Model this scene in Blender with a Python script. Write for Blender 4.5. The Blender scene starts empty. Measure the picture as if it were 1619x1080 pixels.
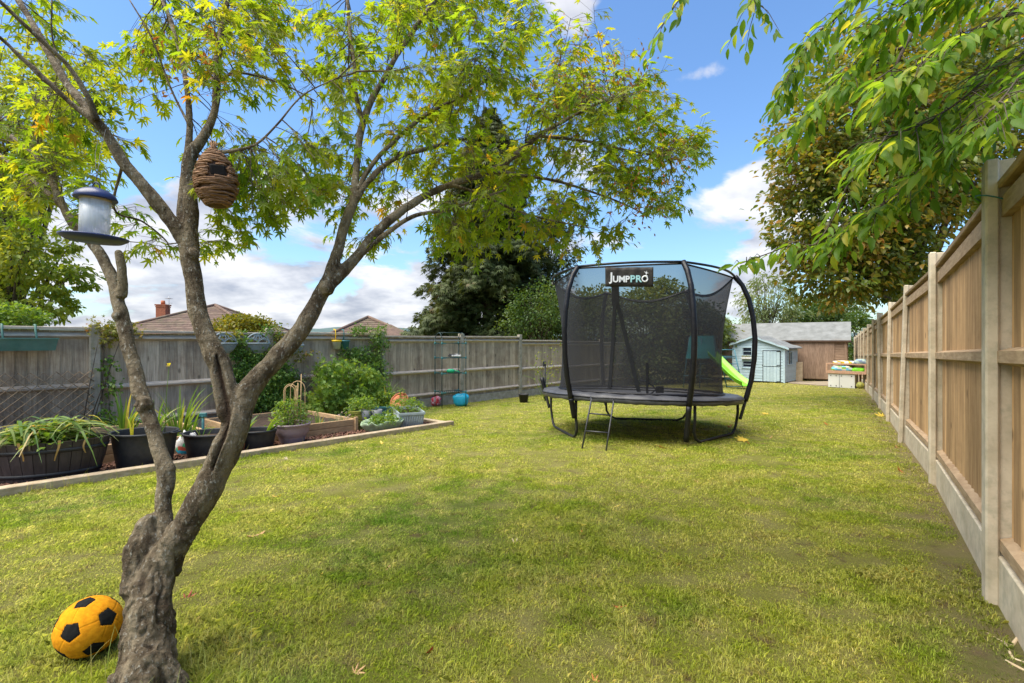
import bpy, math, random
import numpy as np
from mathutils import Vector, Matrix, Euler, noise as mnoise
random.seed(7); RNG = np.random.default_rng(7)
PI = math.pi; R = math.radians
S = bpy.context.scene
COL = S.collection

# ---------------------------------------------------------------- camera, sky, sun, exposure
CAMZ = 1.128
cam = bpy.data.cameras.new('camera'); cam.lens = 17.01; cam.sensor_width = 36; cam.clip_end = 6000; cam.clip_start = 0.05
co = bpy.data.objects.new('camera', cam); COL.objects.link(co)
co.location = (0, 0, CAMZ); co.rotation_euler = (R(90), 0, 0); S.camera = co
SUN_EL, SUN_AZ = 64, 245                  # azimuth clockwise from +y: the sun stands high, behind the camera on the left
S.view_settings.view_transform = 'Standard'; S.view_settings.look = 'None'
S.view_settings.exposure = 1.05; S.view_settings.gamma = 1
S.cycles.use_denoising = True
S.cycles.max_bounces = 8; S.cycles.transparent_max_bounces = 24; S.cycles.transmission_bounces = 4
sl = bpy.data.lights.new('sun', 'SUN'); sl.energy = 3.9; sl.angle = R(60); sl.color = (1, .93, .80)
so = bpy.data.objects.new('sun', sl); COL.objects.link(so)
sd = Vector((math.sin(R(SUN_AZ))*math.cos(R(SUN_EL)), math.cos(R(SUN_AZ))*math.cos(R(SUN_EL)), math.sin(R(SUN_EL))))
so.rotation_euler = (-sd).to_track_quat('-Z', 'Y').to_euler()

def N(nt, t, **kw):
    n = nt.nodes.new(t)
    for k, v in kw.items():
        if k in n.inputs: n.inputs[k].default_value = v
        else: setattr(n, k, v)
    return n
def make_world():
    w = bpy.data.worlds.new('World'); S.world = w; w.use_nodes = True
    nt = w.node_tree; nt.nodes.clear(); L = nt.links.new
    out = N(nt, 'ShaderNodeOutputWorld'); bg = N(nt, 'ShaderNodeBackground'); L(bg.outputs[0], out.inputs[0])
    sky = N(nt, 'ShaderNodeTexSky'); sky.sky_type = 'NISHITA'; sky.sun_disc = False
    sky.sun_elevation = R(SUN_EL); sky.sun_rotation = R(SUN_AZ); sky.air_density = 1.3; sky.dust_density = .6; sky.ozone_density = 2.2
    bg.inputs[1].default_value = 0.115
    tc = N(nt, 'ShaderNodeTexCoord'); sep = N(nt, 'ShaderNodeSeparateXYZ'); L(tc.outputs['Generated'], sep.inputs[0])
    def mth(op, a, b=None, cl=False):
        m = N(nt, 'ShaderNodeMath', operation=op); m.use_clamp = cl
        for i, v in enumerate((a, b)):
            if v is None: continue
            if isinstance(v, (int, float)): m.inputs[i].default_value = v
            else: L(v, m.inputs[i])
        return m.outputs[0]
    zc = mth('ADD', mth('MAXIMUM', sep.outputs[2], 0.0), 0.30)
    cx = mth('DIVIDE', sep.outputs[0], zc); cy = mth('DIVIDE', sep.outputs[1], zc)
    cmb = N(nt, 'ShaderNodeCombineXYZ'); L(cx, cmb.inputs[0]); L(cy, cmb.inputs[1])
    # cloud deck as seen on a flat layer
    n1 = N(nt, 'ShaderNodeTexNoise', Scale=1.9, Detail=10.0, Roughness=.56, Distortion=.25); 
    off = N(nt, 'ShaderNodeVectorMath', operation='ADD'); off.inputs[1].default_value = (3.3, 7.1, 2.0)
    L(cmb.outputs[0], off.inputs[0]); L(off.outputs[0], n1.inputs['Vector'])
    # more cloud low on the horizon and to the left, and a few single clouds
    lowness = mth('SUBTRACT', 1.0, mth('MULTIPLY', sep.outputs[2], 2.4), True)
    leftness = mth('MULTIPLY', sep.outputs[0], -0.16)
    cover = mth('ADD', mth('ADD', mth('MULTIPLY', n1.outputs[0], 1.0), mth('MULTIPLY', lowness, 0.09)), mth('SUBTRACT', leftness, .02))
    for (px, py, rx, ry, amp) in ((1195,285,75,50,.20),(1100,355,60,34,.17),(1070,125,80,16,.17),(1165,100,70,40,.13),(1190,45,60,22,.12),(1200,165,50,40,.12),(1230,350,40,30,.18),(910,30,50,50,.22),(420,430,330,40,.09),(640,300,200,90,.09),(240,90,320,170,-.13),(1000,60,70,60,-.12),(1090,230,60,50,-.10),(980,330,40,40,.1),(1195,440,60,40,.14),(560,500,260,22,.16)):
        d = Vector(((px-809.5)/765, 1, (540-py)/765)); l_ = d.length; d.normalize()
        v = N(nt, 'ShaderNodeVectorMath', operation='SUBTRACT'); L(tc.outputs['Generated'], v.inputs[0]); v.inputs[1].default_value = d
        w2 = N(nt, 'ShaderNodeVectorMath', operation='MULTIPLY'); L(v.outputs[0], w2.inputs[0]); w2.inputs[1].default_value = (765*l_/rx, 765*l_/rx, 765*l_/ry)
        ln = N(nt, 'ShaderNodeVectorMath', operation='LENGTH'); L(w2.outputs[0], ln.inputs[0])
        g_ = mth('MULTIPLY', mth('POWER', 2.718, mth('MULTIPLY', mth('MULTIPLY', ln.outputs['Value'], ln.outputs['Value']), -.8)), amp)
        cover = mth('ADD', cover, g_)
    cr = N(nt, 'ShaderNodeValToRGB'); cr.color_ramp.elements[0].position = .555; cr.color_ramp.elements[1].position = .645
    cr.color_ramp.interpolation = 'EASE'; L(cover, cr.inputs[0])
    # cloud shading: bright tops and grey bases
    n2 = N(nt, 'ShaderNodeTexNoise', Scale=3.4, Detail=8.0, Roughness=.55)
    off2 = N(nt, 'ShaderNodeVectorMath', operation='ADD'); off2.inputs[1].default_value = (1.3, 2.1, .0)
    L(cmb.outputs[0], off2.inputs[0]); L(off2.outputs[0], n2.inputs['Vector'])
    cc = N(nt, 'ShaderNodeValToRGB'); cc.color_ramp.elements[0].position = .36; cc.color_ramp.elements[1].position = .62
    cc.color_ramp.elements[0].color = (2.2, 2.35, 2.85, 1); cc.color_ramp.elements[1].color = (4.6, 4.6, 4.75, 1); L(n2.outputs[0], cc.inputs[0])
    blue = N(nt, 'ShaderNodeMix', data_type='RGBA', blend_type='MULTIPLY'); blue.inputs['Factor'].default_value = 1
    L(sky.outputs[0], blue.inputs[6]); blue.inputs[7].default_value = (.62, .79, .98, 1)
    mx = N(nt, 'ShaderNodeMix', data_type='RGBA'); L(mth('MULTIPLY', cr.outputs[0], .93), mx.inputs['Factor'])
    L(blue.outputs[2], mx.inputs[6]); L(cc.outputs[0], mx.inputs[7]); L(mx.outputs[2], bg.inputs[0])
make_world()

# ---------------------------------------------------------------- geometry helpers
F = 765.0; CX, CY = 809.5, 540.0
def at(px, py, Y): return Vector(((px-CX)/F*Y, Y, CAMZ-(py-CY)/F*Y))
def gz(x, y):
    return -.0354*y+.012*x
def gp(px, py, h=0.0):
    a = (py-CY)/F; u = (px-CX)/F
    Y = (CAMZ-h)/(a-.0354+.012*u)
    return Vector((u*Y, Y, gz(u*Y, Y)))

class MB:
    def __init__(s): s.v = []; s.f = []; s.m = []; s.t = []; s.sm = []; s.tint = 0.5; s.mi = 0; s.M = None; s.smooth = False
    def add(s, vs, fs, smooth=None):
        b = len(s.v)
        for p in vs:
            p = Vector(p)
            if s.M is not None: p = s.M @ p
            s.v.append(p)
        s.t += [s.tint]*len(vs)
        for f in fs: s.f.append([b+i for i in f]); s.m.append(s.mi); s.sm.append(s.smooth if smooth is None else smooth)
        return s
    def box(s, c, d, rz=0, bev=0.0, rot=None):
        x, y, z = [q/2 for q in d]
        Rm = rot if rot is not None else Matrix.Rotation(rz, 3, 'Z')
        c = Vector(c)
        if bev <= 0:
            vs = [c+Rm@Vector((a, b, e)) for a in (-x, x) for b in (-y, y) for e in (-z, z)]
            return s.add(vs, [(0,1,3,2),(4,6,7,5),(0,4,5,1),(2,3,7,6),(0,2,6,4),(1,5,7,3)], False)
        b_ = min(bev, x*.9, y*.9, z*.9); vs = []; fs = []
        idx = {}
        for sx in (-1,1):
            for sy in (-1,1):
                for sz in (-1,1):
                    for k in range(3):
                        p = [sx*(x-b_), sy*(y-b_), sz*(z-b_)]; p[k] = [sx*x, sy*y, sz*z][k]
                        idx[(sx,sy,sz,k)] = len(vs); vs.append(c+Rm@Vector(p))
        for k in range(3):
            a, b2 = (k+1)%3, (k+2)%3
            for sg in (-1,1):
                q = []
                for (i, j) in ((-1,-1),(1,-1),(1,1),(-1,1)):
                    t = [0,0,0]; t[k] = sg; t[a] = i; t[b2] = j; q.append(idx[(t[0],t[1],t[2],k)])
                fs.append(q if sg > 0 else q[::-1])
            for i in (-1,1):
                for j in (-1,1):
                    t0 = [0,0,0]; t0[a] = i; t0[b2] = j; t1 = list(t0); t0[k] = -1; t1[k] = 1
                    q = [idx[(*t0,a)], idx[(*t1,a)], idx[(*t1,b2)], idx[(*t0,b2)]]
                    fs.append(q if i*j > 0 else q[::-1])
        for sx in (-1,1):
            for sy in (-1,1):
                for sz in (-1,1):
                    q = [idx[(sx,sy,sz,k)] for k in range(3)]
                    fs.append(q if sx*sy*sz > 0 else q[::-1])
        return s.add(vs, fs, False)
    def tube(s, pts, rad, n=8, cap=True, smooth=True, flat=1.0):
        pts = [Vector(p) for p in pts]; k = len(pts)
        if isinstance(rad, (int, float)): rad = [rad]*k
        vs = []; up = None
        for i in range(k):
            d = (pts[min(i+1, k-1)]-pts[max(i-1, 0)])
            if d.length < 1e-9: d = Vector((0,0,1))
            d.normalize()
            if up is None:
                up = Vector((0,0,1)) if abs(d.z) < .9 else Vector((1,0,0))
            a = d.cross(up)
            if a.length < 1e-6: a = d.orthogonal()
            a.normalize(); b = a.cross(d).normalized(); up = b
            for j in range(n):
                t = 2*PI*j/n; vs.append(pts[i]+(a*math.cos(t)+b*math.sin(t)*flat)*rad[i])
        fs = []
        for i in range(k-1):
            for j in range(n): fs.append((i*n+j, i*n+(j+1)%n, (i+1)*n+(j+1)%n, (i+1)*n+j))
        if cap: fs.append(tuple(range(n))[::-1]); fs.append(tuple((k-1)*n+j for j in range(n)))
        return s.add(vs, fs, smooth)
    def lathe(s, prof, c=(0,0,0), n=32, sx=1.0, sy=1.0, smooth=True, rz=0, wob=None):
        c = Vector(c); vs = []; Rm = Matrix.Rotation(rz, 3, 'Z')
        for i, (r, z) in enumerate(prof):
            for j in range(n):
                t = 2*PI*j/n; rr = r*(1+(wob(t, i) if wob else 0))
                vs.append(c+Rm@Vector((rr*math.cos(t)*sx, rr*math.sin(t)*sy, z)))
        fs = []
        for i in range(len(prof)-1):
            for j in range(n): fs.append((i*n+j, i*n+(j+1)%n, (i+1)*n+(j+1)%n, (i+1)*n+j))
        if prof[0][0] > 1e-4: fs.append(tuple(range(n))[::-1])
        if prof[-1][0] > 1e-4: fs.append(tuple((len(prof)-1)*n+j for j in range(n)))
        return s.add(vs, fs, smooth)
    def prism(s, poly, axis_vec, smooth=False):
        poly = [Vector(p) for p in poly]; a = Vector(axis_vec); n = len(poly)
        vs = poly+[p+a for p in poly]
        fs = [tuple(range(n))[::-1], tuple(range(n, 2*n))]+[(i, (i+1)%n, n+(i+1)%n, n+i) for i in range(n)]
        return s.add(vs, fs, smooth)
    def build(s, name, mats, parent=None, world=False, label=None):
        me = bpy.data.meshes.new(name)
        vs = s.v
        if world and parent is not None:
            inv = Matrix.LocRotScale(parent.location, parent.rotation_euler, Vector((1,1,1))).inverted()
            vs = [inv @ p for p in vs]
        me.from_pydata([tuple(p) for p in vs], [], s.f)
        if not isinstance(mats, (list, tuple)): mats = [mats]
        for m in mats: me.materials.append(m)
        me.polygons.foreach_set('material_index', s.m); me.polygons.foreach_set('use_smooth', s.sm)
        at_ = me.attributes.new('tint', 'FLOAT', 'POINT'); at_.data.foreach_set('value', s.t)
        me.update()
        o = bpy.data.objects.new(name, me); COL.objects.link(o)
        if parent is not None: o.parent = parent
        if label: o['label'] = label
        return o

def thing(name, label, cat, loc=(0,0,0), rotz=0, group=None):
    o = bpy.data.objects.new(name, None); COL.objects.link(o)
    o.location = loc; o.rotation_euler = (0, 0, rotz); o.empty_display_size = .1
    o['label'] = label; o['category'] = cat
    if group: o['group'] = group
    return o
def tag(o, label, cat, group=None):
    o['label'] = label; o['category'] = cat
    if group: o['group'] = group
    return o
def dup(root, loc, rotz=None, label=None):
    r = root.copy(); COL.objects.link(r); r.location = loc
    if rotz is not None: r.rotation_euler = (0, 0, rotz)
    if label: r['label'] = label
    for ch in list(root.children):
        c = ch.copy(); COL.objects.link(c); c.parent = r
        for g in list(ch.children):
            d = g.copy(); COL.objects.link(d); d.parent = c
    return r
def recenter(o, loc):
    """put a mesh object's origin at loc (its vertices are in world space)"""
    loc = Vector(loc); n = len(o.data.vertices); a = np.empty(n*3, np.float32); o.data.vertices.foreach_get('co', a)
    a = a.reshape(-1, 3)-np.array(loc, np.float32); o.data.vertices.foreach_set('co', a.ravel()); o.location = loc; o.data.update()
    return o

# leaf templates: verts (x across, y along, z up), faces
def tmpl_maple():
    lob = [(-138,.42),(-92,.74),(-45,.95),(0,1.08),(45,.95),(92,.74),(138,.42)]
    pts = [(0, 0, .0)]
    ring = []
    ring.append((-165, .10))
    for i, (a, r) in enumerate(lob):
        ring.append((a-9, r*.66)); ring.append((a, r)); ring.append((a+9, r*.66))
        if i < 6: ring.append(((a+lob[i+1][0])/2, .30 if 0 < i < 5 else .24))
    ring.append((165, .10))
    for a, r in ring:
        t = R(a); x, y = math.sin(t)*r, math.cos(t)*r; pts.append((x*.62, y*.62+.12, -.20*r*r+.05*abs(x)))
    fs = [(0, i, i+1) for i in range(1, len(ring))]
    return np.array(pts), fs
def tmpl_maple_lo():
    pts = [(0,0,0)]; ring = []
    for i, (a, r) in enumerate([(-125,.6),(-62,.9),(0,1.05),(62,.9),(125,.6)]):
        ring.append((a, r)); 
        if i < 4: ring.append((a+31, .3))
    for a, r in ring:
        t = R(a); x, y = math.sin(t)*r, math.cos(t)*r; pts.append((x*.62, y*.62+.1, -.18*r*r))
    return np.array(pts), [(0, i, i+1) for i in range(1, len(ring))]
def tmpl_ovate():
    p = [(0,0,0),(0,.35,.0),(0,.7,-.06),(0,1,-.2),(-.2,.18,.05),(-.29,.42,.07),(-.19,.75,.0),(.2,.18,.05),(.29,.42,.07),(.19,.75,.0)]
    f = [(0,1,5,4),(1,2,6,5),(2,3,6),(0,7,8,1),(1,8,9,2),(2,9,3)]
    return np.array(p), f
def tmpl_quad(w=.32):
    return np.array([(0,0,0),(-w,.5,.06),(0,1,-.08),(w,.5,.06),(0,.5,0)]), [(0,4,1),(4,2,1),(0,3,4),(4,3,2)]
def tmpl_spray():
    v = []; f = []
    for a in (-52,-25,0,24,50):
        t = R(a); d = np.array((math.sin(t), math.cos(t), -.25*abs(math.sin(t)))); s = np.array((math.cos(t), -math.sin(t), 0))*.085
        L_ = 1-.25*abs(math.sin(t)); b = len(v)
        v += [tuple(d*.02-s*.4), tuple(d*.02+s*.4), tuple(d*.55*L_+s), tuple(d*L_+np.array((0,0,-.12))), tuple(d*.55*L_-s)]
        f.append((b, b+1, b+2, b+3, b+4))
    return np.array(v), f
TM, TML, TO, TQ, TS = tmpl_maple(), tmpl_maple_lo(), tmpl_ovate(), tmpl_quad(), tmpl_spray()

def unit(a): return a/np.maximum(np.linalg.norm(a, axis=1, keepdims=True), 1e-9)
def leaf_mesh(name, P, D, Nn, size, tmpl, mat, parent=None, tint=None, world=True, width=1.0):
    """one mesh of many leaves: P positions, D tip directions, Nn face normals"""
    P = np.asarray(P, float); n = len(P); D = unit(np.asarray(D, float)); Nn = np.asarray(Nn, float)
    X = unit(np.cross(D, Nn)); Z = np.cross(X, D)
    size = np.broadcast_to(np.asarray(size, float), (n,))
    tv, tf = tmpl; k = len(tv)
    V = (P[:, None, :]+size[:, None, None]*(X[:, None, :]*tv[None, :, 0:1]*width+D[:, None, :]*tv[None, :, 1:2]+Z[:, None, :]*tv[None, :, 2:3])).reshape(-1, 3)
    if world and parent is not None:
        c, s_ = math.cos(-parent.rotation_euler.z), math.sin(-parent.rotation_euler.z)
        V = V-np.array(parent.location); V = np.stack([V[:,0]*c-V[:,1]*s_, V[:,0]*s_+V[:,1]*c, V[:,2]], 1)
    lens = np.array([len(f) for f in tf]); flat = np.concatenate([np.array(f) for f in tf])
    loops = (np.arange(n)[:, None]*k+flat[None, :]).ravel()
    tot = np.tile(lens, n); start = np.concatenate([[0], np.cumsum(tot)[:-1]])
    me = bpy.data.meshes.new(name); me.vertices.add(n*k); me.vertices.foreach_set('co', V.astype(np.float32).ravel())
    me.loops.add(len(loops)); me.loops.foreach_set('vertex_index', loops.astype(np.int32))
    me.polygons.add(len(tot)); me.polygons.foreach_set('loop_start', start.astype(np.int32))
    me.update(calc_edges=True)
    if tint is None: tint = RNG.random(n)
    a = me.attributes.new('tint', 'FLOAT', 'POINT'); a.data.foreach_set('value', np.repeat(tint, k).astype(np.float32))
    me.materials.append(mat)
    o = bpy.data.objects.new(name, me); COL.objects.link(o)
    if parent is not None: o.parent = parent
    return o

# ---------------------------------------------------------------- materials
MATS = {}
def mat(name, c1, c2=None, scale=10, rough=.8, bump=.15, stretch=(1,1,1), tint=0.0, spec=.3, detail=5, metal=0, dirt=None, dist=.004, lo=.35, hi=.65, coat=0, knots=0.0):
    if name in MATS: return MATS[name]
    m = bpy.data.materials.new(name); m.use_nodes = True; nt = m.node_tree; L = nt.links.new
    b = nt.nodes['Principled BSDF']; b.inputs['Roughness'].default_value = rough; b.inputs['Specular IOR Level'].default_value = spec
    b.inputs['Metallic'].default_value = metal; b.inputs['Coat Weight'].default_value = coat
    tc = N(nt, 'ShaderNodeTexCoord'); mp = N(nt, 'ShaderNodeMapping'); mp.inputs['Scale'].default_value = stretch
    at_ = N(nt, 'ShaderNodeAttribute', attribute_name='tint')
    # shift the pattern by the tint so neighbouring boards differ
    cm = N(nt, 'ShaderNodeCombineXYZ'); 
    mm = N(nt, 'ShaderNodeMath', operation='MULTIPLY'); L(at_.outputs['Fac'], mm.inputs[0]); mm.inputs[1].default_value = 37.0 if tint else 0
    for i in range(3): L(mm.outputs[0], cm.inputs[i])
    L(tc.outputs['Object'], mp.inputs['Vector']); L(cm.outputs[0], mp.inputs['Location'])
    nz = N(nt, 'ShaderNodeTexNoise', Scale=float(scale), Detail=float(detail), Roughness=.62); L(mp.outputs[0], nz.inputs['Vector'])
    cr = N(nt, 'ShaderNodeValToRGB'); cr.color_ramp.elements[0].position = lo; cr.color_ramp.elements[1].position = hi
    c2 = c2 or tuple(x*.7 for x in c1)
    cr.color_ramp.elements[0].color = (*c2, 1); cr.color_ramp.elements[1].color = (*c1, 1); L(nz.outputs[0], cr.inputs[0])
    col = cr.outputs[0]
    if dirt:
        n3 = N(nt, 'ShaderNodeTexNoise', Scale=float(dirt[1]), Detail=6.0, Roughness=.7); L(tc.outputs['Object'], n3.inputs['Vector'])
        r3 = N(nt, 'ShaderNodeValToRGB'); r3.color_ramp.elements[0].position = .48; r3.color_ramp.elements[1].position = .68; L(n3.outputs[0], r3.inputs[0])
        f3 = N(nt, 'ShaderNodeMath', operation='MULTIPLY'); L(r3.outputs[0], f3.inputs[0]); f3.inputs[1].default_value = dirt[2]
        x3 = N(nt, 'ShaderNodeMix', data_type='RGBA'); L(f3.outputs[0], x3.inputs['Factor']); L(col, x3.inputs[6]); x3.inputs[7].default_value = (*dirt[0], 1); col = x3.outputs[2]
    if knots:
        vk = N(nt, 'ShaderNodeTexVoronoi', Scale=1.0); mk = N(nt, 'ShaderNodeMapping'); mk.inputs['Scale'].default_value = (knots*1.0, knots*1.0, knots*.45); L(tc.outputs['Object'], mk.inputs[0]); L(cm.outputs[0], mk.inputs['Location']); L(mk.outputs[0], vk.inputs['Vector'])
        rk = N(nt, 'ShaderNodeValToRGB'); rk.color_ramp.elements[0].position = .07; rk.color_ramp.elements[0].color = (1, 1, 1, 1); rk.color_ramp.elements[1].position = .15; rk.color_ramp.elements[1].color = (0, 0, 0, 1); L(vk.outputs['Distance'], rk.inputs[0])
        fk = N(nt, 'ShaderNodeMath', operation='MULTIPLY'); L(rk.outputs[0], fk.inputs[0]); fk.inputs[1].default_value = .75
        xk = N(nt, 'ShaderNodeMix', data_type='RGBA'); L(fk.outputs[0], xk.inputs['Factor']); L(col, xk.inputs[6]); xk.inputs[7].default_value = (*[c*.32 for c in c2], 1); col = xk.outputs[2]
    if tint:
        mr = N(nt, 'ShaderNodeMapRange'); L(at_.outputs['Fac'], mr.inputs[0]); mr.inputs[3].default_value = 1-tint; mr.inputs[4].default_value = 1+tint
        x4 = N(nt, 'ShaderNodeVectorMath', operation='SCALE'); L(col, x4.inputs[0]); L(mr.outputs[0], x4.inputs['Scale']); col = x4.outputs[0]
    L(col, b.inputs['Base Color'])
    if bump:
        bp = N(nt, 'ShaderNodeBump', Strength=float(bump), Distance=float(dist)); L(nz.outputs[0], bp.inputs['Height']); L(bp.outputs[0], b.inputs['Normal'])
    MATS[name] = m
    return m
def leafmat(name, cols, trans=.5, rough=.45, spec=.35, bright=1.0):
    """leaf colour runs through cols by the per-leaf tint; part of the light passes through"""
    m = bpy.data.materials.new(name); m.use_nodes = True; nt = m.node_tree; L = nt.links.new
    b = nt.nodes['Principled BSDF']; out = nt.nodes['Material Output']; b.inputs['Roughness'].default_value = rough; b.inputs['Specular IOR Level'].default_value = spec
    at_ = N(nt, 'ShaderNodeAttribute', attribute_name='tint'); cr = N(nt, 'ShaderNodeValToRGB'); L(at_.outputs['Fac'], cr.inputs[0])
    e = cr.color_ramp.elements
    while len(e) < len(cols): e.new(.5)
    for i, c in enumerate(cols):
        p, c = c if len(c) == 2 else (i/(len(cols)-1), c)
        e[i].position = p; e[i].color = (*[x*bright for x in c], 1)
    L(cr.outputs[0], b.inputs['Base Color'])
    tr = N(nt, 'ShaderNodeBsdfTranslucent'); 
    ml = N(nt, 'ShaderNodeMix', data_type='RGBA', blend_type='MULTIPLY'); ml.inputs['Factor'].default_value = 1; L(cr.outputs[0], ml.inputs[6]); ml.inputs[7].default_value = (2.1, 1.75, .75, 1)
    L(ml.outputs[2], tr.inputs[0])
    mx = N(nt, 'ShaderNodeMixShader'); mx.inputs[0].default_value = trans; L(b.outputs[0], mx.inputs[1]); L(tr.outputs[0], mx.inputs[2]); L(mx.outputs[0], out.inputs[0])
    return m

def bark_mat(name, a, b_, c, sc=9, bump=.6):
    m = bpy.data.materials.new(name); m.use_nodes = True; nt = m.node_tree; L = nt.links.new
    p = nt.nodes['Principled BSDF']; p.inputs['Roughness'].default_value = .85; p.inputs['Specular IOR Level'].default_value = .25
    tc = N(nt, 'ShaderNodeTexCoord'); mp = N(nt, 'ShaderNodeMapping'); mp.inputs['Scale'].default_value = (1, 1, .45); L(tc.outputs['Object'], mp.inputs[0])
    n1 = N(nt, 'ShaderNodeTexNoise', Scale=float(sc), Detail=8.0, Roughness=.68, Distortion=.4); L(mp.outputs[0], n1.inputs[0])
    n2 = N(nt, 'ShaderNodeTexNoise', Scale=float(sc*7), Detail=5.0, Roughness=.7); L(mp.outputs[0], n2.inputs[0])
    mp2 = N(nt, 'ShaderNodeMapping'); mp2.inputs['Scale'].default_value = (1, 1, 1.6); L(tc.outputs['Object'], mp2.inputs[0])
    n3 = N(nt, 'ShaderNodeTexNoise', Scale=float(sc*2.2), Detail=4.0, Roughness=.6); L(mp2.outputs[0], n3.inputs[0])
    r1 = N(nt, 'ShaderNodeValToRGB'); r1.color_ramp.elements[0].position = .42; r1.color_ramp.elements[1].position = .58
    r1.color_ramp.elements[0].color = (*a, 1); r1.color_ramp.elements[1].color = (*b_, 1); L(n1.outputs[0], r1.inputs[0])
    r2 = N(nt, 'ShaderNodeValToRGB'); r2.color_ramp.elements[0].position = .56; r2.color_ramp.elements[1].position = .66; L(n2.outputs[0], r2.inputs[0])
    f2 = N(nt, 'ShaderNodeMath', operation='MULTIPLY'); L(r2.outputs[0], f2.inputs[0]); f2.inputs[1].default_value = .75
    x = N(nt, 'ShaderNodeMix', data_type='RGBA'); L(f2.outputs[0], x.inputs['Factor']); L(r1.outputs[0], x.inputs[6]); x.inputs[7].default_value = (*c, 1)
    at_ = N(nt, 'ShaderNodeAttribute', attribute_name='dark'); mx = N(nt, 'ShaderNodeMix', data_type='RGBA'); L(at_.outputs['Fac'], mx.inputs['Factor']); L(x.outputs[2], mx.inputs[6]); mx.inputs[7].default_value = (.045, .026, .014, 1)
    L(mx.outputs[2], p.inputs['Base Color'])
    ad = N(nt, 'ShaderNodeMath', operation='ADD'); L(n2.outputs[0], ad.inputs[0]); L(n3.outputs[0], ad.inputs[1])
    bp = N(nt, 'ShaderNodeBump', Strength=float(bump), Distance=.012); L(ad.outputs[0], bp.inputs['Height']); L(bp.outputs[0], p.inputs['Normal'])
    return m

BARK = bark_mat('maple_bark', (.078, .055, .031), (.240, .190, .120), (.44, .42, .35), 14, 1.0)
BARK2 = bark_mat('brown_bark', (.05, .038, .026), (.12, .095, .07), (.2, .18, .15), 5, .8)
CONC = mat('weathered_concrete', (.62, .54, .41), (.46, .39, .28), 6, .9, .35, dirt=((.25, .25, .18), 14, .45), tint=.06)
CONC_OLD = mat('mossy_concrete', (.42, .38, .31), (.28, .25, .19), 9, .9, .4, dirt=((.17, .18, .10), 11, .6), tint=.08)
WOODR = mat('larch_boards', (.54, .345, .175), (.33, .20, .095), 5, .8, .45, (8, 8, .4), .30, dirt=((.23, .13, .06), 5, .35), dist=.003, knots=8)
RAILR = mat('sawn_rail', (.46, .335, .21), (.30, .205, .12), 6, .8, .3, (1.2, 1.2, 7), .12, dirt=((.26, .16, .08), 7, .4))
WOODL = mat('grey_weathered_boards', (.54, .44, .32), (.32, .245, .17), 6, .85, .5, (9, 9, .5), .26, dirt=((.15, .08, .05), 2.5, .5), dist=.004, knots=6)
RAILL = mat('grey_weathered_rail', (.58, .50, .40), (.38, .31, .24), 8, .85, .4, (1, 1, 8), .12)
SLEEPER = mat('pale_softwood', (.55, .44, .30), (.38, .28, .17), 5, .8, .35, (2, 2, 5), .14, dirt=((.24, .2, .13), 6, .4))
BEDWOOD = mat('warm_softwood', (.52, .35, .19), (.36, .23, .12), 5, .8, .3, (2, 2, 8), .14, dirt=((.22, .16, .1), 8, .35))
BLACKP = mat('black_plastic', (.03, .031, .034), (.02, .021, .023), 20, .5, .05, dirt=((.06, .05, .04), 9, .4))
BLACKV = mat('black_vinyl', (.012, .012, .014), (.006, .006, .008), 25, .38, .5, dist=.01)
PADM = mat('grey_pad_vinyl', (.085, .086, .092), (.05, .051, .056), 7, .42, .5, dist=.012, dirt=((.12, .115, .11), 5, .35))
MATM = mat('jumping_mat', (.12, .122, .13), (.10, .102, .11), 30, .6, .05)
STEEL = mat('galvanised_steel', (.35, .36, .37), (.25, .25, .26), 15, .35, .05, metal=.8)
DSTEEL = mat('dark_painted_steel', (.05, .052, .055), (.03, .03, .032), 15, .4, .05)
TERRA = mat('terracotta', (.48, .16, .07), (.34, .10, .045), 8, .7, .1)
MAUVE = mat('mauve_glaze', (.36, .27, .29), (.28, .21, .22), 6, .35, .05, spec=.5)
GREYP = mat('grey_green_plastic', (.34, .40, .42), (.26, .31, .33), 8, .5, .05, dirt=((.2, .22, .2), 7, .3))
TEALP = mat('teal_plastic', (.05, .19, .19), (.04, .13, .14), 8, .5, .05)
GREENP = mat('green_plastic', (.10, .22, .175), (.07, .16, .125), 8, .5, .05, dirt=((.16, .2, .16), 5, .35))
SOIL = mat('dark_soil', (.07, .045, .03), (.03, .02, .013), 18, .95, 1.0, dist=.03)
CHIP = mat('bark_chippings', (.23, .115, .075), (.10, .05, .035), 20, .9, .6, tint=.45)
NAVY = mat('navy_enamel', (.02, .035, .13), (.015, .025, .09), 9, .35, .03, spec=.5)
WICKER = mat('woven_grass', (.30, .165, .085), (.13, .07, .035), 40, .8, .9, (1, 1, 4), .3, dist=.003)
ORANGE = mat('fuzzy_amber_fabric', (.80, .33, .012), (.62, .23, .008), 60, .95, .4, spec=.1)
BLACKF = mat('fuzzy_black_fabric', (.02, .02, .018), (.01, .01, .01), 60, .95, .4, spec=.1)
BLUEW = mat('pale_blue_paint', (.46, .58, .64), (.38, .50, .56), 5, .6, .1, (1, 1, 3), .05)
FELT = mat('grey_roof_felt', (.24, .245, .235), (.16, .165, .155), 3, .9, .4)
SHEDW = mat('brown_shed_boards', (.34, .235, .165), (.22, .145, .10), 5, .85, .4, (6, 6, .8), .14)
SHEDH = mat('brown_lap_boards', (.33, .225, .155), (.21, .14, .095), 5, .85, .4, (1, 1, 6), .12)
DARKGL = mat('dark_window', (.02, .03, .05), (.015, .02, .035), 3, .12, .0, spec=.6)
TILE = mat('brown_roof_tiles', (.19, .125, .095), (.11, .075, .06), 4, .85, .4, tint=.25, dirt=((.14, .14, .07), 1.2, .5))
BRICK = mat('orange_red_brick', (.42, .15, .08), (.28, .10, .06), 9, .85, .4)
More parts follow.
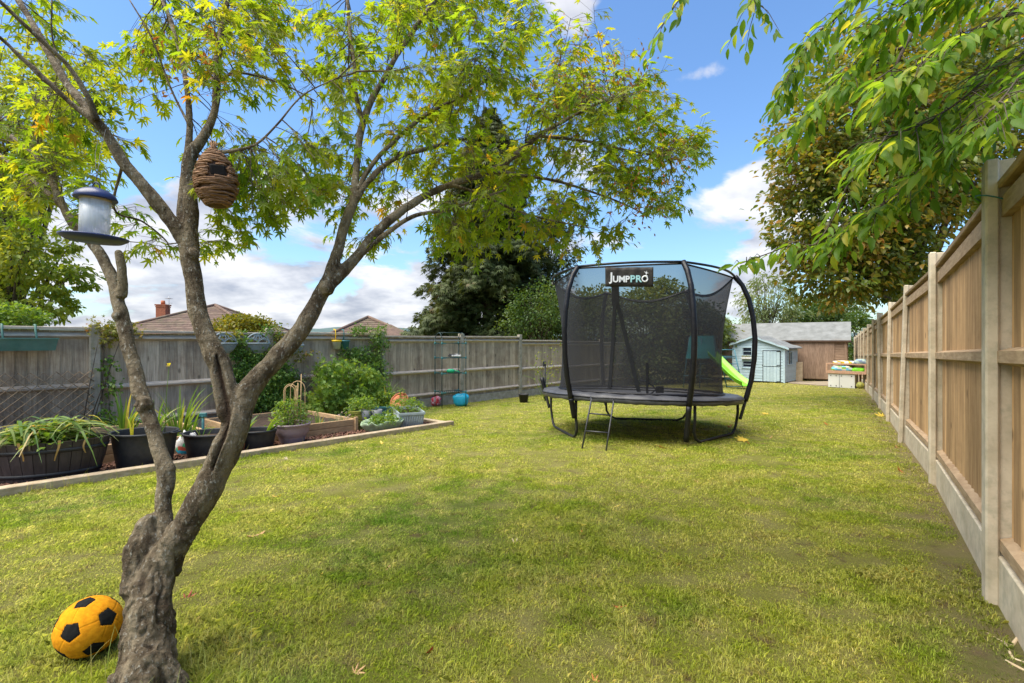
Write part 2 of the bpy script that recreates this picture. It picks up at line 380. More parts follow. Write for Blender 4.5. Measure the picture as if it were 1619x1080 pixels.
RENDER_ = mat('cream_render', (.55, .50, .42), (.48, .44, .37), 3, .9, .2)
LIME = mat('lime_plastic', (.24, .72, .03), (.20, .62, .03), 3, .3, .0, spec=.5)
BLUEM = mat('blue_green_tube', (.06, .20, .26), (.05, .15, .2), 6, .4, .0)
TEALF = mat('teal_tent_fabric', (.05, .38, .40), (.04, .30, .32), 4, .7, .2)
WHITEP = mat('white_board', (.74, .74, .72), (.64, .64, .62), 3, .5, .05, dirt=((.45, .42, .35), 6, .2))
CYANP = mat('cyan_plastic', (.03, .42, .62), (.02, .33, .5), 5, .35, .3)
CANE = mat('bamboo_cane', (.56, .38, .2), (.42, .27, .13), 12, .6, .1)
WILLOW = mat('split_willow', (.42, .30, .18), (.28, .19, .11), 12, .75, .1, tint=.2)
CREAM = mat('cream_plastic', (.62, .58, .42), None, 8, .5, .0)
YELLOWP = mat('yellow_plastic', (.75, .52, .03), (.65, .43, .02), 6, .5, .0)
STRAPB = mat('straw_stalk', (.62, .50, .34), (.45, .34, .2), 14, .8, .2)

# ---------------------------------------------------------------- ground
# frame of the left-hand border: E0 on the lawn edge, EV along it, NV towards the fence
E0 = Vector((-4.39, 4.15)); EV = Vector((.629, .777)).normalized(); NV = Vector((-EV.y, EV.x))
def bf(s, n, h=0.0):
    p = E0+EV*s+NV*n; return Vector((p.x, p.y, gz(p.x, p.y)+h))
BEDROT = math.atan2(EV.y, EV.x)
S_END = (Vector((-1.03, 8.30))-E0).dot(EV)
# frame of the garden's long axis
AV = Vector((.573, .819)); BV = Vector((.819, -.573)); GROT = math.atan2(BV.y, BV.x)
# posts of the right fence
RP = [(.78, .22), (2.2, 2.2), (3.655, 4.18), (5.0, 6.16), (6.36, 8.14), (7.70, 10.12), (9.05, 12.1), (10.38, 14.08), (11.70, 16.06), (13.02, 18.04), (14.34, 20.0), (15.66, 21.98), (16.98, 23.96)]
def fence_x(y):
    for (x0, y0), (x1, y1) in zip(RP, RP[1:]):
        if y <= y1: return x0+(x1-x0)*(y-y0)/(y1-y0)
    return 16.98+(y-23.96)*.667

def lawn_material():
    m = bpy.data.materials.new('lawn'); m.use_nodes = True; nt = m.node_tree; L = nt.links.new
    b = nt.nodes['Principled BSDF']; b.inputs['Roughness'].default_value = .9; b.inputs['Specular IOR Level'].default_value = .15
    return m, nt, L, b
def lawn_colour(nt, L, blade):
    g = N(nt, 'ShaderNodeNewGeometry')
    def nz(sc, det, off=(0,0,0)):
        mp = N(nt, 'ShaderNodeMapping'); mp.inputs['Location'].default_value = off; mp.inputs['Scale'].default_value = (1, 1, .0)
        L(g.outputs['Position'], mp.inputs[0]); n = N(nt, 'ShaderNodeTexNoise', Scale=float(sc), Detail=float(det), Roughness=.62); L(mp.outputs[0], n.inputs[0]); return n.outputs[0]
    def ramp(src, stops):
        r = N(nt, 'ShaderNodeValToRGB'); e = r.color_ramp.elements
        while len(e) < len(stops): e.new(.5)
        for i, (p, c) in enumerate(stops): e[i].position = p; e[i].color = (*c, 1)
        L(src, r.inputs[0]); return r.outputs[0]
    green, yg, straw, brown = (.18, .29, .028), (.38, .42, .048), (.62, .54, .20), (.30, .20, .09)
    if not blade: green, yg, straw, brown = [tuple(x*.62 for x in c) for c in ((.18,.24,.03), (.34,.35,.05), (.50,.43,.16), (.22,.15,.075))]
    big = ramp(nz(.55, 4, (5, 3, 0)), [(.34, green), (.50, yg), (.66, tuple((a+2*b)/3 for a, b in zip(straw, yg)))])
    mid = nz(3.2, 6, (1, 9, 0))
    f = ramp(mid, [(.40, (0,0,0)), (.66, (1,1,1))])
    x = N(nt, 'ShaderNodeMix', data_type='RGBA'); mf = N(nt, 'ShaderNodeMath', operation='MULTIPLY'); L(f, mf.inputs[0]); mf.inputs[1].default_value = .72
    L(mf.outputs[0], x.inputs['Factor']); L(big, x.inputs[6]); x.inputs[7].default_value = (*straw, 1)
    f2 = ramp(nz(7.5, 5, (4, 2, 0)), [(.55, (0,0,0)), (.70, (1,1,1))])
    x2 = N(nt, 'ShaderNodeMix', data_type='RGBA'); mf2 = N(nt, 'ShaderNodeMath', operation='MULTIPLY'); L(f2, mf2.inputs[0]); mf2.inputs[1].default_value = .55 if blade else .85
    L(mf2.outputs[0], x2.inputs['Factor']); L(x.outputs[2], x2.inputs[6]); x2.inputs[7].default_value = (*brown, 1)
    # bare, dry strip along the right fence: distance to the fence line
    sp = N(nt, 'ShaderNodeSeparateXYZ'); L(g.outputs['Position'], sp.inputs[0])
    def M_(op, a, b=None, cl=False):
        q = N(nt, 'ShaderNodeMath', operation=op); q.use_clamp = cl
        for i, v in enumerate((a, b)):
            if v is None: continue
            if isinstance(v, (int, float)): q.inputs[i].default_value = v
            else: L(v, q.inputs[i])
        return q.outputs[0]
    d = M_('SUBTRACT', M_('ADD', M_('MULTIPLY', sp.outputs[1], .677), .78), sp.outputs[0])
    wob = M_('MULTIPLY', M_('SUBTRACT', nz(2.2, 5, (8, 8, 0)), .5), 1.5)
    edge = M_('SUBTRACT', 1.0, M_('MULTIPLY', M_('ADD', d, wob), 2.6), True)
    far = M_('MULTIPLY', M_('SUBTRACT', M_('ADD', sp.outputs[1], M_('MULTIPLY', wob, 2.5)), 12.0), .13, True)
    x3 = N(nt, 'ShaderNodeMix', data_type='RGBA'); L(M_('MULTIPLY', far, .55), x3.inputs['Factor']); L(x2.outputs[2], x3.inputs[6]); x3.inputs[7].default_value = (*straw, 1)
    x4 = N(nt, 'ShaderNodeMix', data_type='RGBA'); L(M_('MULTIPLY', edge, .7 if not blade else .45), x4.inputs['Factor']); L(x3.outputs[2], x4.inputs[6]); x4.inputs[7].default_value = (.27, .20, .115, 1) if not blade else (.34, .28, .11, 1)
    return x4.outputs[2]

def make_ground():
    # sheet out to the horizon: garden plane near, gentle valley beyond
    xs = sorted(set([-3000,-1500,-700,-350,-180,-90]+list(range(-60, 61, 3))+[90,180,350,700,1500,3000]))
    ys = sorted(set([-60,-30,-15,-8]+[i*.75 for i in range(-6, 50)]+[40,46,54,65,80,110,160,250,400,700,1200,2000,3500]))
    b = MB(); vs = []
    for y in ys:
        for x in xs:
            xx = max(-40, min(40, x)); yy = max(-20, min(60, y)); z = gz(xx, yy)
            d = max(abs(x)-40, y-45, 0); z -= min(d*.05, 12)
            vs.append((x, y, z))
    n = len(xs); b.add(vs, [(j*n+i, j*n+i+1, (j+1)*n+i+1, (j+1)*n+i) for j in range(len(ys)-1) for i in range(n-1)], True)
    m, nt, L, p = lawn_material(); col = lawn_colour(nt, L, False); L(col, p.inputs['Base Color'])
    g = N(nt, 'ShaderNodeNewGeometry'); n1 = N(nt, 'ShaderNodeTexNoise', Scale=38.0, Detail=8.0, Roughness=.75); L(g.outputs['Position'], n1.inputs[0])
    bp = N(nt, 'ShaderNodeBump', Strength=1.0, Distance=.05); L(n1.outputs[0], bp.inputs['Height']); L(bp.outputs[0], p.inputs['Normal'])
    o = b.build('ground', m); o['kind'] = 'structure'
    # distant wooded hills
    h = MB(); hs = []; K = 90
    for i in range(K+1):
        a = R(-75+150*i/K); rr = 1500
        top = 26+16*mnoise.noise(Vector((i*.13, 2.2, 0)))+4*mnoise.noise(Vector((i*.6, 5.2, 0)))+(10 if a < 0 else 0)
        for (rd, z) in ((rr*.75, -16), (rr, CAMZ+top), (rr*1.3, CAMZ+top*.8), (rr*1.6, -20)):
            hs.append((math.sin(a)*rd, math.cos(a)*rd, z))
    h.add(hs, [(i*4+j, (i+1)*4+j, (i+1)*4+j+1, i*4+j+1) for i in range(K) for j in range(3)], True)
    hm = mat('distant_woodland', (.10, .15, .14), (.06, .10, .09), .012, 1, 0)
    ho = h.build('hills', hm); ho['kind'] = 'structure'
make_ground()

def in_bed(x, y):
    rx, ry = x-E0.x, y-E0.y
    s = rx*EV.x+ry*EV.y; n = rx*NV.x+ry*NV.y
    return (n > -.04) & (s < S_END+.08)
def make_grass():
    m = bpy.data.materials.new('grass_blades'); m.use_nodes = True; nt = m.node_tree; L = nt.links.new
    b = nt.nodes['Principled BSDF']; out = nt.nodes['Material Output']; b.inputs['Roughness'].default_value = .55; b.inputs['Specular IOR Level'].default_value = .2
    col = lawn_colour(nt, L, True)
    at_ = N(nt, 'ShaderNodeAttribute', attribute_name='tint')
    r = N(nt, 'ShaderNodeValToRGB'); L(at_.outputs['Fac'], r.inputs[0]); e = r.color_ramp.elements
    e[0].color = (.62, .68, .6, 1); e[1].color = (1.3, 1.3, 1.3, 1); e.new(.84); e[1].position = .84; e[1].color = (1.15, 1.2, .95, 1)
    e[2].position = 1; e[2].color = (1.5, 1.35, 1.7, 1)
    x = N(nt, 'ShaderNodeMix', data_type='RGBA', blend_type='MULTIPLY'); x.inputs['Factor'].default_value = 1; L(col, x.inputs[6]); L(r.outputs[0], x.inputs[7])
    L(x.outputs[2], b.inputs['Base Color'])
    tr = N(nt, 'ShaderNodeBsdfTranslucent'); x5 = N(nt, 'ShaderNodeVectorMath', operation='SCALE'); L(x.outputs[2], x5.inputs[0]); x5.inputs['Scale'].default_value = 1.6; L(x5.outputs[0], tr.inputs[0])
    mx = N(nt, 'ShaderNodeMixShader'); mx.inputs[0].default_value = .4; L(b.outputs[0], mx.inputs[1]); L(tr.outputs[0], mx.inputs[2]); L(mx.outputs[0], out.inputs[0])
    X = []; Y = []
    bands = [(1.0, 1.8, 22000), (1.8, 2.6, 18000), (2.6, 3.6, 13000), (3.6, 5, 8000), (5, 7, 4200), (7, 10, 2200), (10, 15, 1000), (15, 23, 450)]
    for y0, y1, d in bands:
        w0, w1 = -1.12*y1-.3, fence_x(y1)+.2
        n = int((y1-y0)*(w1-w0)*d); x = RNG.uniform(w0, w1, n); y = RNG.uniform(y0, y1, n)
        X.append(x); Y.append(y)
    x = np.concatenate(X); y = np.concatenate(Y)
    fx = np.interp(y, [p[1] for p in RP], [p[0] for p in RP])
    k = (np.abs(x) < 1.12*y+.3) & (x < fx-.03) & ~in_bed(x, y)
    # thin patches: tuft noise, thinner at the fence
    tn = np.array([mnoise.noise(Vector((a*5.5, b_*5.5, 1))) for a, b_ in zip(x, y)])
    tl = np.array([mnoise.noise(Vector((a*1.3, b_*1.3, 4))) for a, b_ in zip(x, y)])
    keep = .92+.75*tn+.25*tl-np.clip(.35-(fx-x), 0, 1)*1.6
    keep = np.maximum(keep, np.where(fx-x > .25, .5, .12))
    k &= RNG.random(len(x)) < keep
    x, y, tn, tl = x[k], y[k], tn[k], tl[k]; n = len(x)
    z = -.0354*y+.012*x
    # longer grass round the tree, by the edging and along the fence foot
    rt = np.hypot(x+1.24, y-1.68); near_e = (x-E0.x)*NV.x+(y-E0.y)*NV.y
    h = RNG.uniform(.010, .028, n)*(1+.75*tn+.85*tl)
    h *= 1+1.0*np.exp(-(rt/.42)**2)+1.1*np.clip(1+near_e/.14, 0, 1)*(near_e < 0)*((x-E0.x)*EV.x+(y-E0.y)*EV.y < S_END+.3)
    wide = np.clip(.00058*y, .0009, .02)*RNG.uniform(.7, 1.3, n)
    a = RNG.uniform(0, 2*PI, n); lean = RNG.uniform(.1, 1.15, n)
    dx, dy = np.cos(a), np.sin(a)
    la = a+PI/2+RNG.uniform(-.5, .5, n); lx, ly = np.cos(la)*lean, np.sin(la)*lean
    base = np.stack([x, y, z-.003], 1); W = np.stack([dx, dy, np.zeros(n)], 1)*wide[:, None]
    Ld = np.stack([lx, ly, np.zeros(n)], 1); U = np.array([0, 0, 1.0])
    mid = base+Ld*h[:, None]*.35+U*h[:, None]*.6; tip = base+Ld*h[:, None]*1.1+U*(h*np.clip(1.05-.45*lean, .4, 1))[:, None]
    V = np.stack([base-W, base+W, mid+W*.8, tip, mid-W*.8], 1).reshape(-1, 3)
    loops = (np.arange(n)[:, None]*5+np.array([0, 1, 2, 3, 4])[None, :]).ravel()
    me = bpy.data.meshes.new('lawn_grass'); me.vertices.add(n*5); me.vertices.foreach_set('co', V.astype(np.float32).ravel())
    me.loops.add(len(loops)); me.loops.foreach_set('vertex_index', loops.astype(np.int32))
    me.polygons.add(n); me.polygons.foreach_set('loop_start', (np.arange(n)*5).astype(np.int32)); me.update(calc_edges=True)
    t = me.attributes.new('tint', 'FLOAT', 'POINT'); t.data.foreach_set('value', np.repeat(RNG.random(n), 5).astype(np.float32))
    me.materials.append(m); o = bpy.data.objects.new('lawn_grass', me); COL.objects.link(o)
    o['kind'] = 'stuff'; tag(o, 'short patchy green and straw coloured lawn grass', 'grass')
    print('blades', n)
make_grass()

# ---------------------------------------------------------------- right fence (one thing, bays as parts)
def right_fence():
    t = thing('timber_panel_fence', 'tall warm brown boarded fence with concrete posts running along the right of the lawn', 'fence', (2.2, 2.2, gz(2.2, 2.2)))
    H = 2.0
    for i, (x, y) in enumerate(RP):
        z0 = gz(x, y); a = Vector((RP[min(i+1, len(RP)-1)][0]-RP[max(i-1, 0)][0], RP[min(i+1, len(RP)-1)][1]-RP[max(i-1, 0)][1])).normalized()
        rz = math.atan2(a.y, a.x); b = MB(); b.tint = random.random()
        lean = Matrix.Rotation(rz, 3, 'Z')
        if i in (3, 5): lean = lean @ Matrix.Rotation(R(1.7 if i == 3 else -.8), 3, 'X')
        if i == 4: lean = lean @ Matrix.Rotation(R(.9), 3, 'X')
        nr = Vector((a.y, -a.x, 0)); pc = Vector((x, y, z0+H/2-.1)); b.box(pc-nr*.018, (.10, .046, H+.2), rot=lean, bev=.007); b.box(pc+nr*.032, (.06, .058, H+.19), rot=lean, bev=.004)
        b.build('post', CONC, t, world=True)
        if i == 1:
            w = MB(); c = Vector((x, y, z0+H-.16)); pts = []
            for k in range(15):
                an = PI/4+2*PI*k/14; pts.append(c+Matrix.Rotation(rz, 3, 'Z')@Vector((math.cos(an)*.068, math.sin(an)*.062+.006, -.02+.03*math.sin(an))))
            w.tube(pts, .0035, 5); w.build('cord', TEALP, t, world=True, label='dark cord tied round the top of the nearest post')
    for i in range(len(RP)-1):
        p0 = Vector(RP[i]); p1 = Vector(RP[i+1]); d = (p1-p0); Ln = d.length; d.normalize(); r = Vector((d.y, -d.x))
        rz = math.atan2(d.y, d.x); off = .005
        def P(s, o, h):
            q = p0+d*s+r*o; g = gz(p0.x+d.x*s, p0.y+d.y*s); return Vector((q.x, q.y, g+h))
        slope = math.atan2(gz(*p1)-gz(*p0), Ln); rot = Matrix.Rotation(rz, 3, 'Z') @ Matrix.Rotation(-slope, 3, 'Y')
        # boards lie on the far side, each lapped over the next
        b = MB(); s = .04; w0 = .115
        while s < Ln-.04:
            w = min(w0, Ln-.04-s); b.tint = random.random()
            tilt = Matrix.Rotation(rz+R(8), 3, 'Z')
            b.box(P(s+w/2, .056+random.uniform(-.002, .002), .22+.83), (w+.012, .014, 1.68), rot=tilt @ Matrix.Rotation(random.uniform(-.002, .002), 3, 'Y')); s += w
        pn = b.build('board_panel', WOODR, t, world=True)
        for (h, hh, dp) in ((.268, .085, .040), (1.11, .085, .050), (1.78, .075, .05)):
            b = MB(); b.tint = random.random()
            sec = [P(.035, .046, h-hh/2), P(.035, .046-dp, h-hh*.30), P(.035, .046-dp, h+hh*.30), P(.035, .046, h+hh/2)]
            if h > 1.7: sec = [P(.035, .046, h-.045), P(.035, .012, h-.045), P(.035, .012, h+.045), P(.035, .046, h+.045)]
            b.prism(sec, P(Ln-.035, 0, 0)-P(.035, 0, 0)); b.build('rail', RAILR, t, world=True)
        b = MB(); b.tint = random.random()
        b.box(P(Ln/2, .040, 1.885), (Ln-.075, .085, .032), rot=rot @ Matrix.Rotation(R(-8), 3, 'X'), bev=.005); b.build('capping', RAILR, t, world=True)
        b = MB(); b.tint = random.random()
        b.box(P(Ln/2, .022, .055), (Ln-.07, .045, .33), rot=rot, bev=.006); b.build('gravel_board', CONC, t, world=True)
right_fence()

# ---------------------------------------------------------------- left fence
LZ0 = 6.83
def lf(t):                      # post position for bay number t
    return Vector((-660/765*LZ0+.2239*LZ0*t, LZ0+.2706*LZ0*t))
LD = (lf(1)-lf(0)).normalized(); LR = Vector((-LD.y, LD.x)); LROT = math.atan2(LD.y, LD.x)
def lfp(t, o=0.0, z=0.0):        # point on the fence: bay t, offset towards the lawn, absolute height
    p = lf(t)-LR*o; return Vector((p.x, p.y, z))
def lft(px):                      # bay number seen at picture column px
    u = px-809.5; return (u+660)/(171.25-.2706*u)
def left_fence():
    t = thing('close_board_fence', 'grey weathered boarded fence with concrete posts behind the planting border', 'fence', (lf(0).x, lf(0).y, gz(*lf(0))))
    caps = {-1: .185, 0: .150, 1: .165, 2: .115, 3: .13, 4: .03, 5: .0, 6: -.04}
    for i in range(-1, 8):
        p = lf(i); b = MB(); b.tint = random.random(); top = CAMZ+{0: .24, 1: .235, 2: .235, 3: .20, 4: .20}.get(i, .22 if i < 0 else .08)
        g = gz(*p); b.box((p.x, p.y, (top+g-.2)/2), (.125, .105, top-g+.2), rz=LROT, bev=.01); b.build('post', CONC_OLD, t, world=True)
    for i in range(-1, 7):
        p0, p1 = lf(i), lf(i+1); Ln = (p1-p0).length; top = CAMZ+caps[i]; rz = LROT
        def P(s, o, z): q = p0+LD*s-LR*o; return Vector((q.x, q.y, z))
        gm = gz(*((p0+p1)/2)); b = MB(); s = .065
        while s < Ln-.065:
            w = min(random.uniform(.10, .125), Ln-.065-s); b.tint = random.random()
            b.box(P(s+w/2, -.035+random.uniform(-.004, .004), (top-.03+gm+.1)/2), (w+.01, .014, top-.03-gm-.1), rot=Matrix.Rotation(rz-R(4), 3, 'Z') @ Matrix.Rotation(random.uniform(-.004, .004), 3, 'Y')); s += w
        b.build('board_panel', WOODL, t, world=True)
        H = top-gm
        for h in (.30, H*.50, H-.10):
            b = MB(); b.tint = random.random(); z = gm+h; dz = random.uniform(-.012, .012)
            b.prism([P(.06, -.026, z-.045), P(.06, .035, z-.012), P(.06, .035, z+.012), P(.06, -.026, z+.045)], P(Ln-.06, 0, dz)-P(.06, 0, 0)); b.build('rail', RAILL, t, world=True)
        b = MB(); b.tint = random.random(); b.box(P(Ln/2, .0, top-.005), (Ln-.126, .11, .04), rot=Matrix.Rotation(rz, 3, 'Z') @ Matrix.Rotation(random.uniform(-.006, .006), 3, 'Y'), bev=.005); b.build('capping', RAILL, t, world=True)
        b = MB(); b.tint = random.random(); b.box(P(Ln/2, -.01, gm+.08), (Ln-.126, .05, .24), rz=rz, bev=.006); b.build('gravel_board', CONC_OLD, t, world=True)
left_fence()

# ---------------------------------------------------------------- maple tree
def spl(pts, k=6):
    """Catmull-Rom through (px, py, depth, diameter px) -> world points and radii"""
    P = [np.array(p, float) for p in pts]; P = [2*P[0]-P[1]]+P+[2*P[-1]-P[-2]]; out = []
    for i in range(1, len(P)-2):
        for j in range(k):
            t = j/k; a, b, c, d = P[i-1:i+3]
            out.append(.5*((2*b)+(-a+c)*t+(2*a-5*b+4*c-d)*t*t+(-a+3*b-3*c+d)*t**3))
    out.append(P[-2]); return [(at(q[0], q[1], q[2]), max(q[3], 1.2)*q[2]/F/2*.87/math.sqrt(1+((q[0]-CX)/F)**2*.8)) for q in out]
LIMBS = [
 [(226,1190,1.60,150),(229,1120,1.62,112),(234,1050,1.66,96),(237,985,1.71,88),(243,920,1.76,84),(262,880,1.79,70),(283,845,1.80,58),(318,790,1.81,58),(345,740,1.82,57),(367,689,1.83,56),(374,650,1.84,50),(380,622,1.85,22)],
 [(248,905,1.80,60),(262,860,1.82,34),(259,800,1.84,30),(262,747,1.86,32),(251,711,1.88,30),(238,667,1.90,29),(226,632,1.92,32),(216,598,1.94,30),(205,555,1.96,28),(196,517,1.98,27),(182,456,2.02,25),(163,409,2.06,22),(140,375,2.1,20),(115,353,2.14,19),(90,305,2.2,16),(62,252,2.3,14),(30,225,2.4,12),(-20,190,2.5,10)],
 [(192,470,2.0,22),(193,440,2.0,18),(188,405,2.0,17),(184,398,2.0,14)],
 [(163,409,2.06,22),(125,360,2.12,15),(90,318,2.2,13),(50,284,2.35,11),(0,245,2.5,9),(-60,200,2.6,6)],
 [(366,695,1.84,50),(368,655,1.84,52),(359,620,1.84,46),(345,575,1.85,42),(328,535,1.86,38),(316,500,1.87,36),(309,465,1.88,36),(303,425,1.89,35),(299,385,1.90,38)],
 [(299,385,1.90,36),(302,345,1.90,30),(300,300,1.91,26),(299,262,1.92,27),(305,238,1.93,26),(325,212,1.95,20),(338,180,1.97,15),(343,140,2.0,15),(344,90,2.03,14),(352,45,2.07,13),(360,-10,2.1,12),(372,-80,2.2,9)],
 [(299,380,1.90,30),(287,345,1.91,20),(289,300,1.93,16),(296,250,1.95,15),(300,205,1.97,13),(297,155,2.0,11),(292,118,2.03,9),(272,39,2.1,8),(255,-5,2.15,7),(240,-60,2.2,5)],
 [(299,388,1.90,34),(280,362,1.88,30),(255,330,1.86,27),(225,292,1.83,26),(195,255,1.80,24),(170,215,1.77,21),(148,188,1.74,22),(120,170,1.72,14),(78,132,1.68,13),(35,92,1.64,12),(-5,55,1.6,11),(-70,10,1.5,9)],
 [(150,192,1.74,20),(132,165,1.76,18),(104,130,1.79,18),(76,80,1.82,17),(50,35,1.85,16),(20,-15,1.9,13),(-20,-80,2.0,9)],
 [(152,190,1.73,16),(140,155,1.70,12),(108,105,1.66,11),(80,78,1.62,11),(40,40,1.57,10),(-8,-5,1.52,9)],
 [(370,668,1.84,56),(392,622,1.86,46),(416,590,1.88,40),(456,545,1.92,37),(483,510,1.95,34),(500,480,1.98,31),(518,448,2.0,31)],
 [(516,452,2.0,28),(527,420,2.02,22),(543,365,2.06,19),(558,318,2.1,18),(563,280,2.14,14),(567,231,2.19,13),(574,193,2.23,13),(592,150,2.28,11),(610,120,2.32,10),(636,74,2.38,9),(668,28,2.43,9),(690,-5,2.48,8),(730,-60,2.55,5)],
 [(574,196,2.23,10),(563,150,2.25,8),(560,100,2.28,7),(553,45,2.3,6),(549,-10,2.33,6)],
 [(562,315,2.1,15),(580,290,2.14,12),(603,266,2.2,11),(635,246,2.28,9),(691,231,2.4,7),(740,218,2.5,5)],
 [(566,302,2.11,11),(583,268,2.18,9),(617,229,2.28,8),(671,183,2.4,7),(739,147,2.5,5),(790,110,2.6,3)],
 [(516,455,2.0,28),(540,432,2.03,25),(560,410,2.06,21),(596,368,2.12,18),(639,331,2.2,15),(679,307,2.28,13),(723,288,2.36,12),(775,271,2.45,11),(805,253,2.5,10),(851,215,2.6,9),(878,199,2.66,7),(930,171,2.75,5),(985,150,2.85,3)],
 [(568,404,2.06,14),(600,378,2.1,10),(651,343,2.16,8),(707,331,2.24,6),(755,315,2.3,4),(800,300,2.4,3)],
 [(775,271,2.45,8),(839,279,2.5,6),(898,291,2.6,5),(978,319,2.7,3),(1030,345,2.8,2)],
 [(715,292,2.34,7),(759,307,2.38,5),(811,331,2.45,4),(866,347,2.5,3),(930,360,2.55,2)],
 [(851,215,2.6,6),(920,222,2.7,5),(980,235,2.8,4),(1060,250,2.9,2)],
 [(338,243,1.93,9),(370,238,1.88,7),(405,228,1.85,5),(440,195,1.85,4),(480,150,1.9,3),(540,120,1.95,2)],
 [(303,235,1.93,9),(320,250,1.93,9),(352,240,1.9,8)],
 [(345,130,2.0,7),(375,115,2.05,5),(440,130,2.1,4),(500,160,2.15,2)],
 [(300,200,1.95,6),(270,140,1.95,4),(240,60,1.9,4),(205,0,1.9,3)],
 [(195,255,1.8,7),(180,330,1.9,5),(225,350,2.0,4),(262,380,2.1,3),(270,400,2.1,2)],
 [(104,130,1.8,6),(83,60,1.8,4),(82,0,1.8,3)],
 [(62,252,2.3,6),(58,200,2.3,4),(56,150,2.3,3)],
]
def maple():
    t = thing('maple_tree', 'multi-stemmed maple with twisted grey-brown trunk and spreading yellow-green crown at left foreground', 'tree', (at(235, 1060, 1.75).x, 1.75, gz(-1.3, 1.75)))
    big = MB(); small = MB(); nodes = []
    for li, L_ in enumerate(LIMBS):
        q = spl(L_, 7); pts = []; rad = []
        for i, (p, r) in enumerate(q):
            w = mnoise.noise_vector(p*7)*r*.22+mnoise.noise_vector(p*22)*r*.10
            pts.append(p+w); rad.append(r*(1+.10*mnoise.noise(p*13)))
        (big if rad[0] > .016 else small).tube(pts, rad, 14 if rad[0] > .016 else 7)
        if li not in (0, 2, 4, 10, 21):
            for i in range(len(pts)//4, len(pts)): nodes.append((pts[i], rad[i], li))
    # broken stump beside the stems, root flare and knots
    st = spl([(220,1150,1.64,108),(226,1060,1.68,98),(230,985,1.73,86),(226,925,1.78,76),(221,885,1.79,62),(226,850,1.80,48),(234,826,1.81,26),(240,812,1.81,10)], 7)
    big.tube([p+mnoise.noise_vector(p*16)*.012 for p, r in st], [r*(1+.25*mnoise.noise(p*21)) for p, r in st], 14)
    for a, l_, rr in ((200, .17, .04), (250, .17, .04), (310, .15, .04), (20, .15, .04), (100, .18, .04), (155, .16, .035)):
        c = Vector((-1.235, 1.63, gz(-1.235, 1.63))); d = Vector((math.cos(R(a)), math.sin(R(a)), 0))
        big.tube([c+Vector((0, 0, .14)), c+d*l_*.55+Vector((0, 0, .05)), c+d*l_+Vector((0, 0, -.03))], [.05, rr*.8, .015], 10)
    for (px, py, Y, r) in ((226,640,1.90,15),(264,742,1.86,12),(306,402,1.88,10),(188,500,1.98,10),(270,905,1.79,16),(517,455,1.98,14)):
        p = at(px, py, Y); rr = r*Y/F; big.lathe([(0, -rr), (rr*.7, -rr*.7), (rr, 0), (rr*.7, rr*.7), (0, rr)], p, 10)
    tr = big.build('trunk', BARK, t, world=True)
    # fuse the stems, then shape bark lumps, the twisted grain and the long scar
    md = tr.modifiers.new('fuse', 'REMESH'); md.mode = 'VOXEL'; md.voxel_size = .0046; md.use_smooth_shade = True
    sm = tr.modifiers.new('soft', 'SMOOTH'); sm.iterations = 2; sm.factor = .5
    dg = bpy.context.evaluated_depsgraph_get(); me = bpy.data.meshes.new_from_object(tr.evaluated_get(dg)); tr.modifiers.clear()
    old = tr.data; tr.data = me; bpy.data.meshes.remove(old); me.name = 'trunk'
    if not me.materials: me.materials.append(BARK)
    me.polygons.foreach_set('use_smooth', [True]*len(me.polygons))
    n = len(me.vertices); V = np.empty(n*3, np.float32); me.vertices.foreach_get('co', V); V = V.reshape(-1, 3).astype(float)
    Nm = np.empty(n*3, np.float32); me.vertex_normals.foreach_get('vector', Nm); Nm = Nm.reshape(-1, 3)
    W = V+np.array(t.location); px = CX+W[:, 0]/W[:, 1]*F; py = CY-(W[:, 2]-CAMZ)/W[:, 1]*F
    low = np.clip((py-780)/160, 0, 1)
    d1 = np.array([mnoise.noise(Vector((p[0]*17, p[1]*17, p[2]*3.2+p[0]*6))) for p in W]); d2 = np.array([mnoise.noise(Vector(p)*48) for p in W]); d3 = np.array([mnoise.noise(Vector((p[0]*5, p[1]*5, p[2]*17))) for p in W])
    d4 = np.array([mnoise.noise(Vector((p[0]*60, p[1]*60, p[2]*11+p[0]*20))) for p in W]); d5 = 1-2*np.abs(np.array([mnoise.noise(Vector((p[0]*26+p[2]*3, p[1]*26, p[2]*7))) for p in W]))
    off = d1*(.0030+.0075*low)+d2*(.0012+.003*low)+d3*.0010*(1-low)+d4*(.0008+.0045*low)-.009*low*np.clip(d5-.72, 0, 1)*3.5
    # scar: a long groove on the viewer's side of the main stem
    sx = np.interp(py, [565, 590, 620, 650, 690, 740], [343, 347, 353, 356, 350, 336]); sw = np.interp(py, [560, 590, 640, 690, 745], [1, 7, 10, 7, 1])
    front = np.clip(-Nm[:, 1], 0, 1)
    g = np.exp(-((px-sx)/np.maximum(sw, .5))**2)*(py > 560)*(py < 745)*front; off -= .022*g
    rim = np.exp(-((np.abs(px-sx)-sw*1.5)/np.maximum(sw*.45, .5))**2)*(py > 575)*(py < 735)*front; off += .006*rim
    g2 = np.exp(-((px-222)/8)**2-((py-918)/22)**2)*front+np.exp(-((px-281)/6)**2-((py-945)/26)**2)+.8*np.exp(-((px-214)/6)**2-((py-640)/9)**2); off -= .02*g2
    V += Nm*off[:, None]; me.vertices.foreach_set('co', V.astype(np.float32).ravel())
    dk = me.attributes.new('dark', 'FLOAT', 'POINT'); dk.data.foreach_set('value', np.clip(g*1.2+g2*.9+.35*low*(d1 < -.1), 0, 1).astype(np.float32)); me.update()
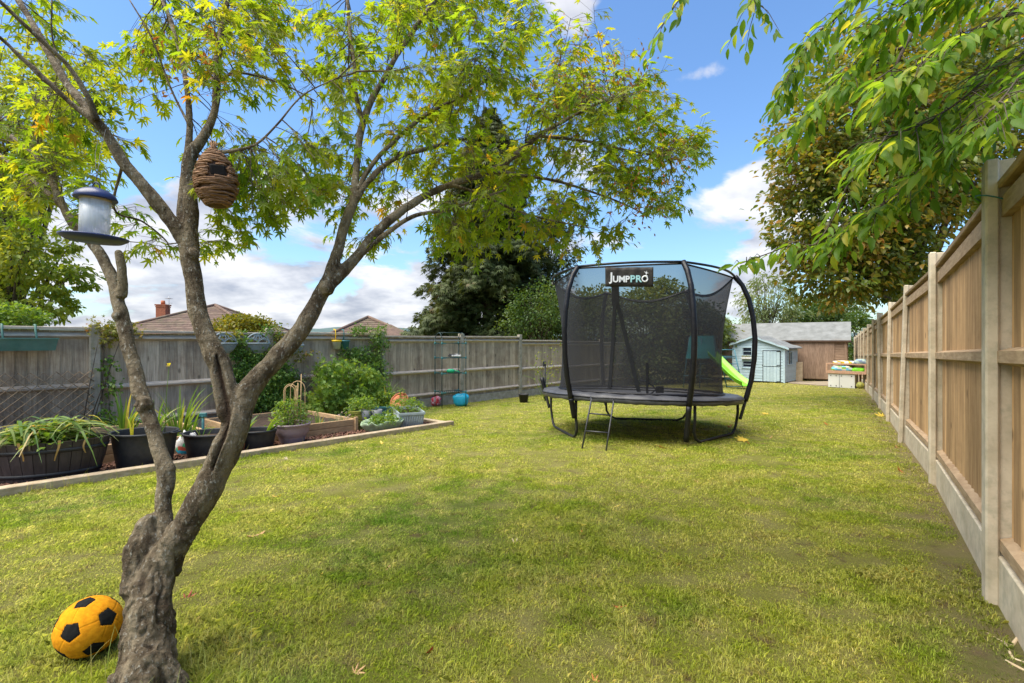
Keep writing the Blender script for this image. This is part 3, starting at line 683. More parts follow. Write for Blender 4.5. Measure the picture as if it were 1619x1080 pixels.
    # crown: where foliage hangs, as picture column, row, radii, depth range, number of sprays
    rg = [(850,225,235,120,2.1,3.5,160),(1035,235,85,105,2.4,3.3,50),(800,340,130,42,2.1,3.2,27),(960,375,45,28,2.5,2.9,5),(735,400,55,25,2.3,2.7,8),(850,385,70,20,2.4,3,6),
          (720,50,220,70,1.9,3.0,72),(610,190,120,120,1.8,3.0,30),(370,60,110,80,1.7,2.9,40),(230,100,70,60,1.8,2.8,13),(80,250,100,60,1.9,2.9,44),(60,160,60,40,1.8,2.8,13),(430,275,110,60,1.7,2.5,40),
          (300,385,60,18,1.9,2.5,5),(400,375,70,20,1.8,2.3,8),(470,110,80,100,1.8,2.9,18),(60,20,80,40,1.9,2.8,6),(610,420,50,25,2,2.5,3),(560,345,90,45,2,2.8,6),(170,340,60,35,1.9,2.6,7),(960,130,110,65,2.5,3.4,28),(20,330,60,40,1.9,2.7,6),(640,5,360,25,2.0,3.2,22),(200,200,50,60,1.9,2.6,4)]
    tw = small; LP = []; LD_ = []; LN = []; LS = []; LT = []
    NP = np.array([tuple(p) for p, r, l in nodes])
    for (cx, cy, rx, ry, y0, y1, cnt) in rg:
        for _ in range(cnt):
            a = random.uniform(0, 2*PI); rr = math.sqrt(random.random()); P = at(cx+math.cos(a)*rr*rx, cy+math.sin(a)*rr*ry, random.uniform(y0, y1))
            if P.z < 1.55: P.z = 1.55+random.random()*.1
            d = np.linalg.norm(NP-np.array(P), axis=1); d[d < .10] += 1.5
            j = int(np.argmin(d*(1+.25*RNG.random(len(d))))); A = nodes[j][0]; ln = (P-A).length
            if ln > .75: A = P+(A-P)*(.75/ln)
            ln = (P-A).length; mid = (A+P)/2+Vector((random.uniform(-1, 1), random.uniform(-1, 1), .5))*ln*.13
            q = []
            for k in range(7):
                u = k/6; q.append(A*(1-u)**2+mid*2*u*(1-u)+P*u*u+mnoise.noise_vector(P*3+Vector((u*3, 0, 0)))*ln*.04)
            tw.tube(q, [max(.0033*(1-u/7)*min(1, ln/.35), .0011) for u in range(7)], 4, cap=False)
            out = (P-A).normalized(); yel = random.random()
            nl = int(13+ln*18)
            for k in range(nl):
                u = random.uniform(.28, 1)**.8; f = u*6; i = min(int(f), 5); p = q[i].lerp(q[i+1], f-i)
                side = random.choice((-1, 1)); sv = out.cross(Vector((0, 0, 1))).normalized()*side
                dd = (out*random.uniform(.1, 1)+sv*random.uniform(.2, 1.1)+Vector((0, 0, random.uniform(-.75, .1)))).normalized()
                pet = random.uniform(.03, .11); e = p+dd*pet
                tw.tube([p, e], .0007, 3, cap=False)
                LP.append(tuple(e)); LD_.append(tuple((dd+Vector((0, 0, -.35))).normalized())); LN.append((random.gauss(0, .33), random.gauss(0, .33), 1)); LS.append(random.uniform(.038, .070)); LT.append(min(1, max(0, .5*yel+.5*random.random())))
    tw.build('twigs', BARK, t, world=True)
    lm = leafmat('maple_leaf', [(0, (.095,.21,.014)), (.3, (.16,.27,.018)), (.65, (.22,.30,.022)), (.88, (.31,.33,.025)), (.96, (.44,.27,.03)), (1, (.36,.14,.04))], .66, .45)
    leaf_mesh('crown', LP, LD_, LN, LS, TM, lm, t, np.array(LT))
    # winged seeds hang in rusty bunches at the right-hand end
    SP = []; SD = []
    for _ in range(800):
        a = random.uniform(0, 2*PI); c = random.choice([(1040,240,50,50),(1015,315,35,40),(900,80,50,40),(880,150,50,30),(985,120,50,40),(300,100,60,40)]); rr = math.sqrt(random.random())
        P = at(c[0]+math.cos(a)*rr*c[2], c[1]+math.sin(a)*rr*c[3], random.uniform(2.4, 3.0) if c[0] > 500 else random.uniform(1.9, 2.4)); 
        P = Vector([round(v/.13)*.13 for v in P])+Vector((random.gauss(0, .025), random.gauss(0, .025), random.gauss(0, .03)))
        SP.append(tuple(P)); SD.append((random.gauss(0, .6), random.gauss(0, .6), -.6))
    sw_ = leaf_mesh('seed_wings', SP, SD, RNG.normal(size=(len(SP), 3)), .028, TQ, leafmat('rusty_seed', [(.28, .08, .04), (.32, .16, .05), (.2, .18, .03)], .3), t, width=.6); sw_['kind'] = 'stuff'
    print('maple leaves', len(LP))
maple()

# ---------------------------------------------------------------- things in the maple
def feeder():
    Y = 1.42; c = at(149, 382, Y); z0 = c.z+.004
    t = thing('bird_feeder', 'clear tube bird feeder with navy blue roof and tray hanging from the maple', 'bird feeder', (c.x, c.y, z0))
    tilt = Matrix.Rotation(R(2), 4, 'Y') @ Matrix.Diagonal((.77, .77, .90, 1))
    def B(): b = MB(); b.M = tilt; return b
    b = B(); b.lathe([(0, -.006), (.085, -.004), (.104, .006), (.106, .011), (.101, .009), (.07, .003), (0, .003)], n=48); b.build('tray', NAVY, t)
    b = B(); b.lathe([(.047, .004), (.047, .136)], n=40); b.lathe([(.0445, .136), (.0445, .004)], n=40)
    g = bpy.data.materials.new('scratched_clear_plastic'); g.use_nodes = True; nt = g.node_tree; L = nt.links.new; p = nt.nodes['Principled BSDF']; p.inputs['Base Color'].default_value = (.80, .83, .86, 1); p.inputs['Roughness'].default_value = .3
    tcn = N(nt, 'ShaderNodeTexCoord'); mp = N(nt, 'ShaderNodeMapping'); mp.inputs['Scale'].default_value = (1, 1, .15); L(tcn.outputs['Object'], mp.inputs[0]); nn = N(nt, 'ShaderNodeTexNoise', Scale=70.0, Detail=6.0); L(mp.outputs[0], nn.inputs[0])
    rr = N(nt, 'ShaderNodeMapRange'); rr.inputs[3].default_value = .05; rr.inputs[4].default_value = .85; L(nn.outputs[0], rr.inputs[0])
    tp = N(nt, 'ShaderNodeBsdfTransparent'); mx = N(nt, 'ShaderNodeMixShader'); L(rr.outputs[0], mx.inputs[0]); L(tp.outputs[0], mx.inputs[1]); L(p.outputs[0], mx.inputs[2]); L(mx.outputs[0], nt.nodes['Material Output'].inputs[0])
    b.build('tube', g, t)
    b = B(); b.lathe([(0, .003), (.046, .003), (.046, .008), (0, .010)], n=30); b.build('seed', mat('pale_seed_husk', (.5, .42, .3), None, 60, .9), t); b = B(); b.lathe([(.0475, .128), (.0485, .128), (.0485, .138), (.0475, .138)], n=40); b.build('collar', mat('pale_seed_husk', (.5, .42, .3), None, 60, .9), t)
    b = B(); b.lathe([(.0, .134), (.055, .134), (.066, .132), (.068, .136), (.060, .150), (.040, .163), (.015, .170), (0, .171)], n=48); rf = b.build('roof', NAVY, t)
    b = B(); pts = [(math.cos(R(a))*.014, 0, .170+math.sin(R(a))*.019) for a in range(0, 181, 15)]; b.tube(pts, .0022, 8); b.build('handle', NAVY, t)
    tp_ = at(158, 205, 1.72); o = Vector(t.location); b = MB()
    top = (tp_-o); mid = (tilt@Vector((0, 0, .187)))
    b.tube([mid+Vector((0, .001, 0)), mid.lerp(top, .5)+Vector((-.010, 0, 0)), top], .0008, 5); b.tube([mid, mid.lerp(top, .5)+Vector((.006, 0, 0)), top+Vector((.02, 0, 0))], .0008, 5)
    b.build('hanging_wire', DSTEEL, t)
feeder()
def nest():
    Y = 1.62; c = at(345, 283, Y); H = .185; Rm = .062
    t = thing('nesting_pouch', 'egg-shaped woven brown grass nest pouch hanging from the maple fork', 'bird nest', (c.x, c.y, c.z-H/2), R(34))
    tilt = Matrix.Rotation(R(-4), 4, 'Y')
    def prof(u): return Rm*(math.sin(PI*min(1, (u*.93+.05)))**.62)*(1.05-.30*u)+.004
    b = MB(); b.M = tilt; b.lathe([(0, 0)]+[(prof(u/14)*.93, H*u/14) for u in range(0, 15)]+[(0, H)], n=30)
    core = b.build('pouch_body', mat('dark_straw', (.12, .065, .035), (.06, .03, .018), 40), t)
    b = MB(); b.M = tilt; K = 23
    for k in range(K):
        for s_ in range(3):
            a0 = random.uniform(0, 360); span = random.uniform(180, 330); u = (k+.5+.3*random.uniform(-1, 1))/K; tiltk = random.uniform(-.007, .007); b.tint = random.random(); pts = []; n = 26
            for j in range(n+1):
                a = R(a0+span*j/n); uu = u+.004*math.sin(a*3+k); z = H*uu+tiltk*math.cos(a); r = prof(min(max(z/H, 0), 1))+.002*math.sin(a*9+k*1.7)+.0012*s_
                x, y = r*math.cos(a), r*math.sin(a)
                if y < 0 and abs(x-.004) < .025 and abs(z-.106) < .0200:   # entrance stays open
                    if len(pts) > 2: b.tube(pts, .0048, 5, flat=.8)
                    pts = []; continue
                pts.append((x, y, z))
            if len(pts) > 2: b.tube(pts, .0048, 5, flat=.8)
    b.build('woven_strands', WICKER, t)
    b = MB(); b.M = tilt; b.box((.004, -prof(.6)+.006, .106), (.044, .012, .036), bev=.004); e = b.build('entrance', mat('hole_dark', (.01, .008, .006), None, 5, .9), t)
    b = MB(); b.M = tilt
    for k in range(9):
        a = 2*PI*k/9; b.tint = random.random(); b.tube([(math.cos(a)*.016, math.sin(a)*.016, H-.006), (math.cos(a)*.006, math.sin(a)*.006, H+.012), (math.cos(a)*.010, math.sin(a)*.01, H+.030)], [.003, .003, .0015], 5)
    b.tube([(math.cos(a)*.007, math.sin(a)*.007, H+.010) for a in np.linspace(0, 2*PI, 12)], .0025, 5); b.build('top_knot', WICKER, t)
    b = MB(); tp_ = Matrix.Rotation(-R(34), 3, 'Z') @ (at(352, 238, 1.9)-Vector(t.location)); k0 = tilt@Vector((0, 0, H+.01)); b.tube([k0, k0.lerp(tp_, .5)+Vector((0, 0, .02)), tp_+Vector((.0, 0, .012))], .0016, 5); b.build('hanging_cord', WICKER, t)
nest()

# ---------------------------------------------------------------- football
def football():
    r = .107; c = gp(141, 990, .104); c.z += .104
    view = (Vector((0, 0, CAMZ))-c).normalized(); right = Vector((0, 0, 1)).cross(view).normalized(); up = view.cross(right)
    ph = (1+5**.5)/2; ic = [Vector(v).normalized() for v in [(s*0, a, b*ph) for s in (1,) for a in (-1, 1) for b in (-1, 1)]+[(a, b*ph, 0) for a in (-1, 1) for b in (-1, 1)]+[(b*ph, 0, a) for a in (-1, 1) for b in (-1, 1)]]
    v1 = ic[0]; v2 = min(ic[1:], key=lambda v: abs((v-v1).length-1.0515))
    t1 = (view*.80+right*.50+up*.12).normalized(); t2 = (view*.75-right*.58-up*.05)
    def fr(a, b): x = a.normalized(); z = a.cross(b).normalized(); return Matrix((x, z.cross(x), z)).transposed()
    Q = fr(t1, t2) @ fr(v1, v2).transposed(); ic = [Q@v for v in ic]
    b = MB(); n, m = 300, 150; vs = []; fs = []
    for i in range(m+1):
        for j in range(n):
            th = PI*i/m; a = 2*PI*j/n; d = Vector((math.sin(th)*math.cos(a), math.sin(th)*math.sin(a), math.cos(th))); vs.append(d)
    nb = {i: [v for v in ic if v is not ic[i] and (v-ic[i]).length < 1.2][0] for i in range(12)}
    inn = []; out = []
    for d in vs:
        k = max(range(12), key=lambda i: d.dot(ic[i])); a0 = ic[k]; ang = a0.angle(d)
        x = (nb[k]-a0*a0.dot(nb[k])).normalized(); y = a0.cross(x); az = math.atan2(d.dot(y), d.dot(x))
        s = ((az+PI/5) % (2*PI/5))-PI/5; lim = .30/math.cos(s)*.92 ; e = ang*math.cos(s)-.30*.97*math.cos(0)+0
        bl = ang*math.cos(abs(s)) < .265
        inn.append(bl); dent = -.004*math.exp(-((ang*math.cos(s)-.265)/.018)**2)
        k2 = max((i for i in range(12) if i != k), key=lambda i: d.dot(ic[i])); gc = ic[k].cross(ic[k2]).normalized(); dent -= .0028*math.exp(-(d.dot(gc)/.016)**2)*(not bl)
        out.append(d*(r*(1+dent*6+.006*mnoise.noise(d*5))))
    b.smooth = True
    for i in range(m):
        for j in range(n):
            q = (i*n+j, (i+1)*n+j, (i+1)*n+(j+1)%n, i*n+(j+1)%n)
            fs.append(q)
    base = len(b.v); b.add(out, fs, True)
    for k_, q in enumerate(fs): b.m[k_] = 1 if sum(inn[i] for i in q) >= 2 else 0
    o = b.build('football', [ORANGE, BLACKF]); o.location = c; tag(o, 'soft yellow football with black pentagons lying against the foot of the maple', 'ball')
football()

# ---------------------------------------------------------------- trampoline
def trampoline():
    C = Vector((1.954, 7.49)); Rr = 1.36; g = gz(*C); tx, ty = -.028, -.048     # it leans with the lawn
    t = thing('trampoline', 'round black trampoline with curved padded poles, safety net and name banner', 'trampoline', (C.x, C.y, g))
    ph = -.359
    def W(r, a, h): x, y = r*math.cos(a), r*math.sin(a); return Vector((x, y, h+tx*x+ty*y))
    HB, HT = .60, 2.325
    NEAR = lambda a, r: gz(C.x+r*math.cos(a), C.y+r*math.sin(a))-g
    ang = [ph+k*PI/3 for k in range(6)]
    # steel ring, mat, pad
    b = MB(); b.tube([W(1.40, 2*PI*k/60, HB-.035) for k in range(61)], .019, 10); ring = b.build('frame_ring', DSTEEL, t)
    b = MB(); vs = [W(0, 0, HB-.045)]; K = 60
    for j in (1, 2, 3):
        vs += [W(1.13*j/3, 2*PI*k/K, HB-.045+.012*(j/3)**2) for k in range(K)]
    fs = [(0, 1+k, 1+(k+1)%K) for k in range(K)]+[(1+(j-1)*K+k, 1+j*K+k, 1+j*K+(k+1)%K, 1+(j-1)*K+(k+1)%K) for j in (1, 2) for k in range(K)]
    b.add(vs, fs, True); jm = b.build('jumping_mat', MATM, t); sm = jm.modifiers.new('s', 'SOLIDIFY'); sm.thickness = .006
    b = MB(); K = 150; prof = [(1.10, HB-.020), (1.12, HB-.004), (1.25, HB+.006), (1.40, HB+.004), (1.462, HB-.016), (1.478, HB-.052), (1.474, HB-.098), (1.462, HB-.100), (1.455, HB-.05), (1.38, HB-.024), (1.12, HB-.028)]
    vs = []
    for k in range(K):
        a = 2*PI*k/K
        for i, (r, z) in enumerate(prof):
            w = mnoise.noise(Vector((math.cos(a)*9, math.sin(a)*9, i*.35)))*.014+mnoise.noise(Vector((math.cos(a)*26, math.sin(a)*26, i*.5+4)))*.007
            vs.append(W(r+w*.6*(i > 3), a, z+w*(1.0 if i in (2, 3, 4, 5, 6, 7) else .3)))
    n = len(prof); b.add(vs, [(k*n+i, ((k+1) % K)*n+i, ((k+1) % K)*n+(i+1) % n, k*n+(i+1) % n) for k in range(K) for i in range(n)], True)
    b.mi = 0; pad = b.build('pad', PADM, t)
    b = MB(); b.tube([W(1.477, 2*PI*k/120, HB-.040+.006*mnoise.noise(Vector((k*.3, 0, 0)))) for k in range(121)], .009, 6); b.build('pad_piping', BLACKV, pad)
    # springs
    b = MB()
    for k in range(54): a = 2*PI*(k+.5)/54; b.tube([W(1.12, a, HB-.042), W(1.385, a, HB-.036)], .008, 5)
    b.build('springs', STEEL, t)
    # curved poles sheathed in foam and vinyl; on the far left only the lower stub is fitted
    for k, a in enumerate(ang):
        prof = [(1.36, HT), (1.46, HT-.13), (1.545, HT-.33), (1.60, HT-.60), (1.625, HT-.90), (1.615, HT-1.20), (1.575, HT-1.50), (1.51, HT-1.76)]
        hb = NEAR(a, 1.45)-W(1.45, a, 0).z
        low = (1.43, (hb+.06) if k == 5 else HB-.34)
        b = MB(); P = [W(r, a, z) for r, z in prof]; m_ = P[-1].lerp(W(low[0], a, low[1]), .5)
        P += [m_, W(low[0], a, low[1])] ; Q = []
        for i in range(len(P)-1):
            for j in range(4): Q.append(P[i].lerp(P[i+1], j/4))
        Q.append(P[-1]); top = Q[:30]; bot = Q[29:]
        b.tube(top if k != 3 else top[-5:], [.035+.005*mnoise.noise(p*9) for p in (top if k != 3 else top[-5:])], 12); sl_ = b.build('pole_sleeve', BLACKV, t)
        b = MB(); b.tube(bot, [.035+.003*mnoise.noise(p*9) for p in bot] if k in (4, 5) else .022, 12); b.build('pole', BLACKV if k in (4, 5) else DSTEEL, t)
        if k == 3: bot = bot[1:]
        b = MB(); b.tube([W(1.36, a, HT+.012), W(1.37, a, HT-.035)], .023, 10); b.build('pole_cap', mat('grey_cap', (.25, .25, .26), None, 9, .4), sl_ or t)
    # top rods bow outward between the poles
    for k in range(6):
        a0, a1 = ang[k], ang[k]+PI/3; b = MB(); pts = []
        for j in range(13):
            u = j/12; p = W(1.36, a0, HT).lerp(W(1.36, a1, HT), u); o = W(1, (a0+a1)/2, 0)-W(0, 0, 0); o.z = 0
            sag = -.0 if k in (3, 4, 5) else -.17
            pts.append(p+o*(.14 if k in (3, 4, 5) else .02)*math.sin(PI*u)+Vector((0, 0, sag*math.sin(PI*u))))
        b.tube(pts, .016 if k in (3, 4, 5) else .012, 8); b.build('top_rod', BLACKV, t)
    # legs: three bent tubes
    for (k0, k1) in ((5, 0), (3, 4), (1, 2)):
        a0, a1 = ang[k0], ang[k1]; b = MB()
        if k0 == 5: a0 += .1
        g0 = NEAR(a0, 1.35)-W(1.35, a0, 0).z; g1 = NEAR(a1, 1.35)-W(1.35, a1, 0).z
        rr = 1.40; pts = [W(rr, a0, HB-.05), W(rr, a0, .30+g0), W(rr-.02, a0, .16+g0)]
        A = W(rr-.02, a0, g0+.02); B_ = W(rr-.02, a1, g1+.02)
        pts += [A.lerp(B_, .04)+Vector((0, 0, .05)), A.lerp(B_, .12), A.lerp(B_, .5), A.lerp(B_, .88), A.lerp(B_, .96)+Vector((0, 0, .05)), W(rr-.02, a1, .16+g1), W(rr, a1, .30+g1), W(rr, a1, HB-.05)]
        b.tube(pts, .019, 10); b.build('leg', BLACKP, t)
    # net: a sagging cylinder, gathered at the poles
    nm = bpy.data.materials.new('black_net'); nm.use_nodes = True; nt = nm.node_tree; L = nt.links.new; p = nt.nodes['Principled BSDF']; p.inputs['Base Color'].default_value = (.012, .012, .014, 1); p.inputs['Roughness'].default_value = .7
    tp = N(nt, 'ShaderNodeBsdfTransparent'); mx = N(nt, 'ShaderNodeMixShader'); lw = N(nt, 'ShaderNodeLayerWeight'); lw.inputs['Blend'].default_value = .35
    mr = N(nt, 'ShaderNodeMapRange'); L(lw.outputs['Facing'], mr.inputs[0]); mr.inputs[3].default_value = .57; mr.inputs[4].default_value = .93
    L(mr.outputs[0], mx.inputs[0]); L(tp.outputs[0], mx.inputs[1]); L(p.outputs[0], mx.inputs[2]); L(mx.outputs[0], nt.nodes['Material Output'].inputs[0])
    b = MB(); M_ = 16; NN = 120; vs = []
    def topz(a):
        u = ((a-ph) % (PI/3))/(PI/3); s = math.sin(PI*u); kk = int(((a-ph) % (2*PI))/(PI/3)); return s, kk, u
    tops = []
    for j in range(NN):
        a = 2*PI*j/NN; s, kk, u = topz(a)
        flat = math.cos(PI/6)/math.cos((u-.5)*PI/3)
        for i in range(M_+1):
            v = i/M_; zt = HT-.02-(.17*s if kk in (0, 1, 2) else .0)
            rt = 1.345*(flat*.85+.15); rb = 1.21; sag_in = .10*math.sin(PI*v)*(1) ; r = rb+(rt-rb)*v**1.6-.05*math.sin(PI*v)
            r *= 1-.0*s
            vs.append(W(r, a, HB-.02+(zt-HB+.02)*v))
        tops.append(vs[-1])
    b.add(vs, [(j*(M_+1)+i, ((j+1) % NN)*(M_+1)+i, ((j+1) % NN)*(M_+1)+i+1, j*(M_+1)+i+1) for j in range(NN) for i in range(M_)], True); net = b.build('safety_net', nm, t)
    b = MB(); b.tube(tops+[tops[0]], .012, 6); b.build('net_hem', BLACKV, net)
    b = MB(); b.tube([W(1.215, 2*PI*k/80, HB+.015) for k in range(81)], [.02]*81, 6); b.build('net_lower_band', BLACKV, net)
    # doorway: wide band below the banner splitting into two zip strips
    def onnet(a, v):
        j = a*NN/(2*PI) % NN; j0 = int(j); i = v*M_; i0 = min(int(i), M_-1); q = lambda jj, ii: vs[(jj % NN)*(M_+1)+ii]
        return q(j0, i0).lerp(q(j0+1, i0), j-j0).lerp(q(j0, i0+1).lerp(q(j0+1, i0+1), j-j0), i-i0)
    ac = None
    def ang_for(px):   # angle on the near side of the net that stands at this column
        best = min((abs((C.x+1.25*math.cos(a))/(C.y+1.25*math.sin(a))*F+CX-px), a) for a in np.linspace(-PI, 0, 721)); return best[1]
    def strip(p0, p1, w, nm_):
        b = MB(); pts = []
        for j in range(15):
            u = j/14; a = ang_for(p0[0]+(p1[0]-p0[0])*u); v = p0[1]+(p1[1]-p0[1])*u; q = onnet(a % (2*PI), v); pts.append(q+Vector((q.x, q.y, 0)).normalized()*.012)
        vs2 = []
        for q in pts: sd = Vector((-q.y, q.x, 0)).normalized(); vs2 += [q-sd*w/2, q+sd*w/2]
        b.add(vs2, [(2*i, 2*i+1, 2*i+3, 2*i+2) for i in range(14)]); o = b.build(nm_, BLACKV, net); md = o.modifiers.new('s', 'SOLIDIFY'); md.thickness = .012; md.offset = 0
    strip((971, .92), (971, .70), .10, 'door_band'); strip((969, .72), (962, .06), .045, 'zip_strip'); strip((973, .72), (1010, .04), .05, 'zip_strip'); strip((1024, .26), (1024, .02), .03, 'zip_strip')
    # zipped flap lying on the pad and mat
    b = MB(); pts = [at(px, py, 6.35)-Vector(t.location) for px, py in ((1008, 601), (1022, 603), (1032, 610), (1037, 616), (1030, 622), (1020, 626))]; b.tube(pts, [.012, .02, .022, .02, .02, .012], 8, flat=.5); b.build('door_hem', BLACKV, net)
    b = MB(); c = at(1043, 616, 6.35)-Vector(t.location); b.box(c, (.105, .02, .09), bev=.004); b.build('zip_pocket', BLACKV, net)
    # banner with its lettering
    a5, a4 = ang[5], ang[4]; A = W(1.36, a4, HT); B_ = W(1.36, a5, HT); mid = (A+B_)/2; n_ = (W(1, (a4+a5)/2, 0)-W(0, 0, 0)); n_.z = 0; n_.normalize()
    n_ = n_; x = Vector((-n_.y, n_.x, 0))
    if x.x < 0: x = -x
    zt = HT+.0
    def pxloc(px, py, Y): return at(px, py, Y)-Vector(t.location)
    p0 = pxloc(957, 423, 6.16); p1 = pxloc(1033, 422.5, 6.02); ht = .245
    bx = (p1-p0); w = bx.length; bx.normalize(); up = Vector((0, 0, 1)); out = bx.cross(up).normalized()
    if out.y > 0: out = -out
    b = MB(); vs2 = []; K = 24
    for i in range(K+1):
        for j in range(7):
            q = p0+bx*w*i/K-up*ht*j/6+out*(.004*math.sin(i*1.3+j)+.006*math.sin(i*.55)); vs2.append(q)
    b.add(vs2, [(i*7+j, (i+1)*7+j, (i+1)*7+j+1, i*7+j+1) for i in range(K) for j in range(6)], True)
    bn = b.build('banner', mat('black_brown_cloth', (.035, .028, .02), (.015, .012, .01), 14, .6, .5, (3, 3, 10), dist=.01), t); md = bn.modifiers.new('s', 'SOLIDIFY'); md.thickness = .006; md.offset = 0
    rot = Matrix((bx, up, -bx.cross(up)*-1)).transposed()
    rot = Matrix((bx, up, bx.cross(up))).transposed()
    white = mat('white_print', (.75, .76, .76), (.6, .61, .62), 20, .7, 0); tealprint = mat('pale_teal_print', (.45, .72, .70), (.2, .42, .45), 20, .7, 0)
    def word(s, u0, v0, size, m, sx=1.0):
        cu = bpy.data.curves.new('lettering', 'FONT'); cu.body = s; cu.size = size; cu.extrude = .002; cu.offset = .0035; cu.align_x = 'LEFT'
        tmp = bpy.data.objects.new('lettering', cu); COL.objects.link(tmp); dg = bpy.context.evaluated_depsgraph_get(); me = bpy.data.meshes.new_from_object(tmp.evaluated_get(dg)); COL.objects.unlink(tmp); bpy.data.objects.remove(tmp)
        me.materials.clear(); me.materials.append(m); o = bpy.data.objects.new('lettering', me); COL.objects.link(o); o.parent = bn
        q = p0+bx*w*u0-up*ht*v0+out*.020; o.matrix_local = Matrix.Translation(q) @ rot.to_4x4() @ Matrix.Diagonal((sx, 1, 1, 1))
        return max(v.co.x for v in me.vertices)*sx/w
    u = .10; e = word('J', u, .70, .150, white, .95); u += e+.008
    for ch in 'UMP': e = word(ch, u, .76, .108, white, .98); u += e+.004
    u += .0
    for ch in 'PR': e = word(ch, u, .76, .118, tealprint, 1.02); u += e+.004
    cO = p0+bx*w*(u+.055)-up*ht*.60+out*.016
    b = MB(); b.tube([cO+bx*.032*math.cos(a)+up*.034*math.sin(a) for a in np.linspace(0, 2*PI, 25)], .009, 6); b.build('round_letter', white, bn)
    b = MB(); h = cO+bx*.016+up*.062   # little leaping figure on top of the O
    b.tube([h-up*.012, h+bx*.004+up*.016], [.006, .008], 6); b.tube([h+bx*.004+up*.014, h-bx*.022+up*.026], .0035, 5); b.tube([h+bx*.004+up*.014, h+bx*.026+up*.008], .0035, 5); b.tube([h-up*.012, h+bx*.018-up*.030], .004, 5); b.tube([h-up*.012, h-bx*.012-up*.030], .004, 5)
    b.lathe([(0, -.007), (.007, 0), (0, .007)], h+bx*.007+up*.031, 8); b.build('leaping_figure_mark', white, bn)
    # step ladder hooked on the rim
    lt = thing('ladder', 'small two-rung grey steel ladder hooked on the front rim of the trampoline', 'ladder', tuple(gp(939, 711)))
    o = Vector(lt.location); ft = [gp(920, 710), gp(958, 713)]; tp2 = [at(935, 632, 6.17), at(970, 636, 6.12)]
    for a_, c_ in zip(ft, tp2):
        b = MB(); d = c_-a_; b.tube([a_-o-Vector((0, 0, .01)), a_+d*.5-o, c_-o, c_+Vector((0, .05, .03))-o], .011, 8); b.build('rail', STEEL if False else mat('ladder_steel', (.07, .072, .075), (.05, .05, .05), 12, .4, .05, metal=.5), lt)
    for u_ in (.36, .72):
        b = MB(); b.tube([ft[0].lerp(tp2[0], u_)-o, ft[1].lerp(tp2[1], u_)-o], .010, 8); b.build('rung', MATS['ladder_steel'], lt)
trampoline()

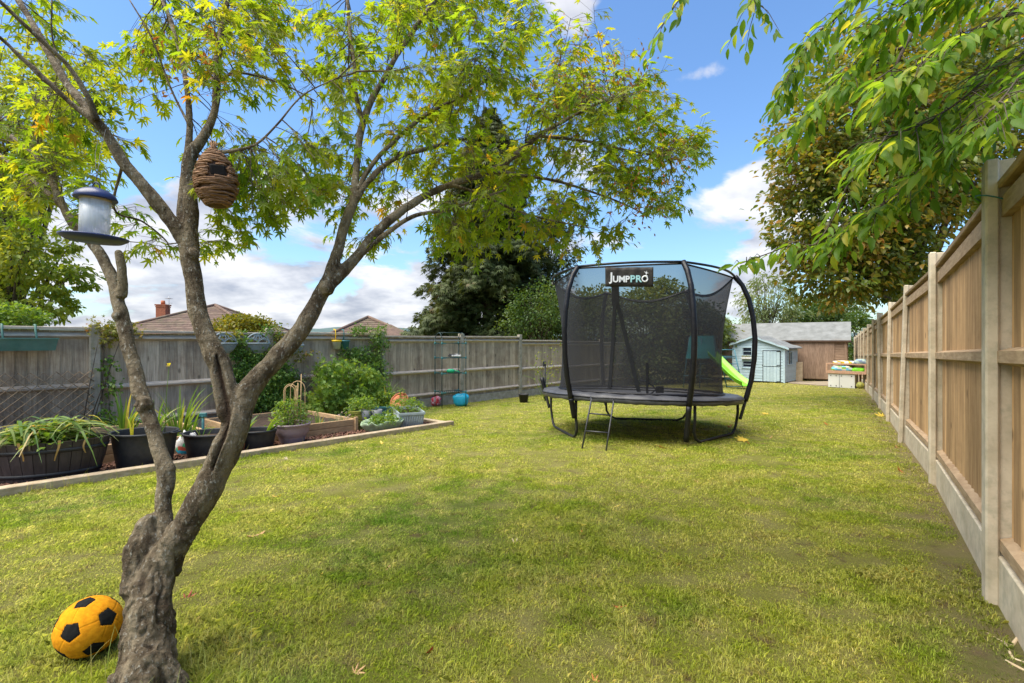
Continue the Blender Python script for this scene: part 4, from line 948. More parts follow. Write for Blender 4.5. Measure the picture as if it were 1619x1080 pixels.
# ---------------------------------------------------------------- playhouse, shed and the things at the far end
PHR = GROT-R(10)
def playhouse():
    o = gp(1240, 606); t = thing('playhouse', 'pale blue wooden playhouse with wavy-edged roof and stable door', 'playhouse', tuple(o), PHR)
    W_, D_, HE, HP = 2.0, 1.7, 1.42, 1.88; px_ = -1.16
    # local x to the right along the front (origin = right front corner), y to the back
    def lap(b, x0, x1, z0, ztop, y, step=.115, holes=()):
        z = z0
        while z < ztop(0)+.6:
            xs = np.linspace(x0, x1, 25); seg = []
            for xa, xb in zip(xs, xs[1:]):
                xm = (xa+xb)/2; zt = min(z+step, ztop(xm))
                if zt <= z+.01: continue
                if any(h[0] < xm < h[1] and h[2] < (z+zt)/2 < h[3] for h in holes): continue
                b.tint = (math.sin(z*77)*.5+.5)
                b.add([(xa, y-.022, z), (xb, y-.022, z), (xb, y-.022+.016, zt), (xa, y-.022+.016, zt), (xa, y+.02, z), (xb, y+.02, z), (xb, y+.02, zt), (xa, y+.02, zt)], [(0, 1, 2, 3), (5, 4, 7, 6), (0, 4, 5, 1), (3, 2, 6, 7)], False)
            z += step
    def gable(x): return HE+(HP-HE)*(1-abs((x-px_)/(W_*.58)))
    b = MB(); lap(b, -W_, 0, .04, lambda x: min(gable(x), HP), 0, holes=[(-1.62, -1.24, 1.12, 1.42), (-1.62, -1.24, .58, .88), (-.78, -.15, .04, 1.32)])
    lap(b, -W_, 0, .04, lambda x: HE, D_); b.M = Matrix.Rotation(R(90), 4, 'Z'); lap(b, 0, D_, .04, lambda x: HE-.05, 0, holes=[(.45, .95, .75, 1.25)]); b.M = Matrix.Translation((-W_, 0, 0)) @ Matrix.Rotation(R(90), 4, 'Z'); lap(b, 0, D_, .04, lambda x: HE-.05, 0); b.M = None
    for x, y in ((0, 0), (-W_, 0), (0, D_), (-W_, D_)): b.box((x, y, HE/2), (.07, .075, HE), bev=.004)
    b.build('wall', BLUEW, t)
    b = MB(); K = 20     # felt roof with a scalloped barge edge
    for sgn in (-1, 1):
        xe = px_+sgn*(W_*.60) if sgn < 0 else .20
        ze = HE-.02 if sgn > 0 else gable(px_-W_*.6)+.0
        if sgn < 0: xe = -W_-.12; ze = gable(xe)+.05
        vs = []
        for i in range(K+1):
            u = i/K; x = px_+(xe-px_)*u; z = HP+.05+(ze-HP-.02)*u+.018*math.sin(u*PI*5)
            vs += [(x, -.14, z), (x, D_+.1, z), (x, -.14, z-.035), (x, D_+.1, z-.035)]
        fs = []
        for i in range(K):
            a = i*4; c = a+4; fs += [(a, a+1, c+1, c), (a+2, c+2, c+3, a+3), (a, c, c+2, a+2), (a+1, a+3, c+3, c+1)]
        fs.append((K*4, K*4+1, K*4+3, K*4+2)); b.add(vs, fs, False)
    b.build('roof', FELT, t)
    for sgn in (-1, 1):
        b = MB(); xe = -W_-.12 if sgn < 0 else .20; ze = gable(xe)+.05 if sgn < 0 else HE-.02; up_ = []; lo_ = []
        for i in range(K+1):
            u = i/K; x = px_+(xe-px_)*u; z = HP+.045+(ze-HP-.02)*u+.018*math.sin(u*PI*5); up_.append((x, -.15, z)); lo_.append((x, -.15, z-.075-.015*math.sin(u*PI*5)))
        vs = up_+lo_+[(x, y+.02, z) for x, y, z in up_]+[(x, y+.02, z) for x, y, z in lo_]; n = K+1
        b.add(vs, [(i, i+1, n+i+1, n+i) for i in range(K)]+[(2*n+i, 3*n+i, 3*n+i+1, 2*n+i+1) for i in range(K)]+[(n+i, n+i+1, 3*n+i+1, 3*n+i) for i in range(K)]+[(i, 2*n+i, 2*n+i+1, i+1) for i in range(K)], False); b.build('bargeboard', BLUEW, t)
    # stable door
    b = MB()
    for k in range(5): 
        b.tint = random.random(); b.box((-.465+(k-2)*.125, -.03, .34), (.12, .03, .60), bev=.004); b.box((-.465+(k-2)*.125, -.03, .98), (.12, .03, .62), bev=.004)
    d = b.build('door', BLUEW, t)
    b = MB()
    for z in (.06, .68, 1.28): b.box((-.19, -.05, z if z != .68 else .72), (.16, .01, .025))
    b.build('hinge', BLACKP, d); b = MB(); b.box((-.80, -.05, .70), (.03, .02, .05)); b.build('handle', BLACKP, d)
    b = MB()
    for x in (-.795, -.135): b.box((x, -.035, .68), (.018, .012, 1.28))
    b.box((-.465, -.035, 1.315), (.66, .012, .018)); b.build('door_gap', BLACKP, d)
    for z in (1.27, .73):
        b = MB()
        for x in (-1.63, -1.23): b.box((x, -.03, z), (.035, .03, .38))
        for dz in (-.17, .17): b.box((-1.43, -.031, z+dz), (.42, .032, .035))
        w = b.build('window', BLUEW, t); b = MB(); b.box((-1.43, 0.0, z), (.38, .01, .32)); b.build('pane', DARKGL, w)
        b = MB(); b.box((-1.43, -.028, z), (.37, .012, .018)); b.build('glazing_bar', BLUEW, w)
    b = MB(); b.box((-1.43, -.08, .98), (.40, .11, .07), bev=.008); wb = b.build('window_box', WHITEP, t)
    for k in range(9): pass
    P = [(-1.43+random.uniform(-.18, .18), -.08+random.uniform(-.04, .04), 1.03+random.uniform(0, .05)) for _ in range(60)]
    leaf_mesh('artificial_flowers', P, RNG.normal(size=(60, 3))+np.array((0, -.3, .8)), RNG.normal(size=(60, 3)), .045, TQ, leafmat('faded_flowers', [(.35, .30, .12), (.5, .42, .25), (.18, .25, .08)], .2), wb, world=False)
    b = MB()
    for y in (.44, .96): b.box((.03, y, 1.0), (.03, .035, .54))
    for z in (.74, 1.26): b.box((.031, .70, z), (.032, .52, .035))
    b.box((.03, .70, 1.0), (.02, .03, .5)); w = b.build('window', BLUEW, t); b = MB(); b.box((.0, .70, 1.0), (.01, .5, .5)); b.build('pane', DARKGL, w)
    # loose pale board leaning on the side
    lb = MB(); o2 = gp(1258, 603); lb.box((0, 0, .42), (.26, .03, .86), rot=Matrix.Rotation(R(-6), 3, 'X') @ Matrix.Rotation(R(1), 3, 'Y'), bev=.004); l_ = lb.build('loose_board', SLEEPER); l_.location = o2+Vector((0, -.25, 0)); l_.rotation_euler.z = GROT+R(12); tag(l_, 'pale upright plank leaning against the shed beside the playhouse', 'plank')
playhouse()

def shed():
    o = gp(1339, 603.5); t = thing('garden_shed', 'long brown timber shed with grey felt roof behind the playhouse', 'shed', tuple(o), GROT)
    Ln, D_, HE, HR = 6.4, 2.6, 1.72, 2.50
    b = MB(); z = .05
    while z < HE:
        b.tint = random.random(); b.box((-Ln/2, .0, z+.055), (Ln, .03, .112), rot=Matrix.Rotation(R(-6), 3, 'X')); z += .108
    b.build('front_wall', SHEDH, t)
    b = MB(); z = .05
    while z < HR-.1:
        hw = D_/2 if z+.11 < HE else max(.05, D_/2*(HR-z-.13)/(HR-HE)-.04); b.tint = random.random(); b.box((.02, D_/2, z+.055), (.03, 2*hw, .112), rot=Matrix.Rotation(R(6), 3, 'Y')); b.box((-Ln, D_/2, z+.055), (.03, 2*hw, .112)); z += .108
    b.build('side_wall', SHEDH, t)
    b = MB(); b.box((-Ln/2, D_, HE/2), (Ln, .03, HE)); b.build('back_wall', SHEDH, t)
    b = MB(); x = -2.30
    while x < -.45: b.tint = random.random(); b.box((x+.055, -.035, .86), (.108, .022, 1.56)); x += .11
    b.tint = .9; b.box((-2.36, -.045, .86), (.09, .03, 1.60)); dr = b.build('door_leaves', SHEDW, t)
    b = MB(); 
    for x in (-.04, -Ln+.03): b.box((x, -.03, HE/2), (.08, .035, HE))
    b.build('corner_trim', SHEDW, t)
    b = MB(); ov = .12
    th = .045
    for (y0, z0, y1, z1) in ((-ov, HE-.05, D_/2, HR), (D_+ov, HE-.05, D_/2, HR)):
        vs = [(x, y, z+dz+.012*math.sin(x*5)*(dz > 0)*(y != y1)) for x in np.linspace(-Ln-.12, .14, 14) for (y, z) in ((y0, z0), (y1, z1)) for dz in (0, th)]
        fs = []
        for i in range(13):
            a = i*4; c = a+4; fs += [(a+1, a+3, c+3, c+1), (a, c, c+2, a+2), (a, a+1, c+1, c)]
        fs += [(0, 2, 3, 1), (52, 53, 55, 54)]; b.add(vs, fs)
    b.build('roof', FELT, t)
    b = MB(); b.box((-Ln/2+.01, -.125, HE-.03), (Ln+.25, .02, .07)); b.build('fascia', mat('dark_fascia', (.10, .06, .04), None, 9, .8), t)
    s = MB(); p = [gp(1240, 604), gp(1320, 604), gp(1322, 612), gp(1250, 607)]
    slab = mat('dusty_paving', (.33, .27, .19), (.24, .19, .13), 3, .95, .4); s.prism([q+Vector((0, 0, .004)) for q in p], (0, 0, .03)); so_ = s.build('paving', slab); so_['kind'] = 'structure'
shed()

def mud_kitchen():
    o = gp(1351.6, 614.5); t = thing('storage_bench', 'white panelled box under a low timber tray shelf near the end of the right fence', 'bench', tuple(o), GROT-R(14))
    b = MB(); b.box((-.385, .2, .235), (.77, .40, .47), bev=.006); c = b.build('box', WHITEP, t)
    b = MB(); b.box((-.44, -.003, .235), (.008, .008, .46)); b.build('panel_joint', DARKGL, c)
    for x in (-.69, -.53, -.38, -.09):
        for z in (.06, .40): b = MB(); b.M = Matrix.Translation((x, -.004, z)) @ Matrix.Rotation(R(90), 4, 'X'); b.lathe([(0, 0), (.017, 0), (.017, .006), (0, .008)], n=12); b.build('knob', BLACKP, c)
    TW = mat('pink_timber', (.58, .36, .25), (.42, .25, .16), 6, .8, .2, (6, 2, 2))
    b = MB(); b.box((-.25, .22, .492), (1.14, .50, .035), bev=.004); b.build('tray_base', TW, t)
    for (c_, d_) in (((-.25, -.03, .525), (1.14, .03, .10)), ((-.25, -.03, .80), (1.14, .025, .045)), ((-.25, .47, .66), (1.14, .025, .30))): b = MB(); b.box(c_, d_, bev=.004); b.build('tray_side', TW, t)
    for x in (-.80, .30):
        b = MB(); b.box((x, -.031, .66), (.045, .032, .33)); b.box((x, .47, .66), (.046, .032, .33)); b.box((x, .22, .80), (.04, .5, .045)); b.build('tray_end', TW, t)
    for x in (.06, .30): b = MB(); b.box((x, .40, .24), (.05, .05, .47)); b.build('leg', TW, t)
    M0 = Matrix.Translation(o) @ Matrix.Rotation(GROT-R(14), 4, 'Z')
    def toy(nm, label, cat, cen, dims, ms, seed, g=None):
        b = MB(); n, m = 24, 12; vs = []
        for i in range(m+1):
            for j in range(n):
                th = PI*i/m; a = 2*PI*j/n; d = Vector((math.sin(th)*math.cos(a), math.sin(th)*math.sin(a), math.cos(th))); k = 1+.22*mnoise.noise(d*1.9+Vector((seed, 0, 0)))+.06*mnoise.noise(d*6)
                d = Vector([math.copysign(abs(c)**.7, c) for c in d]); vs.append(Vector((d.x*dims[0]/2, d.y*dims[1]/2, d.z*dims[2]/2))*k)
        b.add(vs, [(i*n+j, (i+1)*n+j, (i+1)*n+(j+1) % n, i*n+(j+1) % n) for i in range(m) for j in range(n)], True)
        if len(ms) > 1:
            for f in range(len(b.m)): v = vs[b.f[f][0]]; b.m[f] = int((v.x*9+v.z*14+seed) % len(ms))
        o_ = b.build(nm, ms); o_.location = M0 @ Vector(cen); o_.rotation_euler.z = GROT; tag(o_, label, cat)
    Bm = mat('blue_inflatable', (.12, .55, .85), (.3, .7, .9), 3, .3, 0); Wm = mat('white_inflatable', (.8, .8, .78), None, 3, .3, 0)
    toy('inflatable_toy', 'deflated blue, white and green pool inflatable in the timber tray', 'inflatable', (-.42, .2, .63), (.62, .36, .22), [Bm, Wm, mat('green_inflatable', (.35, .65, .08), None, 3, .3, 0)], 2)
    toy('sand_toy', 'bright green plastic sand toy at the right of the timber tray', 'toy', (.06, .2, .60), (.36, .30, .17), [LIME], 5)
    toy('folded_float', 'yellow and white folded pool float on top of the tray', 'inflatable', (-.36, .25, .84), (.62, .32, .14), [YELLOWP, Wm], 7.2)
    toy('crumpled_bag', 'crumpled pale blue and grey bag on top of the tray beside the fence', 'bag', (.14, .26, .87), (.44, .34, .20), [mat('grey_blue_cloth', (.30, .38, .50), (.16, .22, .33), 9, .8), mat('pale_mint_cloth', (.45, .58, .52), None, 9, .8)], 4.4)
    b = MB(); b.lathe([(0, -.115)]+[(.115*math.sin(PI*i/14), -.115*math.cos(PI*i/14)) for i in range(1, 14)]+[(0, .115)], n=26); bo = b.build('play_ball', mat('yellow_olive_ball', (.48, .42, .08), (.16, .2, .05), 9, .5)); bo.location = gp(1362, 615)+Vector((0, .05, .112)); tag(bo, 'small yellow and green ball beneath the timber tray', 'ball')
mud_kitchen()

def climbing_frame():
    Y = 17.6; o = gp(1100, 609); t = thing('playground_climber', 'blue tube climbing frame with teal tent and lime green slide behind the trampoline', 'climbing frame', (o.x, Y, gz(o.x, Y)))
    T = Vector(t.location)
    def q(px, py, Y_=Y): return at(px, py, Y_)-T
    zt = CAMZ-(540-540)/F
    g = lambda px, Y_: Vector(((px-CX)/F*Y_, Y_, gz((px-CX)/F*Y_, Y_)))-T
    legs = [((1080, Y), (1090, 533, Y+.1)), ((1106, Y-.3), (1109, 533, Y-.1)), ((1094, Y+1.4), (1096, 533, Y+1.3)), ((1118, Y+1.2), (1117, 533, Y+1.2))]
    for a, b_ in legs: b = MB(); b.tube([g(*a), q(*b_)], .02, 8); b.build('frame_tube', BLUEM, t)
    for (p, r_) in (((1080, 594), (1115, 594)), ((1084, 567), (1112, 567)), ((1106, 575), (1128, 575)), ((1107, 598), (1130, 600))):
        b = MB(); b.tube([q(*p, Y-.2), q(*r_, Y-.1)], .017, 8); b.build('cross_bar', BLUEM, t)
    # far ladder side seen right of the net
    lg = [((1149, Y-.2), (1137, 553, Y)), ((1174, Y-.2), (1161, 553, Y))]
    for a, b_ in lg: b = MB(); b.tube([g(*a), q(*b_)], .02, 8); b.build('ladder_side', BLUEM, t)
    for u in (0.02, .22, .42, .62, .82, 1):
        A = g(1149, Y-.2).lerp(q(1137, 553), u); B_ = g(1174, Y-.2).lerp(q(1161, 553), u); b = MB(); b.tube([A, B_], .014, 8); b.build('rung', BLUEM, t)
    for p, r_ in (((1112, 553), (1161, 553)), ((1112, 566), (1163, 566))): b = MB(); b.tube([q(*p, Y+.3), q(*r_)], .016, 8); b.build('cross_bar', BLUEM, t)
    b = MB(); b.box(q(1118, 566, Y+.6), (.95, 1.2, .04)); b.build('platform', BLUEM, t)
    # tent: tapered fabric hood over four sides
    lo = [q(1084, 567, Y-.35), q(1132, 567, Y-.25), q(1136, 567, Y+1.4), q(1093, 567, Y+1.3)]; hi = [q(1091, 531, Y-.1), q(1128, 531, Y), q(1130, 532, Y+1.1), q(1096, 532, Y+1.0)]
    b = MB(); b.add(lo+hi, [(0, 1, 5, 4), (1, 2, 6, 5), (2, 3, 7, 6), (3, 0, 4, 7), (4, 5, 6, 7)]); tn = b.build('tent', TEALF, t); md = tn.modifiers.new('s', 'SOLIDIFY'); md.thickness = .01
    # slide
    A = q(1126, 563, Y-.2); B_ = q(1180, 614, 16.3); B_.z = gz(B_.x+T.x, B_.y+T.y)-T.z+.10; ax = (B_-A); hz = Vector((ax.x, ax.y, 0)); sd = hz.normalized().cross(Vector((0, 0, 1))); b = MB(); vs = []; K = 22
    for i in range(K+1):
        u = i/K; p = A+hz*u+Vector((0, 0, ax.z*(1.0*(u*1.18-.18*u**4) if u < .85 else (.85*1.18-.18*.85**4)+(1-(.85*1.18-.18*.85**4))*((u-.85)/.15)))); w = .23
        for s_, h in ((-1.25, .16), (-1.12, .165), (-1.0, .02), (-.3, .0), (.3, .0), (1.0, .02), (1.12, .165), (1.25, .16)): vs.append(p+sd*w*s_+Vector((0, 0, h)))
    b.add(vs, [(i*8+j, (i+1)*8+j, (i+1)*8+j+1, i*8+j+1) for i in range(K) for j in range(7)], True); s_ = b.build('slide', LIME, t); md = s_.modifiers.new('s', 'SOLIDIFY'); md.thickness = .012
climbing_frame()

# ---------------------------------------------------------------- trees, shrubs and climbers
LEAF_MAG = leafmat('magnolia_leaf', [(0, (.055,.10,.017)), (.45, (.12,.17,.024)), (.7, (.21,.20,.033)), (.88, (.32,.20,.04)), (1, (.36,.15,.04))], .42, .36, .45)
LEAF_CHERRY = leafmat('cherry_leaf', [(0, (.07,.16,.018)), (.5, (.14,.27,.028)), (.85, (.23,.34,.04)), (1, (.36,.36,.05))], .6, .5)
LEAF_PALE = leafmat('ash_leaf', [(0, (.10,.17,.02)), (.5, (.18,.25,.03)), (1, (.30,.32,.05))], .5, .5)
LEAF_DARK = leafmat('conifer_spray', [(0, (.028,.048,.012)), (.5, (.055,.08,.018)), (.9, (.085,.105,.024)), (1, (.13,.10,.04))], .2, .6)
LEAF_MID = leafmat('shrub_leaf', [(0, (.03,.07,.014)), (.5, (.06,.115,.02)), (1, (.11,.16,.03))], .35, .45)
LEAF_OLIVE = leafmat('olive_hedge_leaf', [(0, (.05,.085,.02)), (.5, (.10,.145,.03)), (1, (.18,.19,.05))], .35, .55)
LEAF_WILLOW = leafmat('willow_leaf', [(0, (.09,.14,.05)), (.5, (.15,.20,.08)), (1, (.24,.27,.12))], .4, .55)
LEAF_GOLD = leafmat('golden_shrub_leaf', [(0, (.09,.12,.01)), (.5, (.17,.18,.015)), (.8, (.24,.20,.03)), (1, (.22,.10,.03))], .35, .5)
LEAF_IVY = leafmat('ivy_leaf', [(0, (.045,.11,.015)), (.5, (.10,.20,.025)), (1, (.20,.29,.04))], .35, .4)
LEAF_BRIGHT = leafmat('bright_herb_leaf', [(0, (.07,.15,.02)), (.5, (.13,.23,.03)), (1, (.22,.30,.05))], .45, .45)
LEAF_STRAP = leafmat('iris_blade', [(0, (.06,.14,.02)), (.5, (.11,.21,.03)), (.9, (.22,.28,.05)), (1, (.40,.36,.10))], .4, .4)

def pts_in_lumps(lumps, n, clump=.35, k_per=None, shell=.45):
    """leaf positions gathered in clumps inside ellipsoid lumps [(centre, (rx, ry, rz), weight)]"""
    w = np.array([l[2]*(l[1][0]*l[1][1]*l[1][2])**(2/3) for l in lumps]); w /= w.sum(); P = []; Oc = []; C = []
    for (c, r, _), ww in zip(lumps, w):
        nl = int(n*ww); nc = max(4, int(nl/ (k_per or 40)))
        d = unit(RNG.normal(size=(nc, 3))); rad = shell+(1-shell)*RNG.random(nc)**.6
        rough_ = 1+.28*np.array([mnoise.noise(Vector(q*2.1+np.array(c)*.7)) for q in d])
        cc = np.array(c)+d*rad[:, None]*rough_[:, None]*np.array(r); C.append(cc)
        idx = RNG.integers(0, nc, nl); sc = clump*min(r)
        off = RNG.normal(size=(nl, 3))*np.array((1, 1, .55))*sc*.5
        P.append(cc[idx]+off); Oc.append(unit(off+d[idx]*sc*.8))
    return np.concatenate(P), np.concatenate(Oc), np.concatenate(C)
def tree(name, label, cat, base, lumps, n, size, tm, lm, trunk_r=.15, bark=None, clump=.4, k_per=40, droop=.4, group=None, nb=40, width=1.0, shell=.45, stems=1, fork=.35, cull=None):
    base = Vector(base); t = thing(name, label, cat, base, 0, group)
    P, O, C = pts_in_lumps(lumps, n, clump, k_per, shell)
    if cull is not None: k = cull(P); P, O = P[k], O[k]
    D = O+RNG.normal(size=P.shape)*.5+np.array((0, 0, -droop)); Nn = RNG.normal(size=P.shape)*.55+np.array((0, 0, 1.0))
    h01 = (mnoise_arr(P*.9)+.5)
    leaf_mesh('crown', P, D, Nn, size*RNG.uniform(.65, 1.15, len(P)), tm, lm, t, np.clip(.62*RNG.random(len(P))+.38*h01, 0, 1), width=width)
    b = MB(); cen = np.average([np.array(l[0]) for l in lumps], axis=0, weights=[l[1][0]*l[1][2] for l in lumps]); cen = Vector(cen)
    for s in range(stems):
        a = 2*PI*s/max(1, stems); o = Vector((math.cos(a), math.sin(a), 0))*trunk_r*(1.6 if stems > 1 else 0)
        top = cen.lerp(base, .1)+o*2; q = []
        for i in range(9):
            u = i/8; p = (base+o).lerp(top, u)+mnoise.noise_vector(base+Vector((u*3, s, 0)))*trunk_r*.9*(u > 0); q.append(p)
        b.tube(q, [trunk_r*(1.25-.95*i/8)/math.sqrt(stems) for i in range(9)], 9)
        ids = RNG.integers(0, len(C), max(3, nb//stems))
        for i in ids:
            u = random.uniform(fork, .95); A = q[int(u*8)]; Pn = Vector(C[i]); m_ = A.lerp(Pn, .5)+Vector((0, 0, .12))*(Pn-A).length; r0 = trunk_r*(1.1-.9*u)*.55/math.sqrt(stems)
            b.tube([A*(1-v)**2+m_*2*v*(1-v)+Pn*v*v+mnoise.noise_vector(Pn*2+Vector((v*4, 0, 0)))*.05*(Pn-A).length*(v > 0) for v in (0, .2, .4, .6, .8, 1)], [max(r0*(1-.85*v), .004) for v in (0, .2, .4, .6, .8, 1)], 5)
    b.build('trunk', bark or BARK2, t, world=True)
    return t
def mnoise_arr(P): return np.array([mnoise.noise(Vector(p)) for p in P])
def lump(px, py, Y, rx, ry, ryd=None, w=1): s = Y/F; return (tuple(at(px, py, Y)), (rx*s, (ryd or (rx+ry)/2)*s, ry*s), w)
def gbase(px, Y): x = (px-CX)/F*Y; return Vector((x, Y, gz(x, Y)))

# bronze-green evergreen beyond the right fence
tree('evergreen_magnolia', 'tall dense tree with bronze and olive leaves rising beyond the right fence', 'tree', gbase(1440, 11.5),
     [lump(1330,340,10.6,100,100), lump(1300,215,10.8,75,75), lump(1385,180,10.8,100,105), lump(1330,430,10.4,82,62), lump(1430,300,10.6,105,110), lump(1275,280,10.6,62,60), lump(1270,385,10.4,55,40), lump(1470,110,11,110,100), lump(1530,250,11,110,110), lump(1590,100,11.4,100,110), lump(1400,420,10.6,70,60), lump(1350,100,11.2,60,60)],
     44000, .135, TO, LEAF_MAG, .2, clump=.33, k_per=24, nb=80, shell=.35, cull=lambda P: (P[:, 0] > np.interp(P[:, 1], [p[1] for p in RP], [p[0] for p in RP])-.5) | (P[:, 2] > 1.75))
# conifer and its neighbours behind the left fence
def conifer():
    base = gbase(770, 22.5); t = thing('conifer', 'broad dark green conifer standing behind the left fence and the maple leaves', 'tree', base); top = at(765, 165, 22.5)
    b = MB(); b.tube([base, base.lerp(top, .3)+Vector((.1, 0, 0)), base.lerp(top, .65), top], [.34, .25, .12, .02], 10)
    P = []; D = []; Hh = top.z-base.z
    for i in range(330):
        u = random.random()**.85*.97+.02; z = base.z+Hh*(.06+.92*u); prof = 4.1*(1-u)**.62*(.55+.45*min(1, (u+.10)/.22)); L_ = prof*random.uniform(.62, 1.08); a = random.uniform(0, 2*PI)
        d = Vector((math.cos(a), math.sin(a), 0)); A = Vector((base.x+.1*u, base.y, z)); q = []
        for k in range(6): v = k/5; q.append(A+d*L_*v+Vector((0, 0, L_*(.18*v-.38*v*v)))+mnoise.noise_vector(A+Vector((v*3, a, 0)))*.15*v)
        b.tube(q, [.045*(1-.8*k/5)*(1.2-u) for k in range(6)], 5)
        sd = d.cross(Vector((0, 0, 1)))
        for j in range(int(26+L_*52)):
            v = random.uniform(.15, 1); f = v*5; i0 = min(int(f), 4); p = q[i0].lerp(q[i0+1], f-i0); s_ = random.choice((-1, 1)); w = random.random()**.8*.60*(1.15-v)*min(L_, 2.2)
            P.append(tuple(p+sd*s_*w+Vector((0, 0, -.30*w+random.gauss(0, .14))))); D.append(tuple((d*.8+sd*s_*.8+Vector((0, 0, -.55-random.random()*.5))).normalized()))
    n = len(P); P = np.array(P); leaf_mesh('crown', P, D, RNG.normal(size=(n, 3))*.4+np.array((0, 0, 1)), RNG.uniform(.16, .32, n), TS, LEAF_DARK, t, np.clip(.5*RNG.random(n)+.5*(mnoise_arr(P*.8)+.5), 0, 1))
    b.build('trunk', BARK2, t, world=True); print('conifer', n)
conifer()
tree('evergreen_bush', 'bright mid-green rounded bush at the foot of the conifer, left of the trampoline net', 'bush', gbase(850, 19), [lump(852,492,19,44,46), lump(820,512,19,30,26), lump(880,520,19.5,34,36)], 7000, .11, TQ, LEAF_MID, .1, clump=.35, k_per=25)
tree('dark_holly', 'dark upright evergreen with reddish tips between the conifer and the trampoline', 'tree', gbase(868, 24), [lump(868,400,24,42,60), lump(850,470,24,55,60), lump(875,340,24,26,40)], 7000, .17, TS, LEAF_DARK, .16, clump=.35, k_per=25)
HG = 'overgrown hedge trees seen through the trampoline net'
tree('hedge_tree', 'olive hedge tree seen through the left part of the trampoline net', 'tree', gbase(935, 20), [lump(930,530,20,55,62), lump(950,488,20.5,45,32), lump(925,580,19.5,46,30)], 13000, .16, TQ, LEAF_OLIVE, .12, group=HG, k_per=25)
tree('hedge_tree', 'tall olive hedge tree seen through the middle of the trampoline net', 'tree', gbase(1020, 21), [lump(1015,520,21,58,62), lump(1040,480,21.5,50,34), lump(1010,580,20,55,34), lump(1052,462,22,24,20)], 15000, .16, TQ, LEAF_OLIVE, .12, group=HG, k_per=25)
tree('hedge_tree', 'olive hedge tree behind the teal tent of the climbing frame', 'tree', gbase(1095, 22), [lump(1092,530,22,54,48), lump(1110,500,22.5,35,22), lump(1085,588,21,40,24), lump(1130,520,23,26,20)], 12000, .16, TQ, LEAF_OLIVE, .12, group=HG, k_per=25)
tree('willow', 'pale feathery tree behind the shed, just right of the trampoline pole', 'tree', gbase(1208, 27), [lump(1215,470,27,36,38), lump(1190,490,27,24,28), lump(1240,495,27,28,20), lump(1205,445,27,18,16)], 2600, .26, TQ, LEAF_WILLOW, .1, clump=.5, k_per=14, width=.45, droop=1.0, nb=60)
FT = 'trees behind the shed'
tree('garden_tree', 'mid-green tree behind the middle of the shed roof', 'tree', gbase(1290, 28), [lump(1290,500,28,42,24), lump(1262,508,28,30,16), lump(1320,498,28,34,26)], 4200, .19, TQ, LEAF_MID, .12, group=FT, k_per=22, nb=50)
tree('garden_tree', 'loose pale green tree above the right end of the shed roof', 'tree', gbase(1330, 30), [lump(1325,478,30,46,26), lump(1280,482,30,40,16)], 2200, .2, TQ, LEAF_WILLOW, .12, group=FT, k_per=16, nb=60)
tree('garden_bush', 'green bush filling the gap between the shed and the right fence', 'bush', gbase(1358, 25), [lump(1358,535,25,22,42), lump(1362,572,24.5,18,30), lump(1352,505,25.5,20,14)], 4200, .15, TQ, LEAF_MID, .1, k_per=25)
# tall pale ash and shrubs beyond the left fence
tree('ash_tree', 'tall pale yellow-green tree beyond the left fence at the photo edge', 'tree', gbase(20, 13), [lump(60,175,13,92,70), lump(130,130,13,52,42), lump(10,260,13,70,60), lump(90,85,13.4,60,30), lump(150,190,13,38,30), lump(-70,180,13.5,110,140)], 9000, .17, TO, LEAF_PALE, .2, clump=.36, k_per=26, width=.75, nb=60)
tree('lime_tree', 'lower pale green tree just above the left fence, its foliage hanging to the capping', 'tree', gbase(30, 11.5), [lump(35,410,11.5,78,52), lump(95,440,11.5,46,30), lump(50,480,11.5,72,30), lump(20,350,11.5,50,32), lump(-60,420,12,90,80), lump(105,385,11.5,22,18)], 8500, .13, TO, LEAF_PALE, .16, clump=.34, k_per=24, nb=50, droop=.7)
tree('clipped_shrub', 'bright green clipped shrub peeping over the fence above the green trough', 'shrub', gbase(25, 8.2), [lump(18,506,8.2,52,22), lump(-30,500,8.2,40,26)], 4500, .07, TQ, LEAF_BRIGHT, .05, k_per=22)
tree('golden_shrub', 'mottled gold and green shrub in front of the hipped roof', 'shrub', gbase(385, 12), [lump(388,522,12,44,24), lump(360,522,12,30,22), lump(345,535,12,34,16), lump(412,524,12,24,16)], 7000, .085, TQ, LEAF_GOLD, .06, k_per=20)

